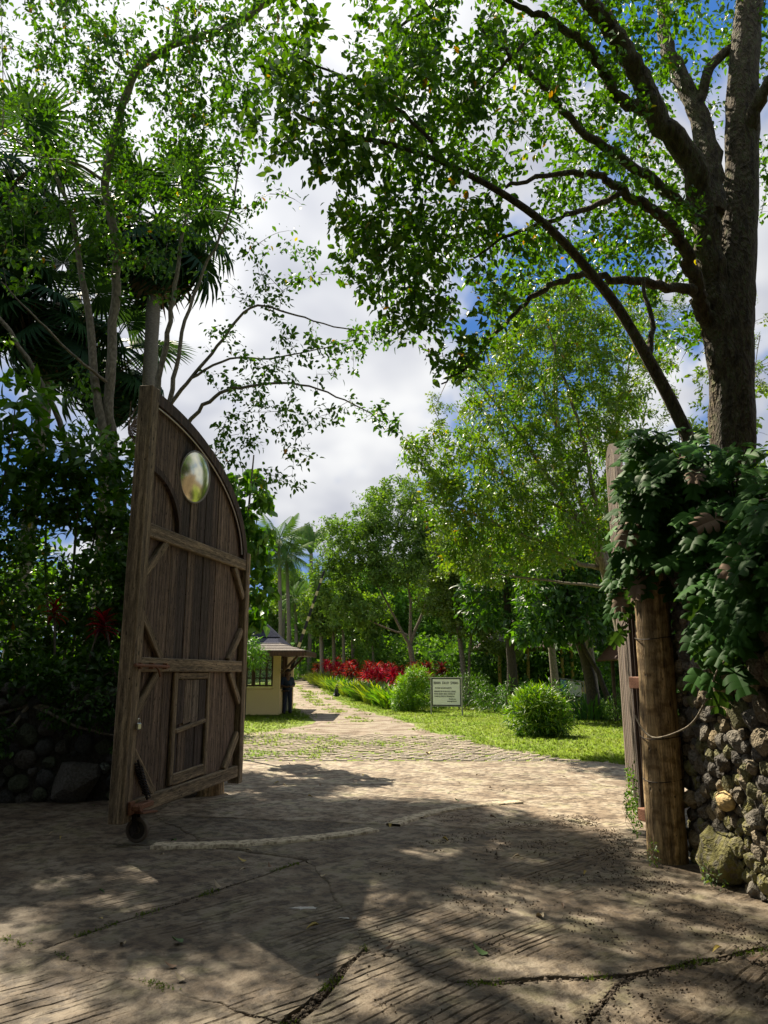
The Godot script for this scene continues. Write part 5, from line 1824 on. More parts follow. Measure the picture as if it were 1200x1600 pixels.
func make_gate_vine():
	var root := thing("climbing_vine", "large-leaved dark climbing vine smothering the gate hinge and top of the right wall", "vine", Vector3(2.8, 2.4, -6.6))
	var shapes := [vine_leaf(1), vine_leaf(2), vine_leaf(3)]
	var base := Vector3(2.8, 2.4, -6.6)
	var lumps := [[Vector3(2.72, 3.55, -6.9), Vector3(0.50, 0.42, 0.45), 46], [Vector3(2.55, 3.05, -6.6), Vector3(0.42, 0.45, 0.4), 38], [Vector3(2.95, 3.2, -6.4), Vector3(0.5, 0.42, 0.5), 40], [Vector3(2.95, 2.75, -6.0), Vector3(0.45, 0.35, 0.5), 40], [Vector3(2.75, 2.45, -6.0), Vector3(0.28, 0.28, 0.5), 22], [Vector3(3.1, 2.7, -5.2), Vector3(0.45, 0.4, 0.5), 30], [Vector3(2.45, 2.65, -6.9), Vector3(0.26, 0.35, 0.25), 14], [Vector3(2.62, 2.15, -5.75), Vector3(0.12, 0.3, 0.5), 18], [Vector3(2.66, 2.2, -5.2), Vector3(0.14, 0.35, 0.4), 26], [Vector3(2.75, 2.5, -5.0), Vector3(0.25, 0.3, 0.4), 20], [Vector3(2.58, 1.72, -5.75), Vector3(0.06, 0.35, 0.35), 7], [Vector3(2.36, 2.35, -7.3), Vector3(0.1, 0.4, 0.15), 8], [Vector3(3.4, 3.3, -7.2), Vector3(0.6, 0.5, 0.5), 22]]
	var stems := MB.new()
	var core := Vector3(3.05, 2.5, -6.6)
	for l in lumps:
		for k in int(l[2] * 2.5):
			var d := rvec(1.0).normalized() * pow(rng.randf(), 0.4)
			if d.x > 0.3 and rng.randf() < 0.5:
				d.x = -d.x
			var p: Vector3 = l[0] + d * l[1]
			var out := (Vector3(-0.45, -1.0, 0.4) + d * 0.6 + rvec(0.6)).normalized()
			var n := (Vector3(-0.5, 0.55, 0.7) + d * 0.5 + rvec(0.5))
			var x := out.cross(n).normalized()
			n = x.cross(out)
			var s := rnd(0.12, 0.30)
			var bright := rng.randf() < 0.10
			var o := put("leaf", shapes[rng.randi() % 3], mats.dead_frond if rng.randf() < 0.025 else (mats.vine_2 if bright else mats["vine_%d" % (rng.randi() % 2)]), root)
			o.transform = Transform3D(Basis(x * s, out * s, n * s), p - base)
			var foot: Vector3 = l[0].lerp(core, 0.4) + rvec(0.15)
			stems.tube(PackedVector3Array([foot - base, (foot + p) * 0.5 + Vector3(0, 0.12, 0) - base, p - base]), PackedFloat32Array([0.010, 0.007, 0.005]), 4, 0.0, null, false)
	for row in [[Vector3(2.9, 1.0, -6.75), Vector3(2.75, 2.3, -6.7), Vector3(2.85, 3.2, -6.8)], [Vector3(3.0, 2.3, -6.9), Vector3(3.1, 2.8, -6.2), Vector3(3.1, 2.6, -5.3)], [Vector3(2.7, 2.4, -6.9), Vector3(2.8, 3.2, -7.0), Vector3(3.3, 3.6, -7.3)]]:
		var c := curve([row[0] - base, row[1] - base, row[2] - base], 6)
		var r := PackedFloat32Array()
		for i in c.size():
			r.append(0.03)
		stems.tube(c, r, 6, 0.1, noise_b)
	put("stems", stems.mesh(), mats.bark_dark, root).set_meta("kind", "stuff")
	# a loose tendril that hangs across the stones and the log
	var pts := [Vector3(2.52, 2.0, -5.35), Vector3(2.52, 1.72, -5.55), Vector3(2.52, 1.60, -5.75), Vector3(2.50, 1.42, -5.9), Vector3(2.48, 1.22, -6.15), Vector3(2.42, 1.12, -6.35), Vector3(2.32, 1.05, -6.6), Vector3(2.27, 1.10, -6.75), Vector3(2.24, 1.22, -6.85)]
	var c := curve(pts, 5)
	var r := PackedFloat32Array()
	for i in c.size():
		c[i] -= base
		r.append(0.008)
	var mb := MB.new()
	mb.tube(c, r, 5, 0.1, noise_b)
	put("tendril", mb.mesh(), mats.bark_pale, root)
	for k in 5:
		var d := Vector3(rnd(-0.8, 0.3), rnd(-0.9, 0.2), rnd(0, 0.8)).normalized()
		var n := Vector3(-0.3, 0.8, 0.5)
		var x := d.cross(n).normalized()
		var s := rnd(0.13, 0.2)
		var o := put("leaf", shapes[k % 3], mats.vine_1, root)
		o.transform = Transform3D(Basis(x * s, d * s, x.cross(d) * s), Vector3(2.53, 2.02 - k * 0.05, -5.35) - base)
	# moss-green creeper on the leaf's foot and weeds at the log
	var leaf := leaf_shape(0.5, 0.2, 0.2, 2)
	bush("creeper", "bright green creeper fringing the foot of the edge-on gate leaf", Vector3(2.42, 0.1, -7.6), [[Vector3(2.45, 0.45, -7.75), Vector3(0.035, 0.28, 0.12), 2], [Vector3(2.5, 0.30, -8.0), Vector3(0.03, 0.18, 0.15), 2], [Vector3(2.40, 0.22, -7.5), Vector3(0.03, 0.16, 0.08), 2]], {"leaf": leaf, "size": 0.035, "fill": 420, "pal": [Color(0.16, 0.30, 0.02), Color(0.10, 0.22, 0.02)], "stem": 0.003, "category": "plant"})
	bush("weed", "small pale weed at the foot of the log gatepost", Vector3(2.28, 0.0, -6.75), [[Vector3(2.27, 0.10, -6.72), Vector3(0.05, 0.12, 0.05), 3]], {"leaf": leaf, "size": 0.03, "fill": 60, "pal": [Color(0.20, 0.28, 0.14)], "stem": 0.003, "category": "plant"})
	bush("weed", "small weed against the mossy boulder at the wall's foot", Vector3(2.55, 0.0, -6.1), [[Vector3(2.52, 0.08, -6.12), Vector3(0.10, 0.08, 0.14), 3]], {"leaf": leaf, "size": 0.032, "fill": 90, "pal": [Color(0.20, 0.28, 0.14), Color(0.12, 0.2, 0.08)], "stem": 0.003, "category": "plant"})


# ---------------------------------------------------------------- garden beds along the drive
var strap_a: ArrayMesh
var strap_b: ArrayMesh


func cordyline(label: String, base: Vector3, high: float, heads: int, pal: Array, group := "", size := 0.55) -> void:
	if strap_a == null:
		strap_a = strap_shape(0.085, 0.34)
		strap_b = strap_shape(0.20, 0.45)
	var root := thing("cordyline", label, "plant", base, group)
	var buf := PackedFloat32Array()
	var mb := MB.new()
	for k in heads:
		var foot := Vector3(rnd(-0.15, 0.15), 0, rnd(-0.15, 0.15)) * high
		var top := foot * 2.2 + Vector3(0, high * rnd(0.5, 0.78), 0)
		mb.tube(PackedVector3Array([foot, top]), PackedFloat32Array([0.016, 0.014]), 5)
		for i in 24:
			var t := i / 23.0
			var a := i * 2.399
			var el := lerpf(1.35, -0.15, t)
			var d := Vector3(cos(a) * cos(el), sin(el), sin(a) * cos(el))
			var x := d.cross(Vector3.UP).normalized()
			var n := x.cross(d)
			var s := size * rnd(0.75, 1.1)
			push(buf, x * s, d * s, -n * s * 0.9, top - Vector3(0, t * 0.16, 0), tint(pal, 0.4))
	put("stems", mb.mesh(), mats.bark_pale, root)
	swarm("foliage", strap_b, mats.leaf_red, buf, root)


func strap_clump(label: String, base: Vector3, high: float, wide: float, count: int, pal: Array, group: String, called := "strap_leaved_plant") -> void:
	var root := thing(called, label, "plant", base, group)
	var buf := PackedFloat32Array()
	for i in count:
		var a := rnd(0, TAU)
		var foot := Vector3(cos(a), 0, sin(a)) * wide * 0.5 * sqrt(rng.randf())
		var b := a + rnd(-0.8, 0.8)
		var el := rnd(0.85, 1.5)
		var d := Vector3(cos(b) * cos(el), sin(el), sin(b) * cos(el))
		var x := d.cross(Vector3.UP).normalized()
		var n := x.cross(d)
		var s := high * rnd(0.75, 1.3)
		push(buf, x * s, d * s, -n * s, foot, tint(pal, 0.3))
	swarm("foliage", strap_a, mats.leaf, buf, root)


func make_garden():
	var red := [[Color(0.62, 0.03, 0.13), Color(0.45, 0.015, 0.07), Color(0.70, 0.14, 0.24)], [Color(0.22, 0.02, 0.035), Color(0.11, 0.025, 0.03), Color(0.34, 0.09, 0.07), Color(0.10, 0.09, 0.04)]]
	var tones := ["crimson", "crimson", "maroon", "crimson", "maroon", "maroon", "maroon", "maroon", "crimson", "crimson", "maroon"]
	for k in tones.size():
		var t := k / (tones.size() - 1.0)
		var z := lerpf(-34.6, -56, pow(t, 1.15))
		var x := lerpf(1.55, -4.5, pow(t, 1.05)) + rnd(-0.2, 0.2)
		if k == 0:
			tones[k] = "maroon"
		for j in 2:
			var lab: String = "%s cordyline in the %s row of the bed, %s from the sign" % [tones[k], ["front", "back"][j], ["nearest plant", "second plant", "third plant", "fourth plant", "fifth plant", "sixth plant", "seventh plant", "eighth plant", "ninth plant", "tenth plant", "farthest plant"][k]]
			cordyline(lab, Vector3(x + j * 0.9, land(x, z), z - j * 0.9), rnd(1.75, 2.1) + j * 0.2, 5, red[0 if tones[k] == "crimson" else 1], "red cordylines in the bed beside the drive", 0.62)
	var ps := [[Color(0.11, 0.25, 0.03), Color(0.16, 0.31, 0.04), Color(0.24, 0.34, 0.06)], [Color(0.045, 0.13, 0.02), Color(0.07, 0.18, 0.03)], [Color(0.30, 0.36, 0.05), Color(0.22, 0.32, 0.05)]]
	for k in 12:
		var t := k / 11.0
		var z := lerpf(-33.4, -55, pow(t, 1.1))
		var x := lerpf(0.55, -4.75, pow(t, 1.08))
		strap_clump("strap-leaved green clump edging the bed, %s counted from the sign" % ["first", "second", "third", "fourth", "fifth", "sixth", "seventh", "eighth", "ninth", "tenth", "eleventh", "twelfth"][k], Vector3(x, land(x, z), z), rnd(1.0, 1.3), 1.3, 190, ps[k % 3 if k < 9 else 2], "strap-leaved clumps edging the bed")
	# round bush on the lawn
	var b := Vector3(3.95, 0, -19.9)
	var lf := leaf_shape(0.17, 0.3, 0.35, 4)
	bush("round_bush", "rounded yellow-green bush alone on the lawn right of the sign", b, [[b + Vector3(0, 0.5, 0), Vector3(0.80, 0.62, 0.80), 6], [b + Vector3(0.0, 0.82, 0), Vector3(0.52, 0.42, 0.52), 4], [b + Vector3(0.35, 0.4, 0.2), Vector3(0.52, 0.42, 0.5), 3]], {"leaf": lf, "size": 0.19, "fill": 4600, "pal": [Color(0.16, 0.30, 0.03), Color(0.26, 0.38, 0.035), Color(0.07, 0.17, 0.025)], "outward": 0.9, "lift": 0.25, "lumps": 0.2})
	b = Vector3(1.0, 0, -31.6)
	bush("column_bush", "tall yellow-green leafy bush left of the sign at the end of the bed", b, [[b + Vector3(0.1, 0.75, 0), Vector3(0.78, 0.85, 0.7), 6], [b + Vector3(0.35, 1.35, 0), Vector3(0.55, 0.5, 0.5), 4], [b + Vector3(-0.2, 0.45, 0.3), Vector3(0.55, 0.5, 0.4), 4]], {"leaf": lf, "size": 0.17, "fill": 4600, "pal": [Color(0.27, 0.42, 0.03), Color(0.16, 0.32, 0.03), Color(0.11, 0.24, 0.03)], "lift": 0.3, "outward": 0.9})
	b = Vector3(3.3, 0, -32.6)
	bush("clipped_hedge", "dark clipped hedge directly behind the sign", b, [[b + Vector3(-0.9, 0.7, 0), Vector3(0.9, 0.8, 0.6), 4], [b + Vector3(0.5, 0.75, 0), Vector3(0.8, 0.8, 0.6), 4]], {"leaf": lf, "size": 0.15, "fill": 2400, "pal": [Color(0.05, 0.12, 0.02), Color(0.07, 0.15, 0.02)], "category": "hedge"})
	# right-hand border
	b = Vector3(6.1, 0, -29.6)
	bush("shrub", "dark mounded shrub behind the lone round bush", b, [[b + Vector3(-0.9, 0.6, 0), Vector3(1.0, 0.75, 0.7), 4], [b + Vector3(0.6, 0.6, 0), Vector3(0.9, 0.7, 0.7), 4]], {"leaf": lf, "size": 0.2, "fill": 1500, "pal": [Color(0.06, 0.15, 0.025), Color(0.08, 0.18, 0.03)]})
	b = Vector3(4.4, 0, -30.5)
	bush("shrub", "low dark shrub on the lawn edge between the sign and the round bush", b, [[b + Vector3(0, 0.5, 0), Vector3(1.0, 0.6, 0.6), 4]], {"leaf": lf, "size": 0.17, "fill": 900, "pal": [Color(0.045, 0.11, 0.02), Color(0.06, 0.14, 0.02)]})
	strap_clump("glossy arching strap-leaved clump left of the small clipped bush", Vector3(7.15, 0, -26.6), 1.0, 1.3, 130, [Color(0.06, 0.16, 0.05), Color(0.09, 0.2, 0.06)], "")
	strap_clump("glossy arching strap-leaved clump behind the small clipped bush", Vector3(8.2, 0, -27.4), 1.15, 1.5, 150, [Color(0.05, 0.14, 0.05), Color(0.08, 0.19, 0.06)], "")
	b = Vector3(7.65, 0, -25.2)
	bush("clipped_bush", "small clipped light-green bush beside the edge-on gate leaf", b, [[b + Vector3(0, 0.4, 0), Vector3(0.5, 0.42, 0.5), 4]], {"leaf": lf, "size": 0.1, "fill": 1100, "pal": [Color(0.12, 0.26, 0.03), Color(0.17, 0.3, 0.035)]})
	var lg := thing("fallen_log", "short brown log lying on the lawn before the dark shrubs", "log", Vector3(6.6, 0.13, -28.4))
	var mb := MB.new()
	mb.tube(PackedVector3Array([Vector3(-0.75, 0, 0), Vector3(-0.25, 0.01, 0.02), Vector3(0.3, 0, 0.03), Vector3(0.75, 0.02, 0.05)]), PackedFloat32Array([0.15, 0.16, 0.15, 0.14]), 12, 0.08, noise_b)
	put("log", mb.mesh(), mats.bark_pale, lg)
	# small round-headed tree before the guardhouse window
	make_tree("small_tree", "small round-headed tree in front of the guardhouse windows", "tree", Vector3(-4.85, 0, -26.6), [[[Vector3(-4.85, -0.05, -26.6), Vector3(-4.84, 0.9, -26.6), Vector3(-4.86, 1.9, -26.6)], 0.06, 0.04, "trunk"]], [[Vector3(-4.65, 2.15, -26.6), Vector3(0.62, 0.42, 0.6), 12], [Vector3(-4.9, 2.5, -26.6), Vector3(0.6, 0.4, 0.5), 8]], {"leaf": lf, "size": 0.17, "per": 8, "fill": 900, "pal": [Color(0.09, 0.22, 0.02), Color(0.13, 0.28, 0.025)], "bark": "bark_dark", "droop": 0.8, "lift": -0.3})
	# far hedge at the bend
	b = Vector3(-6.4, land(-6, -61), -61)
	bush("hedge", "bright clipped hedge where the drive bends behind the guardhouse", b, [[b + Vector3(-1.2, 0.6, 0), Vector3(1.2, 0.7, 0.7), 3], [b + Vector3(0.8, 0.7, 0), Vector3(1.2, 0.8, 0.7), 3]], {"leaf": lf, "size": 0.25, "fill": 1500, "pal": [Color(0.10, 0.24, 0.04), Color(0.15, 0.3, 0.05)], "category": "hedge"})


# ---------------------------------------------------------------- trees to the right of the drive
func make_right_trees():
	var leaf := leaf_shape(0.5, 0.3, 0.15, 2)
	var limbs := [
		[[Vector3(5.95, -0.1, -18), Vector3(5.83, 1.45, -18), Vector3(5.63, 2.96, -18), Vector3(5.33, 4.01, -17.8), Vector3(5.08, 4.76, -17.6)], 0.2, 0.1, "trunk"],
		[[Vector3(5.57, 3.26, -18), Vector3(5.12, 4.48, -17.8), Vector3(4.48, 5.53, -17.5), Vector3(3.7, 6.57, -17.2), Vector3(2.93, 7.63, -17), Vector3(2.16, 8.53, -16.8)], 0.1, 0.015, "limb"],
		[[Vector3(5.39, 4.04, -18), Vector3(4.66, 4.14, -17.6), Vector3(3.76, 4.54, -17.2), Vector3(2.66, 4.92, -16.8), Vector3(1.46, 5.31, -16.5), Vector3(0.58, 5.41, -16.3)], 0.07, 0.01, "limb"],
		[[Vector3(5.38, 3.89, -18), Vector3(5.14, 5.71, -17.6), Vector3(4.74, 7.77, -17.4), Vector3(4.29, 9.2, -17.2), Vector3(3.98, 10.48, -17)], 0.08, 0.012, "limb"],
		[[Vector3(5.47, 4.2, -18), Vector3(4.85, 6.18, -18.2), Vector3(4.35, 8.3, -18.4), Vector3(3.93, 9.78, -18.5), Vector3(3.14, 11.32, -18.6)], 0.08, 0.012, "limb"],
		[[Vector3(5.43, 3.57, -18), Vector3(4.23, 3.67, -17.5), Vector3(2.94, 3.76, -17), Vector3(1.73, 3.85, -16.6)], 0.05, 0.008, "limb"],
		[[Vector3(5.27, 4.67, -18), Vector3(5.78, 6.46, -18), Vector3(6.05, 8.16, -18), Vector3(6.5, 9.92, -18)], 0.07, 0.012, "limb"],
		[[Vector3(5.0, 5.0, -17.6), Vector3(3.9, 5.6, -17.2), Vector3(2.7, 6.2, -16.9), Vector3(1.6, 6.9, -16.7)], 0.05, 0.008, "branch"]]
	var clouds := [[Vector3(4.11, 9.79, -17), Vector3(1.74, 1.11, 1.8), 87], [Vector3(2.81, 8.78, -17), Vector3(1.25, 1.09, 1.6), 52], [Vector3(5.42, 10.44, -17.6), Vector3(1.48, 1.15, 1.8), 72], [Vector3(4.76, 8.27, -17.4), Vector3(1.59, 1.27, 1.8), 92], [Vector3(3.08, 7.47, -17), Vector3(1.39, 0.92, 1.6), 58], [Vector3(1.95, 6.3, -16.8), Vector3(1.05, 0.9, 1.5), 50], [Vector3(3.53, 6.25, -17.2), Vector3(1.38, 1.07, 1.6), 81], [Vector3(5.04, 6.68, -17.6), Vector3(1.26, 1.1, 1.6), 72], [Vector3(2.37, 5.22, -16.8), Vector3(1.33, 0.74, 1.5), 72], [Vector3(4.13, 5.04, -17.4), Vector3(1.53, 0.92, 1.6), 87], [Vector3(1.46, 5.31, -16.5), Vector3(0.87, 0.87, 1.2), 40], [Vector3(2.96, 4.2, -17), Vector3(1.48, 0.74, 1.5), 69], [Vector3(1.89, 4.01, -16.7), Vector3(0.87, 0.58, 1.2), 26], [Vector3(6.48, 9.56, -18), Vector3(1.16, 1.33, 1.6), 43], [Vector3(5.88, 7.98, -18), Vector3(0.98, 1.14, 1.4), 43], [Vector3(3.9, 11.2, -17.6), Vector3(1.3, 0.8, 1.4), 50], [Vector3(0.9, 6.6, -16.6), Vector3(0.7, 0.5, 0.9), 26], [Vector3(6.6, 6.0, -18), Vector3(0.9, 1.2, 1.0), 40]]
	make_tree("spreading_tree", "light-green spreading tree fanning branches left behind the edge-on gate leaf", "tree", Vector3(5.95, 0, -18), limbs, clouds, {"leaf": leaf, "dense": 1.7, "loose": 1.3, "size": 0.11, "per": 28, "pal": [Color(0.12, 0.25, 0.03), Color(0.17, 0.30, 0.04), Color(0.10, 0.21, 0.03), Color(0.24, 0.32, 0.055)], "bark": "bark_pale", "twig": 0.009, "bare": 0.12, "stray": YELLOW})
	make_tree("feathery_tree", "tall feathery yellow-green tree filling the sky behind the spreading tree", "tree", Vector3(7.6, 0, -27.5), [[[Vector3(7.6, -0.1, -27.5), Vector3(7.4, 3, -27.4), Vector3(6.9, 7.5, -27.2), Vector3(6.6, 12, -27), Vector3(6.8, 15, -27)], 0.22, 0.05, "trunk"], [[Vector3(7.2, 4.2, -27.3), Vector3(5.6, 7.0, -27), Vector3(4.6, 10.4, -27), Vector3(4.0, 13.8, -27)], 0.1, 0.02, "limb"], [[Vector3(7.3, 3.6, -27.3), Vector3(5.4, 5.6, -26.8), Vector3(4.4, 7.9, -26.6), Vector3(3.2, 10.6, -26.6)], 0.09, 0.02, "limb"], [[Vector3(6.9, 6.5, -27.2), Vector3(8.4, 9.0, -27), Vector3(9.6, 13.5, -27)], 0.09, 0.02, "limb"]],
		[[Vector3(3.44, 11.44, -27), Vector3(1.96, 1.72, 2), 50], [Vector3(4.98, 13.54, -27), Vector3(2.24, 1.74, 2), 60], [Vector3(7.06, 15.16, -27), Vector3(2.27, 1.51, 2), 60], [Vector3(8.97, 13.54, -27), Vector3(2.24, 1.99, 2), 60], [Vector3(6.87, 11.44, -27), Vector3(2.45, 1.96, 2), 70], [Vector3(10.04, 11.18, -27), Vector3(1.71, 1.96, 2), 50], [Vector3(4.02, 8.76, -26.5), Vector3(2.13, 1.42, 1.8), 50], [Vector3(7.09, 8.76, -26.5), Vector3(2.36, 1.65, 1.8), 60], [Vector3(14.45, 13.54, -27), Vector3(1.5, 2.49, 2), 50], [Vector3(11.3, 15.41, -27.5), Vector3(1.8, 1.54, 2), 40]],
		{"leaf": sprig_shape(8, 0.2, 31), "size": 0.26, "per": 10, "dense": 0.85, "pal": [Color(0.13, 0.22, 0.04), Color(0.17, 0.26, 0.055), Color(0.24, 0.30, 0.08), Color(0.10, 0.18, 0.035)], "bark": "bark_pale", "twig": 0.016, "bare": 0.18, "leaf_mat": "leaf_dull"})
	# dark broad-leaved trees in front of the pavilion
	var big := leaf_shape(0.45, 0.3, 0.3, 3)
	var dark := [Color(0.05, 0.13, 0.025), Color(0.065, 0.16, 0.03), Color(0.035, 0.09, 0.02), Color(0.09, 0.2, 0.04)]
	make_tree("broadleaf_tree", "dark broad-leaved tree with black trunk, nearest the sign's right", "tree", Vector3(5.0, 0, -30), [[[Vector3(5.0, -0.1, -30), Vector3(5.06, 1.6, -30), Vector3(5.0, 3.2, -30), Vector3(4.9, 5.5, -30)], 0.28, 0.12, "trunk"], [[Vector3(5.0, 2.6, -30), Vector3(6.0, 3.8, -29.6), Vector3(6.8, 4.6, -29.4)], 0.1, 0.03, "branch"]], [[Vector3(4.9, 6.2, -30), Vector3(1.9, 1.3, 1.6), 14], [Vector3(6.3, 4.7, -29.5), Vector3(1.5, 1.1, 1.3), 12], [Vector3(3.9, 4.4, -30), Vector3(1.1, 1.2, 1.1), 10], [Vector3(5.6, 3.4, -29.2), Vector3(1.3, 0.6, 0.9), 8]], {"leaf": big, "size": 0.27, "per": 14, "fill": 2600, "pal": dark, "bark": "bark_dark", "droop": 0.8, "lift": -0.2})
	make_tree("broadleaf_tree", "dark broad-leaved tree with two crossing trunks beside the edge-on gate leaf", "tree", Vector3(7.3, 0, -26.5), [[[Vector3(7.3, -0.1, -26.5), Vector3(7.15, 1.5, -26.5), Vector3(6.7, 3.4, -26.4), Vector3(6.4, 5.5, -26.4)], 0.26, 0.1, "trunk"], [[Vector3(7.9, -0.1, -26.2), Vector3(7.4, 1.6, -26.3), Vector3(6.6, 3.0, -26.3), Vector3(5.7, 4.2, -26.1)], 0.12, 0.04, "second_trunk"]], [[Vector3(6.3, 5.6, -26.2), Vector3(1.5, 1.1, 1.3), 14], [Vector3(7.4, 4.6, -26.2), Vector3(1.3, 1.1, 1.2), 14], [Vector3(5.7, 4.0, -26), Vector3(1.2, 0.9, 1.1), 12], [Vector3(6.8, 3.2, -25.8), Vector3(1.3, 0.7, 0.9), 10], [Vector3(5.2, 2.9, -25.9), Vector3(0.9, 0.5, 0.8), 8]], {"leaf": big, "size": 0.26, "per": 14, "fill": 3000, "pal": dark, "bark": "bark_dark", "droop": 0.8, "lift": -0.2})
	make_tree("broadleaf_tree", "dark leafy tree with a grey-green trunk between the pavilion posts", "tree", Vector3(7.0, 0, -31), [[[Vector3(7.0, -0.1, -31), Vector3(6.95, 1.5, -31), Vector3(6.8, 4.0, -31)], 0.22, 0.12, "trunk"]], [[Vector3(7.0, 5.4, -31), Vector3(1.8, 1.4, 1.4), 10], [Vector3(8.6, 4.6, -31), Vector3(1.5, 1.6, 1.4), 10], [Vector3(7.6, 7.4, -31), Vector3(1.8, 1.4, 1.4), 10]], {"leaf": big, "size": 0.26, "per": 12, "fill": 3000, "pal": dark, "bark": "bark_pale", "droop": 0.8, "lift": -0.2})
	make_tree("backing_tree", "deep-green tree filling the right side behind the dark broadleaf trees", "tree", Vector3(10.5, 0, -34), [[[Vector3(10.5, -0.1, -34), Vector3(10.4, 2.5, -34), Vector3(10.2, 6, -34)], 0.25, 0.12, "trunk"]], [[Vector3(9.8, 4.4, -34), Vector3(2.4, 1.9, 1.8), 10], [Vector3(12, 5.0, -33), Vector3(2.4, 2.4, 1.8), 10], [Vector3(10.4, 7.6, -34), Vector3(2.6, 1.8, 1.8), 10], [Vector3(11.5, 2.2, -33), Vector3(2.2, 1.6, 1.2), 6]], {"leaf": sprig_shape(7, 0.3, 5), "size": 0.55, "per": 4, "fill": 2800, "pal": dark, "bark": "bark_dark"})
	make_tree("backing_tree", "tall pale-green tree beyond the shade tree at the right edge", "tree", Vector3(12.5, 0, -24), [[[Vector3(12.5, -0.1, -24), Vector3(12.3, 4, -24), Vector3(12.0, 9, -24)], 0.22, 0.06, "trunk"]], [[Vector3(11.6, 10.5, -24), Vector3(1.8, 1.7, 1.6), 40], [Vector3(12.6, 8.0, -24), Vector3(1.6, 1.6, 1.6), 30], [Vector3(10.6, 8.6, -24), Vector3(1.2, 1.2, 1.2), 20], [Vector3(10.4, 5.6, -24), Vector3(1.4, 1.4, 1.2), 24]], {"leaf": leaf, "size": 0.17, "per": 22, "pal": [Color(0.15, 0.26, 0.04), Color(0.2, 0.3, 0.05)], "bark": "bark_pale"})
	make_tree("backing_tree", "dense green tree between the pavilion and the edge-on gate leaf", "tree", Vector3(9.6, 0, -22.5), [[[Vector3(9.6, -0.1, -22.5), Vector3(9.4, 2, -22.5), Vector3(9.2, 4.5, -22.5)], 0.18, 0.08, "trunk"]], [[Vector3(8.9, 4.4, -22.3), Vector3(1.4, 1.2, 1.2), 24], [Vector3(9.4, 2.6, -22.4), Vector3(1.4, 1.0, 1.2), 20], [Vector3(8.2, 3.4, -22.4), Vector3(0.9, 0.9, 0.9), 16]], {"leaf": big, "size": 0.2, "per": 16, "fill": 1500, "pal": dark, "bark": "bark_dark"})


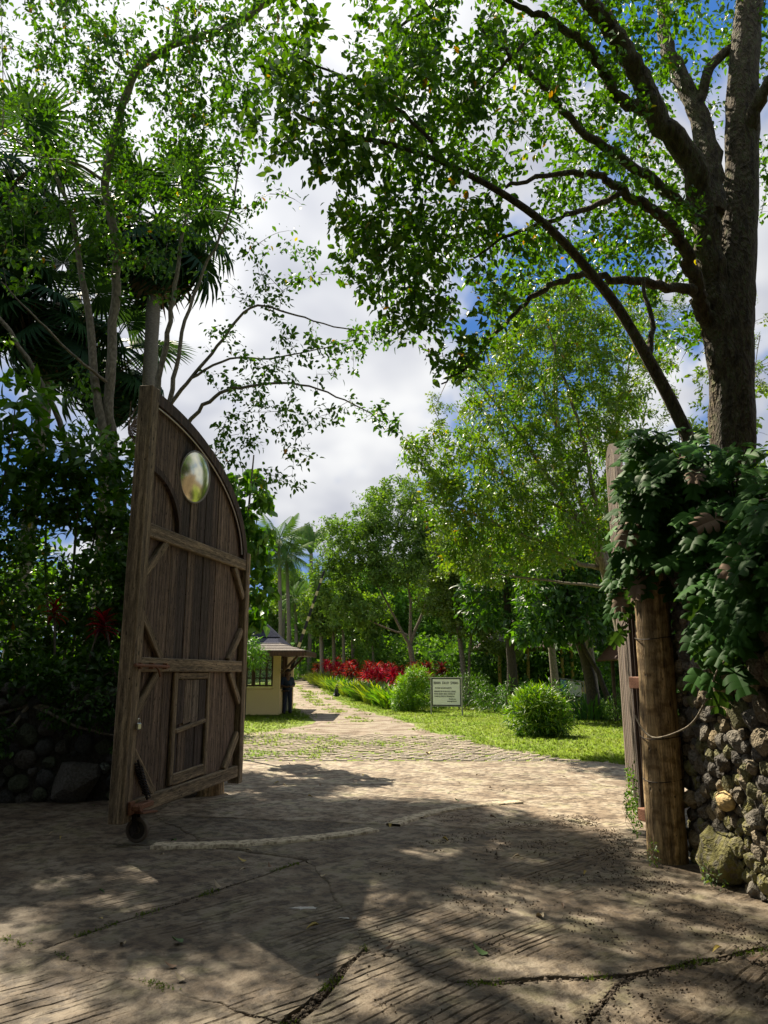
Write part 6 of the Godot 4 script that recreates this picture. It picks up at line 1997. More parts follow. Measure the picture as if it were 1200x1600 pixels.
func make_far_trees():
	var sp := sprig_shape(8, 0.27, 11)
	var sp2 := sprig_shape(10, 0.22, 12)
	var olive := [Color(0.13, 0.24, 0.05), Color(0.17, 0.28, 0.06), Color(0.10, 0.20, 0.045), Color(0.21, 0.30, 0.07)]
	var y := land(1.6, -42)
	make_tree("domed_tree", "domed small-leaved tree with forked trunk at the middle of the far garden", "tree", Vector3(1.6, y, -42), [[[Vector3(1.6, y - 0.1, -42), Vector3(1.65, 1.7, -42), Vector3(1.45, 3.0, -42)], 0.2, 0.15, "trunk"], [[Vector3(1.45, 3.0, -42), Vector3(0.6, 4.6, -42), Vector3(-0.4, 6.6, -42), Vector3(-0.9, 8.6, -42)], 0.11, 0.03, "limb"], [[Vector3(1.45, 3.0, -42), Vector3(1.5, 5.5, -42), Vector3(1.1, 8.0, -42), Vector3(1.2, 10.8, -42)], 0.11, 0.03, "limb"], [[Vector3(1.5, 3.2, -42), Vector3(2.3, 5.2, -41.8), Vector3(3.2, 7.2, -41.6), Vector3(3.6, 8.6, -41.5)], 0.1, 0.03, "limb"], [[Vector3(1.3, 3.6, -42), Vector3(-0.4, 4.2, -41.6), Vector3(-2.0, 5.1, -41.4)], 0.07, 0.02, "branch"]],
		[[Vector3(0.6, 10.7, -42), Vector3(2.4, 2.0, 2.2), 34], [Vector3(-1.9, 8.8, -42), Vector3(2.0, 1.8, 2.0), 30], [Vector3(3.0, 8.9, -42), Vector3(1.8, 1.8, 1.8), 26], [Vector3(0.8, 7.6, -41.2), Vector3(2.2, 1.5, 1.6), 22], [Vector3(-2.9, 6.5, -42), Vector3(1.6, 1.5, 1.6), 22], [Vector3(3.6, 6.6, -42), Vector3(1.5, 1.4, 1.5), 16], [Vector3(-1.8, 4.9, -41.5), Vector3(1.6, 0.9, 1.3), 14]], {"leaf": sp2, "size": 0.40, "per": 9, "fill": 3600, "pal": [Color(0.12, 0.22, 0.055), Color(0.15, 0.26, 0.06), Color(0.18, 0.28, 0.07)], "bark": "bark_pale", "lumps": 0.6, "leaf_mat": "leaf_dull"})
	y = land(4, -38)
	make_tree("thin_tree", "light olive tree with a straight twin trunk just behind the sign's right", "tree", Vector3(4.0, y, -38), [[[Vector3(4.0, y - 0.1, -38), Vector3(3.95, 2, -38), Vector3(3.7, 4.5, -38), Vector3(3.6, 7, -38)], 0.2, 0.06, "trunk"], [[Vector3(4.15, y, -38), Vector3(4.3, 2.4, -38), Vector3(4.6, 5, -38)], 0.12, 0.04, "second_trunk"]], [[Vector3(3.6, 7.4, -38), Vector3(1.5, 1.5, 1.4), 26], [Vector3(4.9, 6.2, -38), Vector3(1.4, 1.4, 1.4), 26], [Vector3(2.8, 5.6, -38), Vector3(1.2, 1.2, 1.2), 20], [Vector3(4.3, 4.2, -37.6), Vector3(1.3, 0.9, 1.1), 18], [Vector3(5.8, 3.4, -37.4), Vector3(1.1, 1.2, 1.0), 16]], {"leaf": sp, "size": 0.36, "per": 8, "fill": 1600, "pal": [Color(0.15, 0.23, 0.045), Color(0.19, 0.26, 0.05), Color(0.12, 0.2, 0.04)], "bark": "bark_pale", "lumps": 0.6})
	# forest behind: each tree its own
	var rows := [[-1.0, -57, 9.0, 3.0, "leaning pale trunk behind the crimson cordylines"], [-3.4, -65, 9.5, 2.6, "twin pale trunks left of the domed tree"], [1.0, -62, 10.0, 3.4, "rounded crown directly behind the domed tree"], [5.0, -56, 10.5, 3.4, "olive crown behind the thin twin-trunked tree"], [9.5, -58, 12.5, 4.0, "tall crown over the pavilion roof"], [14.5, -52, 12.0, 4.0, "broad crown right of the pavilion"], [-6.6, -74, 9.0, 3.0, "crown beneath the traveller's palm"], [-11.0, -68, 7.5, 2.6, "low crown behind the guardhouse ridge"], [-14.5, -64, 8.5, 3.4, "crown behind the guardhouse's left half"], [-19.5, -58, 10.5, 4.2, "crown far left behind the thicket"], [-3.0, -84, 12.0, 4.5, "distant crown left of the domed tree's top"], [5.0, -88, 13.5, 5.0, "distant crown right of the domed tree's top"], [13.0, -82, 15.0, 5.5, "distant crown high over the pavilion"], [22.0, -70, 14.0, 5.0, "crown far right beyond the wall"], [-13.0, -104, 9.5, 5.0, "farthest dark crown behind the coconut palms"], [-26.0, -80, 12.0, 5.0, "crown far left beyond the palms"], [-7.0, -108, 11.0, 5.0, "farthest crown behind the traveller's palm"]]
	for k in rows.size():
		var r: Array = rows[k]
		var x: float = r[0]
		var z: float = r[1]
		y = land(x, z)
		var h: float = r[2]
		var w: float = r[3]
		var lean := rnd(-0.5, 0.5)
		var cl := []
		for j in 7:
			var a := j * 2.4
			var t := j / 6.0
			cl.append([Vector3(x + lean + cos(a) * w * 0.62 * (1.0 - 0.55 * t), y + h * lerpf(0.42, 0.84, t), z + sin(a) * w * 0.5), Vector3(w * 0.55, h * 0.16, w * 0.55) * rnd(0.85, 1.2), 8])
		cl.append([Vector3(x, y + 1.2, z + 1.5), Vector3(w * 0.7, 1.5, 1.2), 2])
		make_tree("forest_tree", "forest tree: %s" % r[4], "tree", Vector3(x, y, z), [[[Vector3(x, y - 0.1, z), Vector3(x + lean * 0.4, y + h * 0.35, z), Vector3(x + lean, y + h * 0.75, z)], 0.22, 0.07, "trunk"], [[Vector3(x + 0.5, y - 0.1, z + 0.6), Vector3(x + 0.7, y + h * 0.3, z + 0.6), Vector3(x + 1.1, y + h * 0.6, z + 0.4)], 0.14, 0.05, "limb"]], cl, {"leaf": [sp, sp2][k % 2], "size": 0.55 if z > -75 else 0.8, "per": 6, "fill": 2200, "pal": olive if k % 3 else [Color(0.11, 0.24, 0.04), Color(0.14, 0.29, 0.05)], "bark": "bark_pale" if k % 2 == 0 else "bark_dark", "lumps": 0.6, "leaf_mat": "leaf_dull", "group": "forest trees beyond the garden"})
	var slim := [[-8.9, -66, 8.0, 0.13, "farther left of the two slim pale trunks behind the porch roof"], [-8.3, -67, 8.5, 0.13, "nearer the drive of the two slim pale trunks behind the porch roof"], [-4.3, -53, 5.5, 0.17, "leftmost slim trunk behind the crimson cordylines, leaning slightly"], [-3.5, -54, 6.0, 0.15, "second slim trunk from the left behind the crimson cordylines"], [-2.75, -53, 5.8, 0.14, "third slim trunk from the left behind the cordylines"], [-2.2, -55, 6.4, 0.15, "fourth slim trunk behind the cordylines, beside the domed tree's low branch"], [-0.6, -50, 5.0, 0.10, "thin trunk in the shade below the domed tree's left side"]]
	for k in slim.size():
		var s: Array = slim[k]
		y = land(s[0], s[1])
		var ln := rnd(-0.5, 0.3)
		make_tree("slim_trunked_tree", s[4], "tree", Vector3(s[0], y, s[1]), [[[Vector3(s[0], y, s[1]), Vector3(s[0] + ln * 0.4, y + s[2] * 0.5, s[1]), Vector3(s[0] + ln, y + s[2], s[1])], s[3], s[3] * 0.7, "trunk"]], [[Vector3(s[0] + ln, y + s[2], s[1]), Vector3(1.5, 1.2, 1.3), 14], [Vector3(s[0] + ln, y + s[2] - 1.4, s[1]), Vector3(1.0, 0.6, 1.0), 5]], {"leaf": sp, "size": 0.5, "per": 7, "fill": 420, "pal": olive, "bark": "palm_bark" if k < 3 else "bark_pale", "group": "slim trunks beyond the drive's bend", "lumps": 0.6})
	# understorey that reads as one mass
	var buf := PackedFloat32Array()
	for i in 9000:
		var z := rnd(-58, -112)
		var x := rnd(-30, 34)
		if z > -66 and x > table(PATH_LEFT, z) - 0.5 and x < table(PATH_RIGHT, z) + 1.2:
			continue
		var h := pow(rng.randf(), 1.3) * (2.4 if z > -75 else 5.0)
		var t := rnd(0, TAU)
		var s := rnd(0.5, 0.95)
		var b := Basis(Vector3.UP, t) * Basis(Vector3.RIGHT, rnd(-0.9, 0.9))
		push(buf, b.x * s, b.y * s, b.z * s, Vector3(x, land(x, z) + h, z), tint([Color(0.05, 0.12, 0.03), Color(0.07, 0.15, 0.035), Color(0.09, 0.19, 0.04)], 0.3))
	for i in 5000:
		var z := rnd(-38, -50)
		var x := rnd(2.6, 18)
		if x < 2.6 + (-38 - z) * -0.25:
			continue
		var s := rnd(0.35, 0.6)
		var b := Basis(Vector3.UP, rnd(0, TAU)) * Basis(Vector3.RIGHT, rnd(-0.9, 0.9))
		push(buf, b.x * s, b.y * s, b.z * s, Vector3(x, land(x, z) + pow(rng.randf(), 1.4) * 2.2, z), tint([Color(0.06, 0.14, 0.03), Color(0.10, 0.2, 0.04)], 0.3))
	for i in 3600:
		var z := rnd(-49, -60)
		var x := rnd(-4.6, 6.0)
		if x < table(PATH_RIGHT, z) + 2.6:
			continue
		var s := rnd(0.35, 0.65)
		var b := Basis(Vector3.UP, rnd(0, TAU)) * Basis(Vector3.RIGHT, rnd(-0.9, 0.9))
		push(buf, b.x * s, b.y * s, b.z * s, Vector3(x, land(x, z) + pow(rng.randf(), 1.2) * 3.2, z), tint([Color(0.09, 0.19, 0.035), Color(0.14, 0.27, 0.045), Color(0.18, 0.30, 0.06)], 0.3))
	swarm("undergrowth", sp, mats.leaf_dull, buf)


# ---------------------------------------------------------------- the trees that shade the forecourt from beside and behind
func make_shading_trees():
	var hb := Vector3(0, 0, 8.5)
	bush("hedge", "tall hedge along the road behind the forecourt", hb, [[hb + Vector3(-8, 1.8, 0), Vector3(4.5, 2.2, 1.0), 2], [hb + Vector3(0, 1.8, 1.5), Vector3(4.5, 2.3, 1.0), 2], [hb + Vector3(8, 1.8, 0), Vector3(4.5, 2.2, 1.0), 2], [Vector3(-12, 2.0, 2.5), Vector3(1.2, 2.4, 5), 2], [Vector3(11, 2.0, 2.5), Vector3(1.2, 2.4, 5), 2]], {"leaf": sprig_shape(8, 0.3, 22), "size": 0.7, "fill": 5000, "pal": [Color(0.05, 0.12, 0.02), Color(0.08, 0.17, 0.025)], "category": "hedge"})
	var sp := sprig_shape(9, 0.3, 21)
	var pal := [Color(0.06, 0.14, 0.02), Color(0.09, 0.19, 0.025)]
	var rows := [["shade tree beside the forecourt, left of the slender tree", Vector3(-10.0, 0, -9.0), 9.0, 3.6], ["shade tree behind the forecourt on the left", Vector3(-6.5, 0, 3.0), 10.0, 4.6], ["shade tree behind the forecourt on the right", Vector3(6.0, 0, 3.5), 10.5, 4.8], ["shade tree straight behind the forecourt", Vector3(-0.5, 0, 10.0), 11.0, 5.0], ["shade tree left of the forecourt beyond the river-stone wall's end", Vector3(-11.5, 0, -4.5), 9.5, 4.2], ["shade tree right of the forecourt beyond the rubble wall", Vector3(9.5, 0, -4.0), 10.5, 4.4], ["shade tree just behind the forecourt, its crown over the concrete", Vector3(-2.5, 0, 1.5), 11.8, 4.6], ["second shade tree just behind the forecourt, its crown over the concrete", Vector3(2.5, 0, 0.8), 12.0, 4.4]]
	for r in rows:
		var b: Vector3 = r[1]
		var h: float = r[2]
		var w: float = r[3]
		var cl := []
		for j in 8:
			var a := j * 2.4
			var t := j / 7.0
			cl.append([b + Vector3(cos(a) * w * 0.6 * (1.0 - 0.5 * t), h * lerpf(0.5, 0.95, t), sin(a) * w * 0.6 * (1.0 - 0.5 * t)), Vector3(w * 0.5, h * 0.14, w * 0.5), 10])
		make_tree("shade_tree", r[0], "tree", b, [[[b + Vector3(0, -0.1, 0), b + Vector3(0.2, h * 0.3, 0.1), b + Vector3(0.1, h * 0.7, 0)], 0.3, 0.12, "trunk"]], cl, {"leaf": sp, "size": 0.75, "per": 6, "fill": 5500, "pal": pal, "bark": "bark_big", "group": "shade trees round the forecourt"})


# ---------------------------------------------------------------- guardhouse
func slab_of(mb: MB, pts: Array, thick: float) -> void:        # a sloping roof panel with thickness under it
	var n: Vector3 = (pts[1] - pts[0]).cross(pts[2] - pts[0]).normalized()
	if n.y < 0:
		n = -n
	var low := []
	var mid := Vector3.ZERO
	for p in pts:
		low.append(p - n * thick)
		mid += p / pts.size()
	mb.poly(pts, n)
	mb.poly(low, -n)
	for i in pts.size():
		var k := (i + 1) % pts.size()
		var e: Vector3 = (pts[k] - pts[i]).cross(n)
		if e.dot((pts[i] + pts[k]) * 0.5 - mid) < 0:
			e = -e
		mb.poly([pts[i], pts[k], low[k], low[i]], e)


func wall_box(root: Node3D, called: String, lo: Vector3, hi: Vector3, m: Material, c := 0.008) -> MeshInstance3D:
	var mb := MB.new()
	mb.box(Transform3D(Basis(), (lo + hi) * 0.5 - root.position), hi - lo, c)
	return put(called, mb.mesh(), m, root)


func grid_window(root: Node3D, x: Transform3D, w: float, h: float, cols: int, rows: int) -> void:     # x: lower middle of the opening, z outwards
	var mb := MB.new()
	for s in [-1.0, 1.0]:
		mb.box(x * Transform3D(Basis(), Vector3(s * (w * 0.5 - 0.03), h * 0.5, 0)), Vector3(0.06, h, 0.09), 0.006)
		mb.box(x * Transform3D(Basis(), Vector3(0, h * 0.5 + s * (h * 0.5 - 0.035), 0)), Vector3(w - 0.125, 0.07, 0.085), 0.006)
	var o := put("window", mb.mesh(), mats.house_wood, root)
	mb = MB.new()
	for k in range(1, cols):
		mb.box(x * Transform3D(Basis(), Vector3(-w * 0.5 + w * k / cols, h * 0.5, 0)), Vector3(0.035, h - 0.145, 0.05))
	for k in range(1, rows):
		for j in cols:
			mb.box(x * Transform3D(Basis(), Vector3(-w * 0.5 + w * (j + 0.5) / cols, h * k / rows, 0.002)), Vector3(w / cols - 0.06, 0.028, 0.04))
	put("muntins", mb.mesh(), mats.house_wood, o)
	mb = MB.new()
	mb.box(x * Transform3D(Basis(), Vector3(0, h * 0.5, 0)), Vector3(w - 0.125, h - 0.145, 0.006))
	put("panes", mb.mesh(), mats.glass, o)


func make_guardhouse():
	var org := Vector3(-6.5, 0, -29)
	var root := thing("guardhouse", "cream guardhouse with brown gridded windows and dark slate roof beside the drive", "building", org)
	var X0 := -9.1
	var X1 := -3.97
	var Z0 := -29.0
	var Z1 := -33.4
	wall_box(root, "wall", Vector3(X0, 0.0, Z0 - 0.16), Vector3(X1, 0.96, Z0), mats.plaster)
	wall_box(root, "wall", Vector3(X0, 0.0, Z1), Vector3(X1, 0.96, Z1 + 0.16), mats.plaster)
	wall_box(root, "wall", Vector3(X0, 0.0, Z1 + 0.165), Vector3(X0 + 0.16, 2.5, Z0 - 0.165), mats.plaster)
	wall_box(root, "wall", Vector3(X1 - 0.16, 0.0, -31.0), Vector3(X1, 0.96, Z0 - 0.165), mats.plaster)
	wall_box(root, "sill", Vector3(X0 - 0.02, 0.965, Z0 - 0.2), Vector3(X1 - 0.28, 1.04, Z0 + 0.035), mats.plaster)
	for row in [[X1 - 0.27, X1 + 0.003, Z0 - 0.17, Z0 + 0.003], [X0 - 0.003, X0 + 0.3, Z0 - 0.17, Z0 + 0.003], [X1 - 0.27, X1 + 0.003, Z1 - 0.003, Z1 + 0.17], [X0 - 0.003, X0 + 0.3, Z1 - 0.003, Z1 + 0.17]]:
		wall_box(root, "pillar", Vector3(row[0], 0.0, row[2]), Vector3(row[1], 2.56, row[3]), mats.plaster)
	wall_box(root, "lintel", Vector3(X0 + 0.3, 2.36, Z0 - 0.16), Vector3(X1 - 0.27, 2.58, Z0 - 0.01), mats.house_wood)
	wall_box(root, "lintel", Vector3(X0 + 0.3, 2.36, Z1 + 0.01), Vector3(X1 - 0.27, 2.58, Z1 + 0.16), mats.house_wood)
	wall_box(root, "floor", Vector3(X0 + 0.17, 0.0, Z1 + 0.17), Vector3(X1 - 0.17, 0.12, Z0 - 0.17), mats.inside)
	wall_box(root, "ceiling", Vector3(X0 + 0.17, 2.60, Z1 + 0.17), Vector3(X1 - 0.17, 2.66, Z0 - 0.17), mats.inside)
	for k in 6:
		grid_window(root, Transform3D(Basis(), Vector3(X1 - 0.27 - 0.375 - k * 0.752, 1.05, Z0 - 0.09) - org), 0.74, 1.30, 3, 4)
	for k in 5:
		grid_window(root, Transform3D(Basis(), Vector3(X1 - 0.27 - 0.45 - k * 0.905, 0.97, Z1 + 0.08) - org), 0.9, 1.38, 3, 4)
	grid_window(root, Transform3D(Basis(Vector3.UP, PI * 0.5), Vector3(X1 - 0.08, 0.97, -29.75) - org), 1.1, 1.45, 3, 4)
	for z in [-30.36, -31.05]:
		wall_box(root, "door_post", Vector3(X1 - 0.11, 0.0, z - 0.06), Vector3(X1 - 0.005, 2.5, z + 0.06), mats.house_wood)
	wall_box(root, "counter", Vector3(X1 - 0.02 + 0.02, 0.86, -30.6), Vector3(X1 + 0.28, 0.90, -29.5), mats.house_wood)
	# roofs
	var q := func(x: float, y: float, z: float) -> Vector3: return Vector3(x, y, z) - org
	var mb := MB.new()
	var o0 := [Vector3(-9.95, 2.44, -27.5), Vector3(-4.3, 2.44, -27.5), Vector3(-3.4, 2.44, -34.6), Vector3(-9.95, 2.44, -34.6)]
	mb = MB.new()
	slab_of(mb, [q.call(-9.95, 2.42, -27.55), q.call(-3.75, 2.42, -27.55), q.call(-4.05, 2.88, -28.55), q.call(-9.1, 2.88, -28.55)], 0.06)
	put("skirt_roof", mb.mesh(), mats.slate, root)
	mb = MB.new()
	slab_of(mb, [q.call(-9.1, 2.90, -28.5), q.call(-3.95, 2.90, -28.5), q.call(-4.62, 3.46, -29.05), q.call(-8.4, 3.46, -29.05)], 0.07)
	put("front_slope", mb.mesh(), mats.slate, root)
	for s in [1.0, -1.0]:
		mb = MB.new()
		slab_of(mb, [q.call(-6.75, 5.40, -28.75), q.call(-6.75, 5.40, -29.8), q.call(-6.75 + s * 2.66, 2.66, -29.8), q.call(-6.75 + s * 2.66, 2.66, -28.75)], 0.09)
		put("roof", mb.mesh(), mats.slate, root)
		mb = MB.new()
		slab_of(mb, [q.call(-6.75, 5.38, -29.82), q.call(-6.75 + s * 2.66, 2.64, -34.3), q.call(-6.75 + s * 2.66, 2.64, -29.82)], 0.09)
		put("hip", mb.mesh(), mats.slate, root)
	mb = MB.new()
	slab_of(mb, [q.call(-6.75, 5.36, -29.9), q.call(-9.41, 2.62, -34.3), q.call(-4.09, 2.62, -34.3)], 0.09)
	put("hip", mb.mesh(), mats.slate, root)
	mb = MB.new()
	mb.prism(PackedVector2Array([Vector2(-2.6, 2.7), Vector2(2.1, 2.7), Vector2(-0.25, 5.15)]), -0.2, -0.06)
	put("gable", mb.mesh(), mats.plaster, root)
	for s in [-1.0, 1.0]:
		mb = MB.new()
		mb.beam(Vector3(-0.25 + 0.02 * s, 5.28, 0.275), Vector3(-0.25 + s * 2.62, 2.60, 0.275), 0.22, 0.04, Vector3(0, 0, 1))
		put("bargeboard", mb.mesh(), mats.house_wood, root)
	# porch roof that reaches out over the drive side, its shingles in courses
	var courses := 5
	var e0 := [Vector3(-5.15, 2.34, -27.2), Vector3(-2.82, 2.34, -27.2), Vector3(-2.82, 2.34, -31.4), Vector3(-5.15, 2.34, -31.4)]
	var e1 := [Vector3(-4.62, 2.68, -28.2), Vector3(-4.02, 2.68, -28.2), Vector3(-4.02, 2.68, -30.6), Vector3(-4.62, 2.68, -30.6)]
	var pr := put("porch_roof", porch_core(Vector3(-4.3, 2.6, -29.4) - org), mats.worn_shingle, root)
	for side in 4:
		for k in courses:
			var t0 := float(k) / courses
			var t1 := float(k + 1.12) / courses
			var a: Vector3 = e0[side].lerp(e1[side], t0)
			var b: Vector3 = e0[(side + 1) % 4].lerp(e1[(side + 1) % 4], t0)
			var c: Vector3 = e0[(side + 1) % 4].lerp(e1[(side + 1) % 4], t1)
			var d: Vector3 = e0[side].lerp(e1[side], t1)
			mb = MB.new()
			var up := Vector3(0, 0.028, 0)
			slab_of(mb, [a - org + up, b - org + up, c - org, d - org], 0.02)
			put("shingle_course", mb.mesh(), mats.worn_shingle, pr)
	for row in [[e0[0], e0[1]], [e0[1], e0[2]]]:
		mb = MB.new()
		var dd: Vector3 = (row[1] - row[0]).normalized()
		mb.beam(row[0] - org + Vector3(0, -0.09, 0) + dd * 0.03, row[1] - org + Vector3(0, -0.09, 0) - dd * 0.03, 0.035, 0.17, Vector3.UP)
		put("fascia", mb.mesh(), mats.house_wood, root)
	mb = MB.new()
	slab_of(mb, [Vector3(-5.1, 2.22, -27.25) - org, Vector3(-2.87, 2.22, -27.25) - org, Vector3(-2.87, 2.22, -31.3) - org, Vector3(-5.1, 2.22, -31.3) - org], 0.02)
	put("soffit", mb.mesh(), mats.house_wood, root)
	mb = MB.new()
	for z in [-28.9, -31.0]:
		mb = MB.new()
		mb.beam(Vector3(-3.92, 1.55, z) - org, Vector3(-3.3, 2.2, z) - org, 0.08, 0.08, Vector3(0, 0, 1))
		put("roof_bracket", mb.mesh(), mats.house_wood, root)
	# raised striped boom
	var bar := thing("boom_barrier", "raised boom barrier striped black and pale yellow beside the guardhouse", "barrier", Vector3(-4.05, 0, -31.6))
	mb = MB.new()
	mb.box(Transform3D(Basis(), Vector3(0, 0.55, 0)), Vector3(0.2, 1.1, 0.24), 0.015)
	put("post", mb.mesh(), mats.sign_post, bar)
	var f := Vector3(0.02, 1.2, 0)
	var g := Vector3(1.50, 5.85, 0)
	mb = MB.new()
	mb.beam(f - (g - f).normalized() * 0.55, f, 0.16, 0.12, Vector3(0, 0, 1))
	put("counterweight", mb.mesh(), mats.iron, bar)
	for k in 17:
		mb = MB.new()
		var k0 := (k / 2 + (0.64 if k % 2 else 0.0)) / 8.64
		var k1 := (k / 2 + (1.0 if k % 2 else 0.64)) / 8.64
		mb.beam(f.lerp(g, k0), f.lerp(g, k1), 0.13 - 0.0025 * k, 0.07, Vector3(0, 0, 1), 0.004)
		put("stripe", mb.mesh(), mats.stripe_black if k % 2 == 0 else mats.stripe_pale, bar)
	# pavilion with yellow posts among the dark trees
	var pv := thing("pavilion", "open pavilion with yellow posts half hidden behind dark broadleaf trees", "building", Vector3(8.2, 0, -40))
	var y := land(8, -40)
	mb = MB.new()
	mb.box(Transform3D(Basis(), Vector3(0, y + 0.12, -1)), Vector3(5.4, 0.35, 5.0), 0.02)
	put("floor", mb.mesh(), mats.pale_concrete, pv)
	for row in [[-2.3, 1.3], [-1.45, 1.3], [-0.85, 1.3], [0.9, 1.3], [1.4, 1.3], [2.4, 1.3], [-2.3, -3.2], [0, -3.2], [2.4, -3.2]]:
		mb = MB.new()
		mb.tube(PackedVector3Array([Vector3(row[0], y + 0.3, row[1]), Vector3(row[0], y + 1.5, row[1]), Vector3(row[0], y + 2.8, row[1])]), PackedFloat32Array([0.095, 0.085, 0.09]), 10)
		put("post", mb.mesh(), mats.yellow_post, pv)
	mb = MB.new()
	for s in [[Vector3(-3.2, 2.6, 2.0), Vector3(3.2, 2.6, 2.0), Vector3(1.4, 4.2, -1), Vector3(-1.4, 4.2, -1)], [Vector3(3.2, 2.6, 2.0), Vector3(3.2, 2.6, -4), Vector3(1.4, 4.2, -1)], [Vector3(3.2, 2.6, -4), Vector3(-3.2, 2.6, -4), Vector3(-1.4, 4.2, -1), Vector3(1.4, 4.2, -1)], [Vector3(-3.2, 2.6, -4), Vector3(-3.2, 2.6, 2.0), Vector3(-1.4, 4.2, -1)]]:
		var w := []
		for p in s:
			w.append(p + Vector3(0, y, 0))
		slab_of(mb, w, 0.08)
	put("roof", mb.mesh(), mats.house_wood, pv)
	mb = MB.new()
	mb.box(Transform3D(Basis(), Vector3(0.3, y + 0.75, -3.2)), Vector3(5.0, 0.9, 0.12), 0.01)
	put("back_wall", mb.mesh(), mats.house_wood, pv)
	mb = MB.new()
	mb.box(Transform3D(Basis(), Vector3(1.6, y + 0.62, 1.5)), Vector3(0.9, 0.62, 0.08), 0.01)
	put("parapet", mb.mesh(), mats.plaster, pv)
	# cloth on a rail
	var cl := thing("hanging_cloth", "blue and white cloth hung over a rail in front of the pavilion", "cloth", Vector3(9.2, y, -38.0))
	for k in 2:
		mb = MB.new()
		var n := 12
		for i in n + 1:
			for j in 5:
				var xx: float = lerpf(-0.15, 0.15, float(i) / n) * [1.0, 2.2][k] + [-0.25, 0.3][k]
				mb.add(Vector3(xx, 1.0 - j * 0.17 - 0.15 * (xx + 0.3), 0.03 * sin(xx * 30.0 + j)), Vector3.BACK)
		for i in n:
			for j in 4:
				var a := i * 5 + j
				mb.tri(a, a + 5, a + 6)
				mb.tri(a, a + 6, a + 1)
		mb.smooth()
		put("cloth", mb.mesh(), [mats.cloth_blue, mats.cloth_white][k], cl)
	mb = MB.new()
	mb.tube(PackedVector3Array([Vector3(-0.5, 1.08, 0), Vector3(0.75, 0.9, 0)]), PackedFloat32Array([0.02, 0.02]), 6)
	mb.tube(PackedVector3Array([Vector3(-0.5, 0, 0), Vector3(-0.5, 1.1, 0)]), PackedFloat32Array([0.025, 0.025]), 6)
	mb.tube(PackedVector3Array([Vector3(0.75, 0, 0), Vector3(0.75, 0.92, 0)]), PackedFloat32Array([0.025, 0.025]), 6)
	put("rail", mb.mesh(), mats.sign_post, cl)
	# hut whose eave shows beside the gate leaf
	var hut := thing("hut", "small hut whose brown eave with pale bargeboard shows beside the edge-on gate leaf", "building", Vector3(8.9, 0, -24))
	mb = MB.new()
	slab_of(mb, [Vector3(-1.75, 1.98, 1.0), Vector3(-0.6, 3.25, 1.0), Vector3(-0.6, 3.25, -1.5), Vector3(-1.75, 1.98, -1.5)], 0.06)
	slab_of(mb, [Vector3(0.55, 1.98, 1.0), Vector3(-0.6, 3.25, 1.0), Vector3(-0.6, 3.25, -1.5), Vector3(0.55, 1.98, -1.5)], 0.06)
	put("roof", mb.mesh(), mats.house_wood, hut)
	mb = MB.new()
	mb.beam(Vector3(-1.78, 1.93, 1.02), Vector3(-0.6, 3.24, 1.02), 0.10, 0.03, Vector3(0, 0, 1))
	put("bargeboard", mb.mesh(), mats.frame_wood, hut)
	for x in [-1.3, 0.2]:
		for z in [0.7, -1.2]:
			mb = MB.new()
			mb.box(Transform3D(Basis(), Vector3(x, 1.05, z)), Vector3(0.1, 2.1, 0.1), 0.006)
			put("post", mb.mesh(), mats.dark_wood, hut)


func porch_core(c: Vector3) -> ArrayMesh:
	var mb := MB.new()
	mb.box(Transform3D(Basis(), c), Vector3(0.5, 0.1, 2.3), 0.01)
	return mb.mesh()


# ---------------------------------------------------------------- people
func hand_bones(wrist: Vector3, d: Vector3, palm_up: Vector3, s: float) -> Array:
	var across := d.cross(palm_up).normalized() * s
	var out := [[wrist, wrist + d * 0.07, 0.024, 0.030], [wrist + d * 0.04 + across * 0.02, wrist + d * 0.085 + across * 0.03, 0.018, 0.014], [wrist + d * 0.04 - across * 0.02, wrist + d * 0.085 - across * 0.03, 0.018, 0.014]]
	var length := [0.062, 0.076, 0.080, 0.070]
	for k in 4:
		var r := wrist + d * 0.085 + across * (-0.033 + 0.022 * k)
		var m: Vector3 = r + d * length[k] * 0.5
		out.append([r, m, 0.0095, 0.009])
		out.append([m, m + (d * 0.6 + palm_up * 0.8).normalized() * length[k] * 0.5, 0.009, 0.0075])
	out.append([wrist + d * 0.03 + across * -0.025, wrist + d * 0.07 - across * 0.055 + palm_up * 0.02, 0.012, 0.010])
	return out


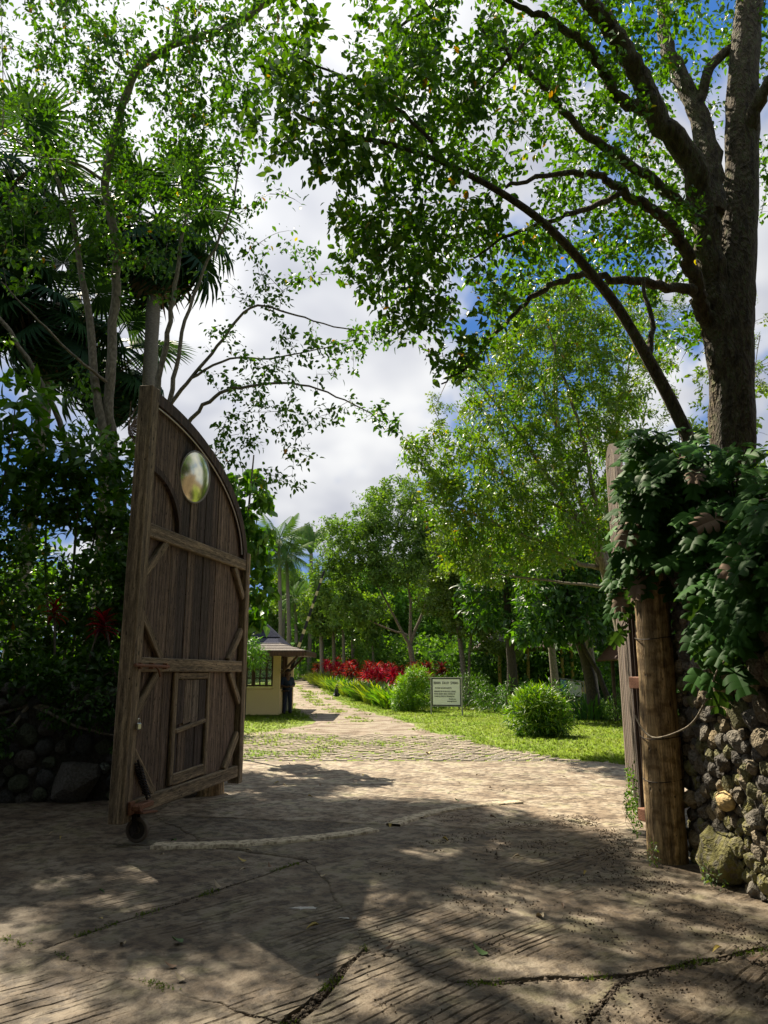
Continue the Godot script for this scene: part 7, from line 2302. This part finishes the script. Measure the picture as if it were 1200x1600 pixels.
func make_person(label: String, at: Vector3, yaw: float, shirt: Material, phone: bool) -> void:
	var root := thing("person", label, "person", at)
	root.rotation.y = yaw
	var head := [[Vector3(0, 1.555, 0.005), Vector3(0, 1.60, 0.0), 0.088, 0.096], [Vector3(0, 1.52, 0.045), Vector3(0, 1.49, 0.06), 0.06, 0.038], [Vector3(0, 1.555, 0.09), Vector3(0, 1.53, 0.112), 0.012, 0.015], [Vector3(0.09, 1.55, 0), Vector3(0.093, 1.58, -0.005), 0.014, 0.018], [Vector3(-0.09, 1.55, 0), Vector3(-0.093, 1.58, -0.005), 0.014, 0.018], [Vector3(-0.03, 1.585, 0.082), Vector3(0.03, 1.585, 0.082), 0.016, 0.016], [Vector3(-0.018, 1.507, 0.095), Vector3(0.018, 1.507, 0.095), 0.009, 0.009], [Vector3(0, 1.36, -0.01), Vector3(0, 1.50, 0.01), 0.062, 0.054]]
	var bones := []
	for s in [-1.0, 1.0]:
		bones.append([Vector3(s * 0.245, 1.12, 0.0), Vector3(s * 0.235, 1.07, 0.02), 0.045, 0.043])
		bones.append([Vector3(s * 0.235, 1.07, 0.02), Vector3(s * 0.085, 1.03, 0.20), 0.042, 0.029])
	bones.append([Vector3(0, 1.0, 0), Vector3(0, 1.34, -0.01), 0.11, 0.12])
	bones.append([Vector3(-0.12, 1.34, -0.01), Vector3(0.12, 1.34, -0.01), 0.05, 0.05])
	for s in [-1.0, 1.0]:
		bones.append([Vector3(s * 0.17, 1.33, -0.01), Vector3(s * 0.245, 1.10, 0.0), 0.05, 0.042])
		bones.append([Vector3(s * 0.09, 0.95, 0), Vector3(s * 0.10, 0.5, 0.01), 0.085, 0.06])
		bones.append([Vector3(s * 0.10, 0.5, 0.01), Vector3(s * 0.115, 0.09, -0.01), 0.06, 0.04])
	for h in head:
		bones.append(h)
	put("body", sdf_body(bones, 0.014, 0.03), mats.skin, root)
	for s in [-1.0, 1.0]:
		var wrist := Vector3(s * 0.085, 1.03, 0.20)
		put("hand", sdf_body(hand_bones(wrist, Vector3(-s * 0.75, 0.05, 0.65).normalized(), Vector3(0, 1, 0), s), 0.005, 0.008), mats.skin, root)
	put("shirt", sdf_body([[Vector3(0, 0.97, 0), Vector3(0, 1.15, 0.01), 0.155, 0.15], [Vector3(-0.05, 1.0, 0.01), Vector3(-0.09, 1.30, 0), 0.11, 0.105], [Vector3(0.05, 1.0, 0.01), Vector3(0.09, 1.30, 0), 0.11, 0.105], [Vector3(-0.16, 1.34, -0.01), Vector3(0.16, 1.34, -0.01), 0.068, 0.068], [Vector3(0, 1.37, -0.01), Vector3(0, 1.40, 0), 0.075, 0.07], [Vector3(-0.18, 1.33, -0.01), Vector3(-0.245, 1.12, 0.0), 0.066, 0.060], [Vector3(0.18, 1.33, -0.01), Vector3(0.245, 1.12, 0.0), 0.066, 0.060]], 0.014, 0.04), shirt, root)
	var legs := [[Vector3(-0.07, 0.95, 0), Vector3(0.07, 0.95, 0), 0.135, 0.135]]
	for s in [-1.0, 1.0]:
		legs.append([Vector3(s * 0.085, 0.90, 0), Vector3(s * 0.105, 0.5, 0.015), 0.10, 0.078])
		legs.append([Vector3(s * 0.105, 0.5, 0.015), Vector3(s * 0.12, 0.10, -0.01), 0.078, 0.07])
	put("trousers", sdf_body(legs, 0.014, 0.03), mats.navy_trousers, root)
	for s in [-1.0, 1.0]:
		put("shoe", sdf_body([[Vector3(s * 0.12, 0.05, -0.05), Vector3(s * 0.135, 0.042, 0.14), 0.048, 0.040], [Vector3(s * 0.12, 0.05, -0.04), Vector3(s * 0.12, 0.11, -0.02), 0.05, 0.048]], 0.012, 0.02), mats.black_shoe, root)
	put("hair", sdf_body([[Vector3(0, 1.615, -0.012), Vector3(0, 1.63, 0.012), 0.098, 0.092], [Vector3(0, 1.56, -0.03), Vector3(0, 1.60, -0.025), 0.085, 0.095], [Vector3(-0.05, 1.645, 0.055), Vector3(0.05, 1.645, 0.055), 0.045, 0.045]], 0.012, 0.02), mats.hair, root)
	if phone:
		var mb := MB.new()
		mb.box(Transform3D(Basis(Vector3.RIGHT, -0.6), Vector3(0, 1.065, 0.27)), Vector3(0.075, 0.15, 0.012), 0.004)
		var p := put("phone", mb.mesh(), mats.phone)
		p.transform = root.transform
		tag(p, "dark phone held in both hands by the person outside the guardhouse", "phone")


func make_people():
	make_person("person in navy polo and dark trousers standing outside the guardhouse corner, hands together", Vector3(-3.78, 0, -29.9), 0.35, mats.navy_shirt, true)
	make_person("person in a dark shirt inside the guardhouse, seen through the window in profile", Vector3(-5.55, 0.12, -30.1), 1.45, mats.stripe_black, false)


# ---------------------------------------------------------------- sign, leaves, grit
func make_small_things():
	var at := Vector3(2.36, 0, -28.9)
	var root := thing("notice_board", "white notice board headed with the springs' name on two metal posts", "sign", at)
	var yaw := 0.55
	root.rotation.y = -0.32
	var mb := MB.new()
	mb.box(Transform3D(Basis(), Vector3(0, 0.86, 0)), Vector3(1.13, 1.02, 0.03), 0.004)
	put("board", mb.mesh(), mats.sign_face, root)
	mb = MB.new()
	for s in [-1.0, 1.0]:
		mb.box(Transform3D(Basis(), Vector3(s * 0.545, 0.86, 0.016)), Vector3(0.035, 1.02, 0.012))
		mb.box(Transform3D(Basis(), Vector3(0, 0.86 + s * 0.49, 0.016)), Vector3(1.05, 0.035, 0.012))
	put("border", mb.mesh(), mats.sign_dark, root)
	for s in [-1.0, 1.0]:
		mb = MB.new()
		mb.box(Transform3D(Basis(), Vector3(s * 0.60, 0.68, 0)), Vector3(0.045, 1.42, 0.045), 0.004)
		put("post", mb.mesh(), mats.sign_post, root)
	mb = MB.new()
	mb.box(Transform3D(Basis(), Vector3(0, 1.385, 0)), Vector3(1.155, 0.025, 0.04), 0.003)
	mb.box(Transform3D(Basis(), Vector3(0, 0.335, 0)), Vector3(1.155, 0.025, 0.04), 0.003)
	put("frame_rail", mb.mesh(), mats.sign_post, root)
	var font := SystemFont.new()
	font.font_names = PackedStringArray(["Droid Sans"])
	font.font_weight = 700
	var lines := [["H", 0.145, -0.49, 1.19, 0.62], ["IDDEN", 0.115, -0.435, 1.19, 0.62], ["V", 0.145, -0.155, 1.19, 0.62], ["ALLEY", 0.115, -0.095, 1.19, 0.62], ["S", 0.145, 0.17, 1.19, 0.62], ["PRINGS", 0.115, 0.225, 1.19, 0.60], ["TO OUR VALUED GUESTS:", 0.075, -0.44, 1.0, 0.74], ["BRINGING-IN OF ANY FOOD, DRINKS,", 0.072, -0.47, 0.875, 0.66], ["PICNIC BASKET, MATS, COOLERS OR", 0.072, -0.47, 0.785, 0.66], ["CHAIRS IS STRICTLY PROHIBITED.", 0.072, -0.47, 0.695, 0.70], ["Thank you", 0.060, 0.10, 0.60, 0.9], ["management", 0.060, 0.03, 0.52, 0.95]]
	for k in lines.size():
		var l: Array = lines[k]
		var t := TextMesh.new()
		t.text = l[0]
		t.font = font
		t.font_size = 48
		t.pixel_size = l[1] / 48.0
		t.depth = 0.006
		t.horizontal_alignment = HORIZONTAL_ALIGNMENT_LEFT
		var o := put("lettering", t, mats.sign_dark, root)
		o.transform = Transform3D(Basis.from_scale(Vector3(l[4], 1.0, 1.0)), Vector3(l[2], l[3], 0.017))
	# small black seated figure in the bed
	var st := thing("garden_statue", "small black seated figure at the edge of the strap-leaved bed", "statue", Vector3(-2.62, land(-2.6, -42), -42))
	put("body", sdf_body([[Vector3(0, 0.10, -0.05), Vector3(0.02, 0.40, 0.02), 0.12, 0.085], [Vector3(0.02, 0.40, 0.02), Vector3(0.03, 0.50, 0.05), 0.07, 0.065], [Vector3(0.03, 0.55, 0.06), Vector3(0.10, 0.53, 0.12), 0.078, 0.04], [Vector3(-0.06, 0.36, 0.05), Vector3(-0.05, 0.04, 0.14), 0.045, 0.035], [Vector3(0.08, 0.36, 0.05), Vector3(0.09, 0.04, 0.14), 0.045, 0.035], [Vector3(-0.10, 0.10, -0.02), Vector3(-0.12, 0.05, 0.10), 0.08, 0.045], [Vector3(0.12, 0.10, -0.02), Vector3(0.13, 0.05, 0.10), 0.08, 0.045], [Vector3(-0.01, 0.62, 0.05), Vector3(-0.02, 0.66, 0.04), 0.025, 0.012], [Vector3(0.07, 0.62, 0.05), Vector3(0.08, 0.66, 0.04), 0.025, 0.012]], 0.02, 0.05), mats.statue_black, st)
	# leaves on the drive
	var shapes := [leaf_shape(0.45, 0.9, 0.35, 4), leaf_shape(0.55, -0.6, -0.3, 4), leaf_shape(0.4, 1.3, 0.6, 4)]
	var special := [["large dark green fallen leaf on the grooved slab at the lower middle", Vector3(0.60, 0, -4.72), "dry_green", 0.10, 1.0], ["bright yellow fallen leaf nearest the right wall", Vector3(1.98, 0, -4.80), "dry_yellow", 0.07, 2.0], ["curled tan fallen leaf before the right wall's boulder", Vector3(1.05, 0, -5.35), "dry_pale", 0.10, 0.3], ["yellow fallen leaf on the pavers in the middle of the drive", Vector3(0.9, 0, -15.4), "dry_yellow", 0.16, 0.4], ["pale green fallen leaf lying right beside the caster wheel", Vector3(-2.0, 0, -7.62), "dry_green", 0.09, 0.7], ["yellow-green fallen leaf beside the wet crack left of centre", Vector3(-0.42, 0, -5.20), "dry_yellow", 0.08, 1.9], ["dark upturned fallen leaf below the gate's shadow, lower left", Vector3(-1.22, 0, -4.95), "dry_green", 0.09, 2.5], ["curled pale leaf at the edge of the crack, bottom left", Vector3(-1.05, 0, -4.35), "dry_pale", 0.07, 1.2]]
	for s in special:
		var o := put("fallen_leaf", shapes[rng.randi() % 3], mats[s[2]])
		o.transform = Transform3D(Basis(Vector3.UP, s[4]) * Basis(Vector3.RIGHT, -1.45) * Basis.from_scale(Vector3.ONE * s[3]), s[1] + Vector3(0, 0.018, 0))
		tag(o, s[0], "leaf", "leaves scattered on the driveway")
	var kinds := [["dry_brown", "small dry brown fallen leaf on the driveway"], ["dry_pale", "small dry tan fallen leaf on the driveway"], ["dry_yellow", "small yellow fallen leaf on the driveway"], ["dry_green", "small green fallen leaf on the driveway"]]
	for k in 90:
		var z := -lerpf(4.0, 15.5, pow(rng.randf(), 0.8))
		var x := rnd(-0.5, 0.5) * -z * 0.9
		if x > 2.2 and z > -7.5 or absf(x) > 4.2:
			continue
		var kd: Array = kinds[[0, 0, 1, 1, 2, 3][rng.randi() % 6]]
		var o := put("fallen_leaf", shapes[rng.randi() % 3], mats[kd[0]])
		var s := rnd(0.04, 0.085)
		o.transform = Transform3D(Basis(Vector3.UP, rnd(0, TAU)) * Basis(Vector3.RIGHT, -1.5 + rnd(-0.25, 0.25)) * Basis.from_scale(Vector3(s, s, s)), Vector3(x, 0.016, z))
		tag(o, kd[1], "leaf", "leaves scattered on the driveway")
	# grit and crumbs of soil along the right wall and in the joints
	var buf := PackedFloat32Array()
	for k in 7000:
		var z := -rnd(3.4, 9.0)
		var t := pow(rng.randf(), 1.6)
		var x := 2.35 - t * 2.4 + rnd(-0.1, 0.1)
		if noise_b.get_noise_2d(x * 1.3, z * 1.3) < -0.1 + t * 0.4:
			continue
		var s := rnd(0.002, 0.007) * (1.8 if rng.randf() < 0.05 else 1.0)
		var b := Basis(rvec(1).normalized(), rnd(0, TAU)) * Basis.from_scale(Vector3(s, s * 0.7, s))
		var c := rnd(0.06, 0.2)
		push(buf, b.x, b.y, b.z, Vector3(x, 0.004 + noise_a.get_noise_2d(x * 0.8, z * 0.8) * 0.010, z), Color(c, c * 0.8, c * 0.6))
	var cracks := [[Vector2(-0.10, -4.86), Vector2(-0.30, -4.3)], [Vector2(-0.30, -4.3), Vector2(-0.46, -3.8)], [Vector2(1.31, -4.44), Vector2(0.98, -3.97)], [Vector2(0.4, -4.32), Vector2(1.31, -4.44)], [Vector2(1.31, -4.44), Vector2(3.1, -5.18)], [Vector2(-2.05, -4.8), Vector2(-0.68, -6.94)], [Vector2(-2.37, -5.02), Vector2(-0.5, -3.9)]]
	var moss := PackedFloat32Array()
	for c in cracks:
		for k in int(c[0].distance_to(c[1]) * 420):
			var p: Vector2 = c[0].lerp(c[1], rng.randf())
			var s := rnd(0.003, 0.011) * (1.5 if rng.randf() < 0.08 else 1.0)
			var b := Basis(rvec(1).normalized(), rnd(0, TAU)) * Basis.from_scale(Vector3(s, s * 0.7, s))
			var g := rnd(0.05, 0.15)
			push(buf, b.x, b.y, b.z, Vector3(p.x + rng.randfn(0.0, 0.018), rnd(-0.022, -0.008), p.y + rng.randfn(0.0, 0.018)), Color(g, g * 0.8, g * 0.6))
			if noise_b.get_noise_2d(p.x * 2.0 + 5.0, p.y * 2.0) > 0.12 and rng.randf() < 0.8:
				var q := rnd(0.008, 0.02)
				var t := Basis(Vector3.UP, rnd(0, TAU)) * Basis(Vector3.RIGHT, rnd(-0.7, 0.7))
				push(moss, t.x * q, t.y * q, t.z * q, Vector3(p.x + rng.randfn(0.0, 0.022), rnd(-0.014, 0.004), p.y + rng.randfn(0.0, 0.022)), tint([Color(0.10, 0.17, 0.02), Color(0.16, 0.22, 0.03)], 0.3))
	swarm("gravel", rock_mesh(210, 0.15), mats.plain, buf)
	swarm("moss", sprig_shape(7, 0.3, 41), mats.leaf_dull, moss)
